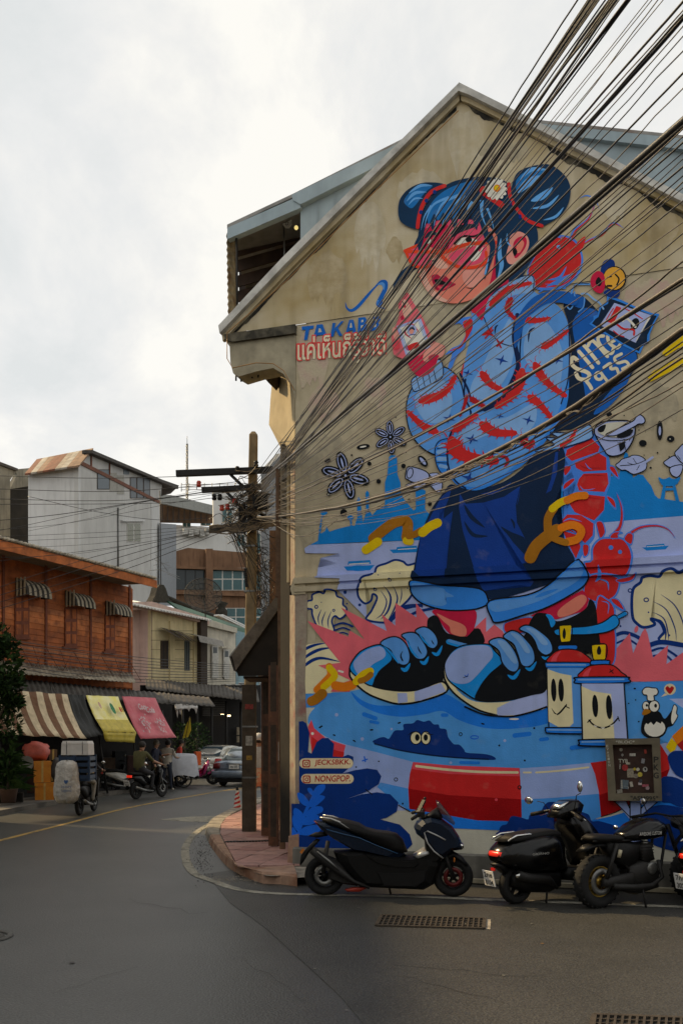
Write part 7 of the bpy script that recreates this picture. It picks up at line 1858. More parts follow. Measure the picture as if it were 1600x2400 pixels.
# ------------------------------------------------------------------ people
def person(label, org, rz, J, cols, hair=(.02, .015, .012), sc_=1.0, hat=None, skirt=None, group='people in the street'):
    """one continuous skinned body; J joints (x forward, y left, z up); cols by region"""
    t = thing('person', label, 'person', org, rz, group)
    rad = dict(pelvis=.155, waist=.135, chest=.165, neck=.058, head0=.075, head1=.098, head2=.085, ls=.075, rs=.075, le=.048, re=.048, lw=.036, rw=.036, lh=.042, rh=.042, lhip=.098, rhip=.098, lk=.062, rk=.062, la=.042, ra=.042, lt=.038, rt=.038)
    E = [('pelvis', 'waist'), ('waist', 'chest'), ('chest', 'neck'), ('neck', 'head0'), ('head0', 'head1'), ('head1', 'head2'), ('chest', 'ls'), ('ls', 'le'), ('le', 'lw'), ('lw', 'lh'), ('chest', 'rs'), ('rs', 're'), ('re', 'rw'), ('rw', 'rh'), ('pelvis', 'lhip'), ('lhip', 'lk'), ('lk', 'la'), ('la', 'lt'), ('pelvis', 'rhip'), ('rhip', 'rk'), ('rk', 'ra'), ('ra', 'rt')]
    names = list(rad); me = bpy.data.meshes.new('body'); me.from_pydata([tuple(Vector(J[n])) for n in names], [(names.index(a), names.index(b)) for a, b in E], [])
    o = bpy.data.objects.new('body', me); col.objects.link(o); md = o.modifiers.new('s', 'SKIN'); md.use_smooth_shade = True
    for n, v in zip(names, me.skin_vertices[0].data):
        v.radius = (rad[n]*(1.12 if n in ('chest', 'pelvis', 'waist') else 1), rad[n]*(.82 if n in ('chest', 'waist') else 1)); v.use_root = n == 'pelvis'
    o.modifiers.new('d', 'SUBSURF').levels = 2
    dg = bpy.context.evaluated_depsgraph_get(); m2 = bpy.data.meshes.new_from_object(o.evaluated_get(dg)); m2.materials.clear(); bpy.data.objects.remove(o)
    ml = [mt_skin]+[M_('cloth_%d_%d_%d' % tuple(int(v*200) for v in c), c, .85, var=.2, scale=12, bump=.2) for c in cols[:3]]
    for m in ml: m2.materials.append(m)
    reg = {('neck', 'head0'): 0, ('head0', 'head1'): 0, ('head1', 'head2'): 0, ('chest', 'neck'): 1, ('pelvis', 'waist'): 1, ('waist', 'chest'): 1, ('chest', 'ls'): 1, ('chest', 'rs'): 1, ('ls', 'le'): 1, ('rs', 're'): 1, ('le', 'lw'): cols[3], ('re', 'rw'): cols[3], ('lw', 'lh'): 0, ('rw', 'rh'): 0, ('pelvis', 'lhip'): 2, ('pelvis', 'rhip'): 2, ('lhip', 'lk'): 2, ('rhip', 'rk'): 2, ('lk', 'la'): cols[4], ('rk', 'ra'): cols[4], ('la', 'lt'): 3, ('ra', 'rt'): 3}
    for p in m2.polygons:
        c = p.center; best = 9; mi = 0
        for e_ in E:
            a, b = Vector(J[e_[0]]), Vector(J[e_[1]]); d = b-a; tt = max(0, min(1, (c-a).dot(d)/d.length_squared)); ds = (c-a-d*tt).length/(rad[e_[0]]*(1-tt)+rad[e_[1]]*tt)
            if ds < best: best, mi = ds, reg[e_]
            if ds == best and e_ == ('chest', 'neck') and tt > .75: mi = 0
        p.material_index = mi; p.use_smooth = True
    b = bpy.data.objects.new('body', m2); col.objects.link(b); b.parent = t; PW[b.name] = PW[t.name]
    # fingers
    mb = MB()
    for h_, w_ in (('lh', 'lw'), ('rh', 'rw')):
        a = Vector(J[h_]); d = (a-Vector(J[w_])).normalized(); s = d.cross(Vector((0, 0, 1))); s = s.normalized() if s.length > .1 else Vector((1, 0, 0)); n = s.cross(d)
        for k in range(4): f0 = a+s*(.03-.02*k); mb.tube([f0, f0+d*(.055+.012*(1-abs(k-1.2)))+n*.004, f0+d*(.075+.015*(1-abs(k-1.2)))-n*.022], [.009, .0085, .006], 5)
        mb.tube([a+s*.035-d*.02, a+s*.062+d*.02, a+s*.058+d*.05], [.011, .010, .007], 5)
    mb.build('fingers', mt_skin, b, local=True)
    hd = Vector(J['head1']); M = Matrix.Rotation(cols[5] if len(cols) > 5 else 0, 3, 'Z')
    if hair:
        mb = MB(); mb.ball(hd+M @ Vector((-.018, 0, .028)), .112, n=14, sq=(1.0, .92, 1.0)); mb.build('hair', M_('hair_%d' % int(hair[0]*300), hair, .7, var=.3, scale=40, bump=.4), t, local=True)
    mb = MB(); f = lambda x, y, z: hd+M @ Vector((x, y, z))
    mb.ball(f(.098, 0, -.02), .018, n=8, sq=(1, .7, 1.2)); [mb.ball(f(.0, s*.092, -.015), .026, n=8, sq=(.6, .4, 1)) for s in (-1, 1)]; mb.build('face_features', mt_skin, t, local=True)
    mb = MB(); [mb.ball(f(.09, s*.035, .01), .012, n=6) for s in (-1, 1)]; mb.box(f(.092, 0, -.062), (.012, .04, .008)); mb.build('eyes_and_mouth', M_('dark_eye', (.03, .015, .012), .5, bump=0), t, local=True)
    if hat:
        mb = MB(); mb.ball(hd+M @ Vector((-.01, 0, .05)), .132, n=14, sq=(1, .95, .85)); mb.box(f(.13, 0, .06), (.1, .14, .012)); mb.build('cap', hat, t, local=True)
    if skirt:
        z0_, z1_ = skirt[0], skirt[1]; px_, py_ = J['pelvis'][0], J['pelvis'][1]
        mb = MB(); mb.lathe([(.17, z1_-z0_), (.2, (z1_-z0_)*.6), (.25, 0), (.245, 0)], (px_, py_, z0_), n=20); mb.build('skirt', skirt[2], t, local=True)
    return t
def stand(lean=0, arm_l=None, arm_r=None, step=.0, hd=(0, 0)):
    J = dict(pelvis=(0, 0, .93), waist=(lean*.3, 0, 1.08), chest=(lean*.7, 0, 1.30), neck=(lean, 0, 1.46), head0=(lean+.02+hd[0], hd[1], 1.53), head1=(lean+.03+hd[0], hd[1], 1.61), head2=(lean+.02+hd[0], hd[1], 1.68), ls=(lean*.8, .19, 1.38), rs=(lean*.8, -.19, 1.38),
        lhip=(0, .10, .86), rhip=(0, -.10, .86), lk=(step*.6+.02, .11, .48), rk=(-step*.3+.02, -.11, .48), la=(step*.9, .11, .085), ra=(-step, -.11, .085), lt=(step*.9+.15, .12, .035), rt=(-step+.15, -.12, .035))
    L_ = arm_l or ((lean*.8-.02, .25, 1.10), (lean*.8+.08, .25, .88), (lean*.8+.11, .25, .81)); R_ = arm_r or ((lean*.8-.02, -.25, 1.10), (lean*.8+.08, -.25, .88), (lean*.8+.11, -.25, .81))
    J.update(le=L_[0], lw=L_[1], lh=L_[2], re=R_[0], rw=R_[1], rh=R_[2]); return J
def ride(z=.80):
    return dict(pelvis=(.1, 0, z+.12), waist=(.12, 0, z+.27), chest=(.20, 0, z+.48), neck=(.25, 0, z+.64), head0=(.28, 0, z+.71), head1=(.30, 0, z+.79), head2=(.29, 0, z+.86), ls=(.22, .2, z+.56), rs=(.22, -.2, z+.56), le=(.42, .28, z+.34), re=(.42, -.28, z+.34), lw=(.72, .3, z+.25), rw=(.72, -.3, z+.25), lh=(.84, .31, z+.22), rh=(.84, -.31, z+.22),
        lhip=(.14, .11, z+.07), rhip=(.14, -.11, z+.07), lk=(.56, .19, z-.05), rk=(.56, -.19, z-.05), la=(.5, .17, z-.46), ra=(.5, -.17, z-.46), lt=(.66, .18, z-.50), rt=(.66, -.18, z-.50))
person('rider in olive shirt on the black motorbike', gr(319, 1874), R(64), ride(.78), ((.085, .08, .03), (.03, .03, .035), (.02, .02, .02), 0, 2))
person('man in dark navy shirt walking past the stalls', gr(362, 1856), R(-10), stand(.05, arm_l=((.16, .26, 1.2), (.38, .2, 1.24), (.46, .17, 1.25)), step=.12), ((.012, .014, .03), (.03, .028, .025), (.2, .19, .17), 0, 0, .3), hair=(.18, .16, .13))
person('woman in pale top and dark trousers beside the covered cart', gr(391, 1854), R(70), stand(.06, arm_r=((.12, -.26, 1.15), (.32, -.22, 1.12), (.40, -.2, 1.12)), step=-.1), ((.40, .36, .30), (.015, .02, .035), (.45, .42, .36), 0, 2))
person('person in red shirt bent behind the covered cart', gr(412, 1844), R(20), stand(.18), ((.5, .05, .03), (.03, .03, .03), (.02, .02, .02), 0, 2))
person('rider with pale trousers half hidden by the delivery load', gr(186, 1912), R(90), ride(.80), ((.03, .03, .035), (.35, .34, .31), (.02, .02, .02), 1, 2))
person('pedestrian in white cap, white shirt and orange patterned shorts behind the pole', gr(606, 1910, KZ), R(95), stand(.03, step=.06), ((.50, .49, .46), (.4, .10, .05), (.25, .13, .08), 1, 0), hat=M_('white_cap', (.65, .63, .60), .8, bump=.2), skirt=(.62, 1.02, M_('patterned_skirt', (.55, .10, .05), .8, var=.5, scale=18, c2=(.5, .4, .25), bump=.2)))
# covered cart
ct = thing('covered_cart', 'two-wheeled cart covered with a white sheet and orange bag', 'cart', gr(424, 1846), R(25))
part(ct, 'bed', mt_wood_d, lambda m: m.box((0, 0, .55), (.9, .7, .08)))
for s in (-1, 1):
    mb = MB(); mb.lathe([(.25, -.02), (.3, -.03), (.3, .03), (.25, .02)], (0, s*.4, .3), 'Y', 20, close=True)
    for k in range(6): mb.bar((0, s*.4, .3), (.26*math.cos(k*1.047), s*.4, .3+.26*math.sin(k*1.047)), .015, .015, up=(0, 1, 0))
    mb.build('wheel', mt_tyre, ct, local=True)
part(ct, 'load', mt_wood_d, lambda m: m.box((0, 0, .9), (.8, .6, .6)))
mb = MB(); vs = []; nn_ = 28
for j, (k, z) in enumerate(((.3, 1.24), (.85, 1.22), (1.0, 1.14), (1.08, .8), (1.14, .42))):
    for i in range(nn_):
        a = 2*math.pi*i/nn_; fold = 1+(.07*math.sin(i*2.6)*(j/4))
        vs.append((.52*k*fold*math.copysign(abs(math.cos(a))**.55, math.cos(a)), .42*k*fold*math.copysign(abs(math.sin(a))**.55, math.sin(a)), z+(.05*math.sin(i*1.3) if j == 4 else 0)))
mb.add(vs, [(j*nn_+i, j*nn_+(i+1) % nn_, (j+1)*nn_+(i+1) % nn_, (j+1)*nn_+i) for j in range(4) for i in range(nn_)]+[range(nn_)], 0, True); mb.build('white_sheet', M_('white_sheet', (.45, .46, .50), .85, var=.15, bump=.3), ct, local=True)
part(ct, 'orange_bag', M_('orange_bag', (.65, .11, .02), .6), lambda m: m.box((.62, .0, 1.05), (.18, .3, .5)))
# ------------------------------------------------------------------ cars
def car(label, org, rz, body, light, plate_lines=None):
    t = thing('parked_car', label, 'car', org, rz, 'cars in the street')
    low = [(-.02, .30), (.0, .62), (.06, .86), (.12, .93), (.55, .97), (1.2, .95), (2.9, .93), (3.7, .86), (4.2, .74), (4.4, .55), (4.38, .28), (3.9, .2), (.4, .2)]
    part(t, 'body', body, lambda m: m.prof(low, .87, ch=.10))
    cab = [(.42, .93), (.75, 1.22), (1.15, 1.42), (1.7, 1.47), (2.3, 1.44), (2.75, 1.25), (3.2, .92), (1.8, .9)]
    part(t, 'cabin', body, lambda m: m.prof(cab, .74, ch=.13))
    gl = glass('car_glass', (.05, .07, .085), .05)
    part(t, 'rear_window', gl, lambda m: m.add([(.47, -.62, .99), (.47, .62, .99), (1.06, .52, 1.40), (1.06, -.52, 1.40)], [(0, 1, 2, 3)]))
    for s in (-1, 1):
        part(t, 'side_window', gl, lambda m: m.slab([(.85, s*.70, .99), (1.95, s*.71, .99), (1.95, s*.66, 1.38), (1.2, s*.65, 1.36)], (0, s*.03, 0)))
        part(t, 'side_window', gl, lambda m: m.slab([(2.02, s*.71, .99), (2.95, s*.70, .97), (2.45, s*.65, 1.34), (2.02, s*.66, 1.38)], (0, s*.03, 0)))
        part(t, 'tail_light', light, lambda m: m.prof([(-.01, .66), (.05, .84), (.1, .88), (.36, .84), (.3, .70)], .13, c0=s*.72, ch=.1))
        part(t, 'wing_mirror', body, lambda m: m.ball((2.7, s*.92, 1.0), .09, n=8, sq=(.6, 1, .7)))
        part(t, 'door_handle', mt_chrome, lambda m: m.box((1.5, s*.875, .82), (.16, .03, .03)))
        for x in (.82, 3.45):
            mb = MB(); mb.lathe([(.19, -.1), (.29, -.1), (.315, -.07), (.315, .07), (.29, .1), (.19, .1)], (x, s*.76, .315), 'Y', 22, close=True); w_ = mb.build('wheel', mt_tyre, t, local=True)
            mb = MB(); mb.lathe([(0, s*.06), (.08, s*.07), (.19, s*.09), (.2, s*.06)], (x, s*.76, .315), 'Y', 20); mb.build('rim', mt_silver, w_, local=True)
    part(t, 'bumper', body, lambda m: m.prof([(-.07, .34), (-.08, .52), (-.02, .6), (.2, .58), (.2, .3)], .86, ch=.1))
    part(t, 'bumper_underside', mt_black, lambda m: m.box((.3, 0, .24), (.7, 1.5, .14)))
    part(t, 'boot_seam', mt_black, lambda m: m.box((.012, 0, .66), (.02, 1.1, .012)))
    part(t, 'boot_trim', mt_chrome, lambda m: m.box((-.005, 0, .84), (.04, .6, .035)))
    if plate_lines: plate(t, (-.035, 0, .74), .38, .15, plate_lines, Matrix.Identity(3))
    return t
car('silver-white saloon car parked beyond the covered cart', gr(474, 1824), R(72), M_('silver_car_paint', (.55, .54, .49), .25, .5, bump=0), M_('car_tail_red', (.35, .02, .02), .2, bump=0), ('9กก 5210',))
car('blue-grey saloon car with number plate just left of the pole', gr(549, 1845), R(76), M_('blue_grey_car_paint', (.24, .29, .36), .22, .5, bump=0), M_('car_tail_dark', (.12, .01, .012), .2, bump=0), ('4กจ 1073',))
# ================================================================== houses further up the street
def window(pl, par, x0, y0, x1, y1, frame, pane, off=.02, nx=1, ny=1, fw=2.0):
    f = rp(pl, 'window', frame, par, x0, y0, x1, y1, off, .08); w_, h_ = (x1-x0)/nx, (y1-y0)/ny
    for i in range(nx):
        for j in range(ny): rp(pl, 'pane', pane, f, x0+w_*i+fw*.7, y0+h_*j+fw*.7, x0+w_*(i+1)-fw*.7, y0+h_*(j+1)-fw*.7, off+.012, .01)
    return f
mt_cream = M_('cream_wall', (.66, .56, .33), .9, var=.2, scale=1.2, bump=.2, streak=.35)
mt_whitew = M_('old_white_wall', (.62, .58, .48), .9, var=.25, scale=1.2, bump=.2, streak=.4)
mt_pinkw = M_('faded_pink_wall', (.60, .43, .37), .9, var=.2, scale=1.2, bump=.2, streak=.35)
mt_frame = M_('white_frame', (.55, .54, .5), .7, bump=0); mt_pane = glass('dark_pane', (.03, .04, .045), .1); mt_teal = glass('teal_pane', (.05, .12, .13), .1)
c2 = PL(at(310, 1400, 42), at(500, 1400, 42*1.148))
ch_ = thing('cream_house', 'cream yellow two-storey house with white tin roof edge and torn awning', 'house', c2.pt(420, 0))
poly(c2, 'wall', mt_cream, ch_, ((353, 1420), (474, 1452), (474, 1740), (353, 1740)), 0, .3)
mb = MB(); a = c2.ray(354, 1420, 0); b = Vector((a.x, a.y, 0)); mb.slab([a, b, b-c2.n*5-c2.d*1.0, a-c2.n*5-c2.d*1.0], c2.d*.1); mb.build('side_wall', mt_pinkw, ch_)
poly(c2, 'gable', mt_pinkw, ch_, ((300, 1428), (354, 1428), (354, 1740), (300, 1740)), -.6, .2)
poly(c2, 'cornice', mt_pinkw, ch_, ((298, 1412), (356, 1410), (490, 1450), (490, 1464), (356, 1428), (298, 1430)), .25, .3)
mb = MB(); a, b = c2.ray(296, 1416, .5), c2.ray(496, 1457, .5); mb.slab([a, b, b-c2.n*3+Vector((0, 0, .9)), a-c2.n*3+Vector((0, 0, .9))], (0, 0, .06)); mb.build('tin_roof', M_('white_tin', (.74, .73, .70), .5, .0, var=.2, bump=.1), ch_)
for i in range(28):
    mb = MB(); q = a.lerp(b, (i+.5)/28); mb.tube([q+Vector((0, 0, .05))+c2.n*.03, q-c2.n*1.8+Vector((0, 0, .60))], .06, 6); mb.build('roof_ridge', MATS['white_tin'], ch_)
mt_dkw = M_('dark_shutter', (.045, .03, .02), .8, var=.3)
for x0, x1, y0, y1, m in ((377, 395, 1502, 1568, mt_dkw), (433, 445, 1502, 1572, M_('grey_shutter', (.11, .13, .13), .8))):
    f = rp(c2, 'window', mt_frame if m is mt_pane else m, ch_, x0, y0, x1, y1, .03, .06)
    for k in range(4): rp(c2, 'window_bar', mt_dark if k % 2 else m, f, x0+(x1-x0)*(k+.35)/4, y0+2, x0+(x1-x0)*(k+.65)/4, y1-2, .05, .02)
for x0, x1 in ((399, 410), (455, 462)): rp(c2, 'pilaster', mt_cream, ch_, x0, 1455, x1, 1640, .08, .1)
for k in range(7): rp(c2, 'wall_groove', M_('groove', (.30, .25, .15), .9), ch_, 354, 1478+k*22+0, 473, 1479.5+k*22+0, .004, .01)
mb = MB(); q = random.Random(3); a, b = c2.ray(374, 1470, .1), c2.ray(428, 1482, .1)
for i in range(16):
    u0, u1 = i/16, (i+1)/16; p0_, p1_2 = a.lerp(b, u0), a.lerp(b, u1); d0 = c2.n*.9+Vector((0, 0, -.35-q.random()*.3)); mb.add([p0_, p1_2, p1_2+d0, p0_+d0], [(0, 1, 2, 3)])
mb.build('torn_awning', M_('rusted_awning', (.05, .035, .025), .9, var=.5), ch_)
mb = MB(); a, b = c2.ray(430, 1484, .1), c2.ray(488, 1496, .1); n = 16
for i in range(n):
    p0_, p1_2 = a.lerp(b, i/n), a.lerp(b, (i+.9)/n); vs = []
    for p in (p0_, p1_2):
        for o_, z in ((0, 0), (.5, -.06), (.9, -.2), (1.0, -.5)): vs.append(p+c2.n*o_+Vector((0, 0, z)))
    mb.add(vs, [(k, k+1, 5+k, 4+k) for k in range(3)])
mb.build('metal_awning', M_('grey_slats', (.26, .25, .23), .6, .2, var=.3), ch_)
rp(c2, 'black_post', mt_dkw, ch_, 471, 1452, 486, 1640, .3, .4)  # black post between the cream and white walls
wh = thing('white_house', 'narrow off-white house with louvred shutters and air conditioners', 'house', c2.pt(530, 0))
poly(c2, 'wall', mt_whitew, wh, ((486, 1450), (552, 1472), (552, 1760), (486, 1760)), -.1, .3)
poly(c2, 'cornice', mt_whitew, wh, ((484, 1452), (556, 1472), (556, 1484), (484, 1466)), .12, .3)
for x0, x1, y0, y1 in ((497, 512, 1513, 1590), (524, 538, 1522, 1588)):
    f = rp(c2, 'shutter', mt_frame, wh, x0, y0, x1, y1, .0, .05); rp(c2, 'louvre', mt_pane, f, x0+3, y0+4, x1-3, y0+18, .012, .01)
    for k in range(4): rp(c2, 'louvre_slat', mt_frame, f, x0+2, y0+24+k*12, x1-2, y0+33+k*12, .02, .02)
    rp(c2, 'hood', mt_whitew, f, x0-3, y0-8, x1+3, y0-3, .15, .12)
for x in (530, 552, 568):
    t = thing('air_conditioner', {530: 'pale air conditioner unit nearest the white house shutters', 552: 'middle pale air conditioner unit left of the canopy', 568: 'air conditioner unit closest to the canopy roof'}[x], 'air conditioner', c2.ray(x, 1628, .5), math.atan2(c2.d.y, c2.d.x), 'air conditioners on the white house')
    part(t, 'case', mt_frame, lambda m: m.box((0, 0, .3), (.5, .3, .5))); part(t, 'fan', mt_dark, lambda m: m.lathe([(0, -.16), (.18, -.16), (.19, -.14)], (0, 0, .3), 'Y', 14)); part(t, 'bracket', mt_dark, lambda m: m.box((0, .1, .02), (.5, .5, .03)))
bh = thing('pale_blue_house', 'pale blue house end seen between the pole and the white house', 'house', c2.pt(575, 0, -2))
poly(c2, 'wall', M_('pale_blue_wall', (.25, .38, .43), .9, var=.2), bh, ((553, 1478), (640, 1500), (640, 1760), (553, 1760)), -.2, .3)
for k in range(3): window(c2, bh, 560+k*24, 1600, 574+k*24, 1640, mt_frame, mt_pane, -.15)
# green and grey roofs behind the cream row
gr_ = thing('green_roof', 'green tin roof with mossy ridge behind the cream house', 'roof', c2.pt(480, 8, -3))
mb = MB(); P = [c2.ray(392, 1408, -3), c2.ray(590, 1478, -1.0), c2.ray(590, 1492, -.6), c2.ray(440, 1444, -.8)]; mb.slab(P, (0, 0, -.1)); mb.build('green_sheet', M_('green_tin', (.012, .085, .045), .6, var=.4, scale=2, streak=.3), gr_)
poly(c2, 'gable_hump', M_('mossy_cement', (.05, .045, .035), .95, var=.5, bump=.5), gr_, ((356, 1410), (364, 1396), (369, 1377), (376, 1370), (384, 1371), (389, 1380), (394, 1396), (404, 1412)), -3.0, .4)
mb = MB(); mb.tube([c2.ray(x, y, -3.1) for x, y in ((394, 1402), (450, 1425), (520, 1450), (590, 1474))], [.14, .12, .12, .12], 7); mb.build('mossy_ridge', M_('mossy_cement', (.05, .045, .035), .95, var=.5, bump=.5), gr_)
for x in (507, 516): mb = MB(); mb.bar(c2.ray(x, 1442, -2.5), c2.ray(x+62, 1472, -2.2), .4, .08); mb.build('tin_strip', MATS['white_tin'], gr_)
# satellite dish
dish = thing('satellite_dish', 'large dark mesh satellite dish on a pole above the cream house', 'satellite dish', c2.ray(481, 1490, -.2))
dc = c2.ray(476, 1400, -.2); Md = Euler((R(72), R(-18), R(15))).to_matrix(); mb = MB()
for r_ in (.25, .5, .75, .98): mb.tube([dc+Md @ Vector((r_*math.cos(a), r_*math.sin(a), .28*r_*r_)) for a in [k*.2618 for k in range(25)]], .012 if r_ < .9 else .022, 5)
for k in range(16): a = k*.3927; mb.tube([dc+Md @ Vector((r_*math.cos(a), r_*math.sin(a), .28*r_*r_)) for r_ in (.05, .35, .65, .98)], .009, 5)
mb.build('mesh_bowl', mt_dark, dish)
mb = MB(); vs = [dc+Md @ Vector((r_*math.cos(a), r_*math.sin(a), .28*r_*r_-.01)) for r_ in (.05, .35, .65, .97) for a in [k*.2618 for k in range(24)]]; mb.add(vs, [(j*24+k, j*24+(k+1) % 24, (j+1)*24+(k+1) % 24, (j+1)*24+k) for j in range(3) for k in range(24)], smooth=True); mb.build('mesh_skin', M_('dish_mesh', (.08, .075, .06), .7, alpha=.45, bump=0), dish)
mb = MB(); mb.tube([dc, c2.ray(481, 1425, -.2), c2.ray(482, 1492, -.2)], .03, 6); mb.tube([dc, dc+Md @ Vector((0, 0, .7))], .012, 5); mb.build('mount', mt_dark, dish)
# tv antenna
an = thing('tv_antenna', 'thin television antenna mast in front of the grey building', 'antenna', c2.ray(376, 1380, -1))
mb = MB(); mb.tube([c2.ray(377, 1375, -1), c2.ray(375, 1150, -1)], .025, 6); mb.build('mast', mt_dark, an)
for x0, y0, x1, y1 in ((360, 1325, 396, 1318), (362, 1312, 398, 1327), (365, 1300, 394, 1340), (350, 1338, 402, 1330), (392, 1345, 422, 1358), (372, 1335, 420, 1352)): mb = MB(); mb.tube([c2.ray(x0, y0, -1), c2.ray(x1, y1, -1)], .013, 5); mb.build('element', mt_steel, an)
# ------------------------------------------------------------------ tall grey building
gA, gB, gC = at(66, 1300, 58.6), at(184, 1300, 58), at(376, 1300, 74)
gl_, gr2 = PL(gA, gB), PL(gB, gC)
gb = thing('grey_building', 'tall plain grey building with rusty roof edge behind the orange house', 'building', (gB.x, gB.y, 0))
mt_g1 = M_('grey_render', (.62, .62, .61), .9, var=.15, scale=.35, bump=.15, streak=.3, grime=((.40, .40, .38), .25, .56, .5)); mt_g2 = M_('grey_render_b', (.53, .525, .505), .9, var=.15, scale=.5, bump=.15, streak=.25)
poly(gl_, 'left_wall', mt_g1, gb, ((66, 1108), (184, 1086), (184, 1720), (66, 1720)), 0, .3)
poly(gr2, 'right_wall', mt_g2, gb, ((184, 1084), (216, 1062), (380, 1130), (376, 1176), (376, 1700), (184, 1720)), 0, .3)
rp(gr2, 'pale_corner_strip', mt_g1, gb, 355, 1176, 376, 1400, .05, .1)
P = [gl_.ray(58, 1114, .6), gl_.ray(186, 1094, .6), gr2.ray(219, 1054, .2), gl_.ray(86, 1080, -2.6)]
rs = random.Random(6); mr_ = [M_('rusty_sheet_%d' % i, c, .75, .1, var=.4, scale=2, streak=.5) for i, c in enumerate(((.20, .07, .035), (.33, .28, .22), (.26, .16, .10), (.40, .36, .30)))]
for i in range(9):
    u0, u1 = i/9, (i+.98)/9; mb = MB(); mb.slab([P[0].lerp(P[1], u0), P[0].lerp(P[1], u1), P[3].lerp(P[2], u1), P[3].lerp(P[2], u0)], (0, 0, .12)); mb.build('roof_sheet', mr_[rs.randrange(4)], gb)
mb = MB(); a, b = gr2.ray(216, 1054, .5), gr2.ray(418, 1140, .5); mb.slab([a, b, b-gr2.n*.7, a-gr2.n*.7], (0, 0, -.22)); mb.build('verge', mt_darktin, gb)
mb = MB(); mb.slab([gr2.ray(375, 1122, .4), gr2.ray(420, 1138, .4), gr2.ray(400, 1157, -1), gr2.ray(376, 1163, -1)], -gr2.n*2); mb.build('soffit', mt_dkw, gb)
window(gr2, gb, 228, 1100, 257, 1147, mt_dkw, glass('blue_curtain', (.07, .10, .125), .4), .03, 1, 1)
for k in range(2): rp(gr2, 'mesh_panel', M_('pale_mesh', (.36, .35, .31), .9, var=.2), gb, 258+k*17, 1108+k*6, 274+k*17, 1152+k*6, .03, .05)
window(gr2, gb, 305, 1118, 352, 1168, mt_dkw, glass('grey_curtain', (.05, .07, .09), .4), .03, 3, 1)
rp(gr2, 'high_panel', glass('blue_curtain'), gb, 290, 1092, 303, 1112, .03, .05)
mb = MB(); mb.bar(gr2.ray(190, 1085, .04), gr2.ray(375, 1178, .04), .1, .25); mb.build('rust_rail', mr_[0], gb)
for x in (214, 257): mb = MB(); mb.bar(gr2.ray(x, 1064+(x-214)*.35, .05), gr2.ray(x, 1094+(x-214)*.4, .05), .12, .08, up=gr2.n); mb.build('rust_post', mr_[0], gb)
window(gr2, gb, 298, 1225, 331, 1270, mt_frame, glass('green_pane', (.08, .085, .03), .2), .05, 2, 1); rp(gr2, 'lintel', mt_g1, gb, 288, 1218, 340, 1222, .2, .2)
mb = MB(); mb.tube([gr2.ray(277, 1190, .06), gr2.ray(277, 1340, .06)], .06, 6); mb.build('downpipe', mt_steel, gb)
poly(PL(at(374, 1300, 73), at(413, 1300, 78)), 'side_strip', M_('blue_grey_render', (.29, .31, .335), .9, var=.15, streak=.3), gb, ((374, 1226), (413, 1229), (413, 1420), (374, 1420)))
# ------------------------------------------------------------------ concrete block at the far left
lf = PL(at(-60, 1200, 60), at(64, 1200, 66)); lb = thing('stained_block', 'stained concrete building at the left edge behind the orange house', 'building', lf.pt(0, 0))
poly(lf, 'wall', M_('stained_grey_wall', (.25, .235, .19), .9, var=.4, scale=.7, streak=.6), lb, ((-60, 1062), (0, 1085), (40, 1100), (24, 1125), (24, 1700), (-60, 1700)), 0, .3)
poly(lf, 'dark_wall', M_('black_stained_wall', (.022, .020, .016), .95, var=.6, scale=.6), lb, ((22, 1138), (70, 1135), (70, 1700), (22, 1700)), -1, .3)
poly(lf, 'parapet', M_('stained_grey_wall'), lb, ((36, 1100), (78, 1096), (78, 1138), (24, 1146), (40, 1112)), -.8, .3)
mb = MB(); mb.slab([lf.ray(-62, 1058, .2), lf.ray(42, 1098, .2), lf.ray(42, 1104, .2), lf.ray(-62, 1066, .2)], -lf.n*1.0); mb.build('eave', mt_darktin, lb)
# ------------------------------------------------------------------ brown block and white block behind
mt_br = M_('brown_block_wall', (.23, .125, .07), .9, var=.35, scale=.5, bump=.2, streak=.7)
bp_ = PL(at(410, 1400, 80), at(640, 1400, 84)); bb = thing('brown_block', 'brown concrete block with window bands beyond the cream house', 'building', bp_.pt(520, 0))
poly(bp_, 'wall', mt_br, bb, ((411, 1292), (440, 1284), (485, 1288), (640, 1300), (640, 1720), (411, 1720)), 0, .4)
rp(bp_, 'dark_opening', mt_pane, bb, 413, 1332, 483, 1382, .05, .1)
for k in range(2): rp(bp_, 'mullion', mt_dark, bb, 434+k*23, 1332, 435.5+k*23, 1382, .08, .05)
window(bp_, bb, 498, 1331, 592, 1384, mt_frame, mt_teal, .06, 4, 2, 2.2); window(bp_, bb, 508, 1425, 620, 1468, mt_frame, mt_teal, .06, 5, 2, 2.2)
window(bp_, bb, 597, 1335, 616, 1384, mt_frame, mt_teal, .06, 1, 1, 2)
rp(bp_, 'pillar', mt_br, bb, 483, 1286, 499, 1500, .5, .6); 
for y in (1326, 1386): poly(bp_, 'band', mt_br, bb, ((411, y), (640, y+8), (640, y+14), (411, y+6)), .4, .5)
mb = MB(); mb.lathe([(0, 0), (.5, 0), (.55, .6), (.3, .9), (.6, 1.3), (0, 1.5)], bp_.ray(519, 1448, 2), n=12); mb.build('roof_ornament', MATS['mossy_cement'], bb)
wp = PL(at(405, 1250, 110), at(660, 1250, 116)); wb = thing('white_block', 'white apartment block with tin-roofed terrace behind the utility pole', 'building', wp.pt(520, 0))
mt_wb = M_('white_render', (.60, .60, .58), .9, var=.12, scale=.4, streak=.2)
poly(wp, 'wall', mt_wb, wb, ((410, 1230), (500, 1236), (500, 1152), (660, 1150), (660, 1700), (410, 1700)), 0, .5)
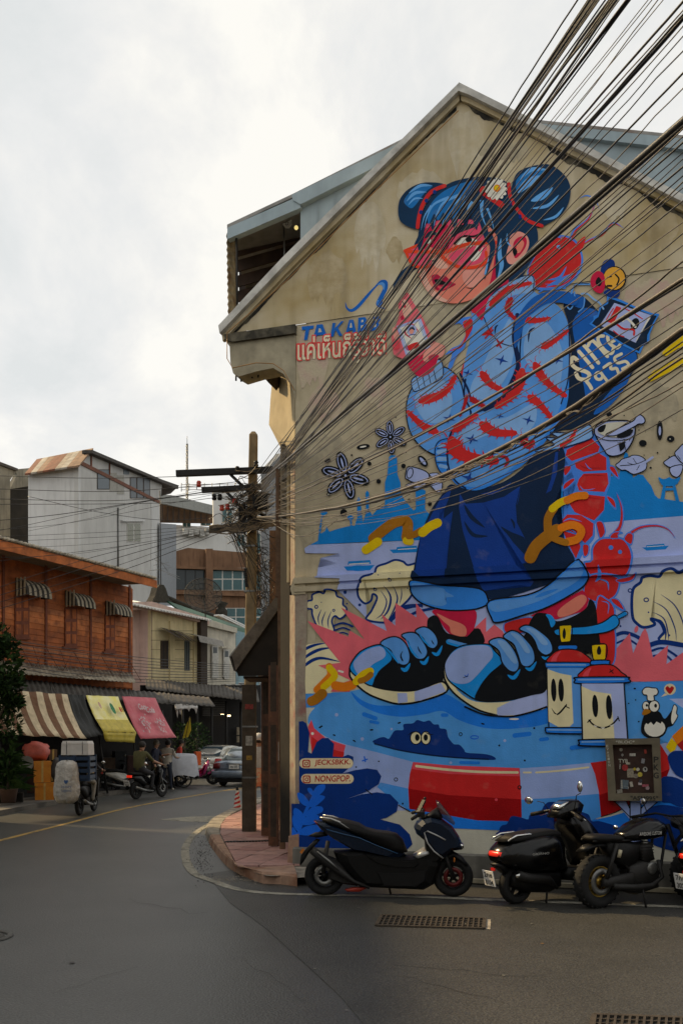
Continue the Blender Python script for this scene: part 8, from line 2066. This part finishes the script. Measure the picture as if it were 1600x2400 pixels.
poly(wp, 'terrace_roof', M_('grey_tin_panel', (.30, .31, .29), .6, var=.2, streak=.3), wb, ((376, 1160), (400, 1160), (498, 1184), (498, 1205), (378, 1180)), 2.5, .3)
poly(wp, 'terrace_wall', M_('rusty_terrace', (.15, .085, .045), .9, var=.5, scale=.6, streak=.6), wb, ((376, 1180), (498, 1205), (498, 1226), (376, 1224)), 1.5, .3)
for k in range(9): mb = MB(); mb.bar(wp.ray(380+k*13, 1183+k*2.6, 1.8), wp.ray(380+k*13, 1222, 1.8), .16, .1, up=wp.n); mb.build('terrace_post', mt_dkw, wb)
for x0, y0, x1, y1 in ((428, 1218, 447, 1236), (470, 1205, 494, 1232), (555, 1252, 574, 1282), (620, 1190, 640, 1235), (600, 1250, 622, 1300), (520, 1190, 545, 1225)): window(wp, wb, x0, y0, x1, y1, mt_frame, mt_teal, .1, 2, 1, 2)
for k in range(5): rp(wp, 'condenser', mt_frame, wb, 430+k*13, 1238+(k % 2)*4, 441+k*13, 1252+(k % 2)*4, 1.0, .9)
for k in range(12): mb = MB(); mb.tube([wp.ray(425+k*18, 1152-(k % 3)*2, 0), wp.ray(425+k*18, 1132, 0)], .05, 5); mb.build('roof_rail', mt_steel, wb)
for k in range(3): mb = MB(); mb.tube([wp.ray(425, 1136+k*6, 0), wp.ray(640, 1133+k*6, 0)], .04, 5); mb.build('roof_rail', mt_steel, wb)
ma = thing('radio_mast', 'slender lattice radio mast on the skyline left of the pole', 'mast', at(438, 1170, 150))
for dx, dy in ((-.28, 0), (.28, 0), (0, .4)): mb = MB(); mb.tube([at(438, 1700, 150)+Vector((dx, dy, 0)), at(438.5, 1040, 150)+Vector((dx*.4, dy*.4, 0))], .07, 5); mb.build('leg', mt_steel, ma)
mb = MB()
for k in range(24): z = 1045+k*9; mb.tube([at(438, z, 150)+Vector((-.2, 0, 0)), at(438, z+9, 150)+Vector((.2, 0, 0))], .04, 4)
mb.build('lattice', mt_steel, ma); mb = MB(); mb.tube([at(438.5, 1042, 150), at(438.5, 1022, 150)], .05, 5); mb.build('spike', mt_steel, ma)
gm = PL(at(600, 1100, 40), at(700, 1100, 44)); poly_o = thing('far_grey_roof', 'grey roof slope peeking left of the mural corner', 'roof', gm.pt(650, 0))
poly(gm, 'slope', M_('slate_grey', (.22, .23, .24), .8), poly_o, ((625, 1100), (660, 1062), (700, 1062), (700, 1720), (625, 1720)), 0, .3)
# ------------------------------------------------------------------ dim shop fronts further up the street
fs_ = thing('shop_row', 'dim shop fronts with sagging tin roofs below the cream house', 'shop', c2.pt(470, 0, 2.5))
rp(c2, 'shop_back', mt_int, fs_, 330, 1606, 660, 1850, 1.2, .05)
for i in range(5):
    x0 = 340+i*52; sheet4('tin_roof', mt_darktin, fs_, (c2.ray(x0, 1590+i*5, 1.3), c2.ray(x0+54, 1596+i*5, 1.3), c2.ray(x0+60, 1622+i*6, 3.4), c2.ray(x0+2, 1614+i*6, 3.4)), ribs=6, nx=24, ny=3, seed=i+20)
for i in range(8): p = c2.pt(360+i*34, 0, 2.9); mb = MB(); mb.tube([p, (p.x, p.y, 3.6)], .06, 6); mb.build('post', mt_dark, fs_)
for x, y in ((519, 1676), (523, 1676), (534, 1678), (538, 1678)): mb = MB(); mb.ball(c2.ray(x, y, 1.6), .05, n=8); mb.build('bulb', M_('shop_bulb', (1, .75, .4), .4, emit=6, bump=0), fs_)
for x, y, w2, h2 in ((555, 1705, 13, 18), (555, 1726, 11, 14)): rp(c2, 'poster', M_('poster', (.25, .2, .13), .8, var=.4, scale=8), fs_, x, y, x+w2, y+h2, 1.5, .02)
for i in range(8): rp(c2, 'shutter_slat', mt_darktin, fs_, 475, 1640+i*5, 530, 1643.5+i*5, 2.0, .03)
# wires along the shop fronts
for i in range(9):
    y0, y1 = 1500+i*8, 1560+i*4.5; pts = []
    for k in range(17): t = k/16; x = 20+t*540; pts.append(at(x, y0+(y1-y0)*t+14*math.sin(t*math.pi)*(.5+.1*i), 24+t*14))
    finish(pts, .011, 'facade_cable', 'black cable along the house fronts across the street, %s from the top' % ORD(i+1), 'cables along the house fronts', mt_cable, 5)
# ------------------------------------------------------------------ planting
def leaves(mb, c, sz, n, size, seed, up=.3):
    q = random.Random(seed)
    for i in range(n):
        while True:
            p = Vector((q.uniform(-1, 1), q.uniform(-1, 1), q.uniform(-1, 1)))
            if p.length < 1 and p.length > .35+.3*q.random(): break
        f = 1+.35*pnoise(p*2.2+Vector((seed, 0, 0)))
        if pnoise(p*3.1+Vector((0, seed, 0))) < -.22: continue
        o = Vector(c)+Vector((p.x*sz[0], p.y*sz[1], p.z*sz[2]))*f; d = (p+Vector((q.uniform(-.7, .7), q.uniform(-.7, .7), q.uniform(-.6, .6)+up))).normalized(); s = d.cross(Vector((q.random()-.5, q.random()-.5, q.random()))).normalized(); k = size*q.uniform(.6, 1.3)
        mb.add([o-d*k, o+s*k*.45, o+d*k, o-s*k*.45+s.cross(d)*k*.15], [(0, 1, 2, 3)], q.choice((0, 0, 1)))
mt_l1 = M_('leaf_dark', (.013, .032, .008), .8, var=.4, bump=0, spec=.12); mt_l2 = M_('leaf_mid', (.035, .075, .018), .75, var=.4, bump=0, spec=.12)
tb = at(2, 1890, 23.0); tr = thing('street_tree', 'dark leafy tree at the left edge in front of the striped awning', 'tree', (tb.x, tb.y, .1))
mb = MB(); mb.tube([(tb.x-.1, tb.y, .1), (tb.x-.05, tb.y, 1.2), (tb.x-.3, tb.y+.1, 2.6), (tb.x-.2, tb.y, 3.6)], [.1, .085, .07, .03], 8); [mb.tube([(tb.x-.2, tb.y, 2.0), (tb.x+a, tb.y+b, c)], [.05, .02], 6) for a, b, c in ((.3, .1, 3.0), (.2, -.3, 2.6), (-.7, .2, 3.2))]; mb.build('trunk', M_('bark', (.06, .045, .03), .9, bump=.5), tr)
mb = MB(); 
for k, (x, y, rx, rz, n) in enumerate(((-12, 1560, .75, .8, 900), (20, 1600, .42, .4, 420), (0, 1640, .55, .4, 500), (32, 1645, .3, .25, 240), (-30, 1500, .7, .5, 500), (10, 1520, .4, .35, 300), (5, 1700, .5, .5, 500), (-25, 1620, .6, .9, 600))): leaves(mb, at(x, y, 23.0), (rx, rx, rz), n, .085, k+1)
mb.build('crown', [mt_l1, mt_l2], tr)
pl_ = thing('palm_shrub', 'spiky dark green shrub in a pot below the street tree', 'shrub', tb+Vector((.25, -.35, 0)))
pc = at(20, 1840, 22.4); mb = MB(); q = random.Random(12)
for i in range(150):
    a = q.uniform(0, 6.28); e = q.uniform(-.1, 1.25); L_2 = q.uniform(.35, .75); d = Vector((math.cos(a)*math.cos(e), math.sin(a)*math.cos(e), math.sin(e))); o = pc+Vector((q.uniform(-.12, .12), q.uniform(-.12, .12), q.uniform(-.1, .75))); s = d.cross(UZ).normalized()*.028; mid = o+d*L_2*.55; tip = o+d*L_2+Vector((0, 0, -.25*L_2)); mb.add([o-s*.4, o+s*.4, mid+s, tip, mid-s], [(0, 1, 2, 3, 4)], i % 2)
mb.build('fronds', [mt_l1, mt_l2], pl_)
mb = MB(); mb.tube([pc+Vector((0, 0, -.4)), pc+Vector((0, 0, .6))], .04, 6); mb.build('stem', MATS['bark'], pl_); mb = MB(); mb.lathe([(.0, -.44), (.17, -.44), (.22, -.12), (.24, -.1), (.2, -.1), (.0, -.14)], pc, n=16); mb.build('pot', M_('clay_pot', (.12, .07, .05), .8), pl_)
for i, (x, y, Y) in enumerate(((432, 1735, 36), (460, 1730, 38))):
    p = at(x, y, Y); t = thing('potted_bush', ('dark potted bush behind the covered cart', 'dark potted bush beside the silver car')[i], 'bush', (p.x, p.y, .12)); mb = MB(); leaves(mb, p, (.6, .5, .7), 600, .07, 30+i); mb.build('foliage', [mt_l1, mt_l2], t); mb = MB(); mb.tube([(p.x, p.y, .1), (p.x, p.y, p.z)], .05, 6); mb.build('stem', MATS['bark'], t)
# ------------------------------------------------------------------ unseen houses added outside the picture to shade the road and wall
nb_ = thing('unseen_shade_house', 'plain plastered house added unseen beyond the left edge to shade the road', 'house', (-9.5, 9, 0))
for nm, c, s in (('wall', (-11.5, 12.2, 4.2), (5, 15.6, 8.4)), ('roof', (-11.5, 12.2, 8.5), (5.8, 16.4, .25)), ('door', (-8.98, 9, 1.1), (.06, 1.6, 2.2))):  # wall, roof and door of the added unseen shade house
    mb = MB(); mb.box(c, s); mb.build(nm, mt_whitew if nm == 'wall' else (mt_tin if nm == 'roof' else mt_dkw), nb_)
for k in range(3): mb = MB(); mb.box((-8.97, 6+k*3, 4.2), (.05, 1.2, 1.4)); mb.build('window', mt_pane, nb_)  # windows of the added unseen shade house
n2 = thing('unseen_blocker_house', 'plain plastered house added unseen behind the camera to block low sky', 'house', (2, -6, 0))
for nm, c, s in (('wall', (2, -9, 2.5), (30, 5, 5.0)), ('roof', (2, -9, 5.1), (31, 6, .25))): mb = MB(); mb.box(c, s); mb.build(nm, mt_conc if nm == 'wall' else mt_tin, n2)  # wall and roof of the added unseen blocker house
for k in range(7): mb = MB(); mb.box((-9+k*3.6, -6.48, 4.0), (1.4, .06, .9)); mb.build('window', mt_pane, n2); mb = MB(); mb.box((-9+k*3.6, -6.47, 1.4), (2.4, .06, 2.6)); mb.build('shutter', mt_dark, n2)  # windows and shutters of the added unseen blocker house
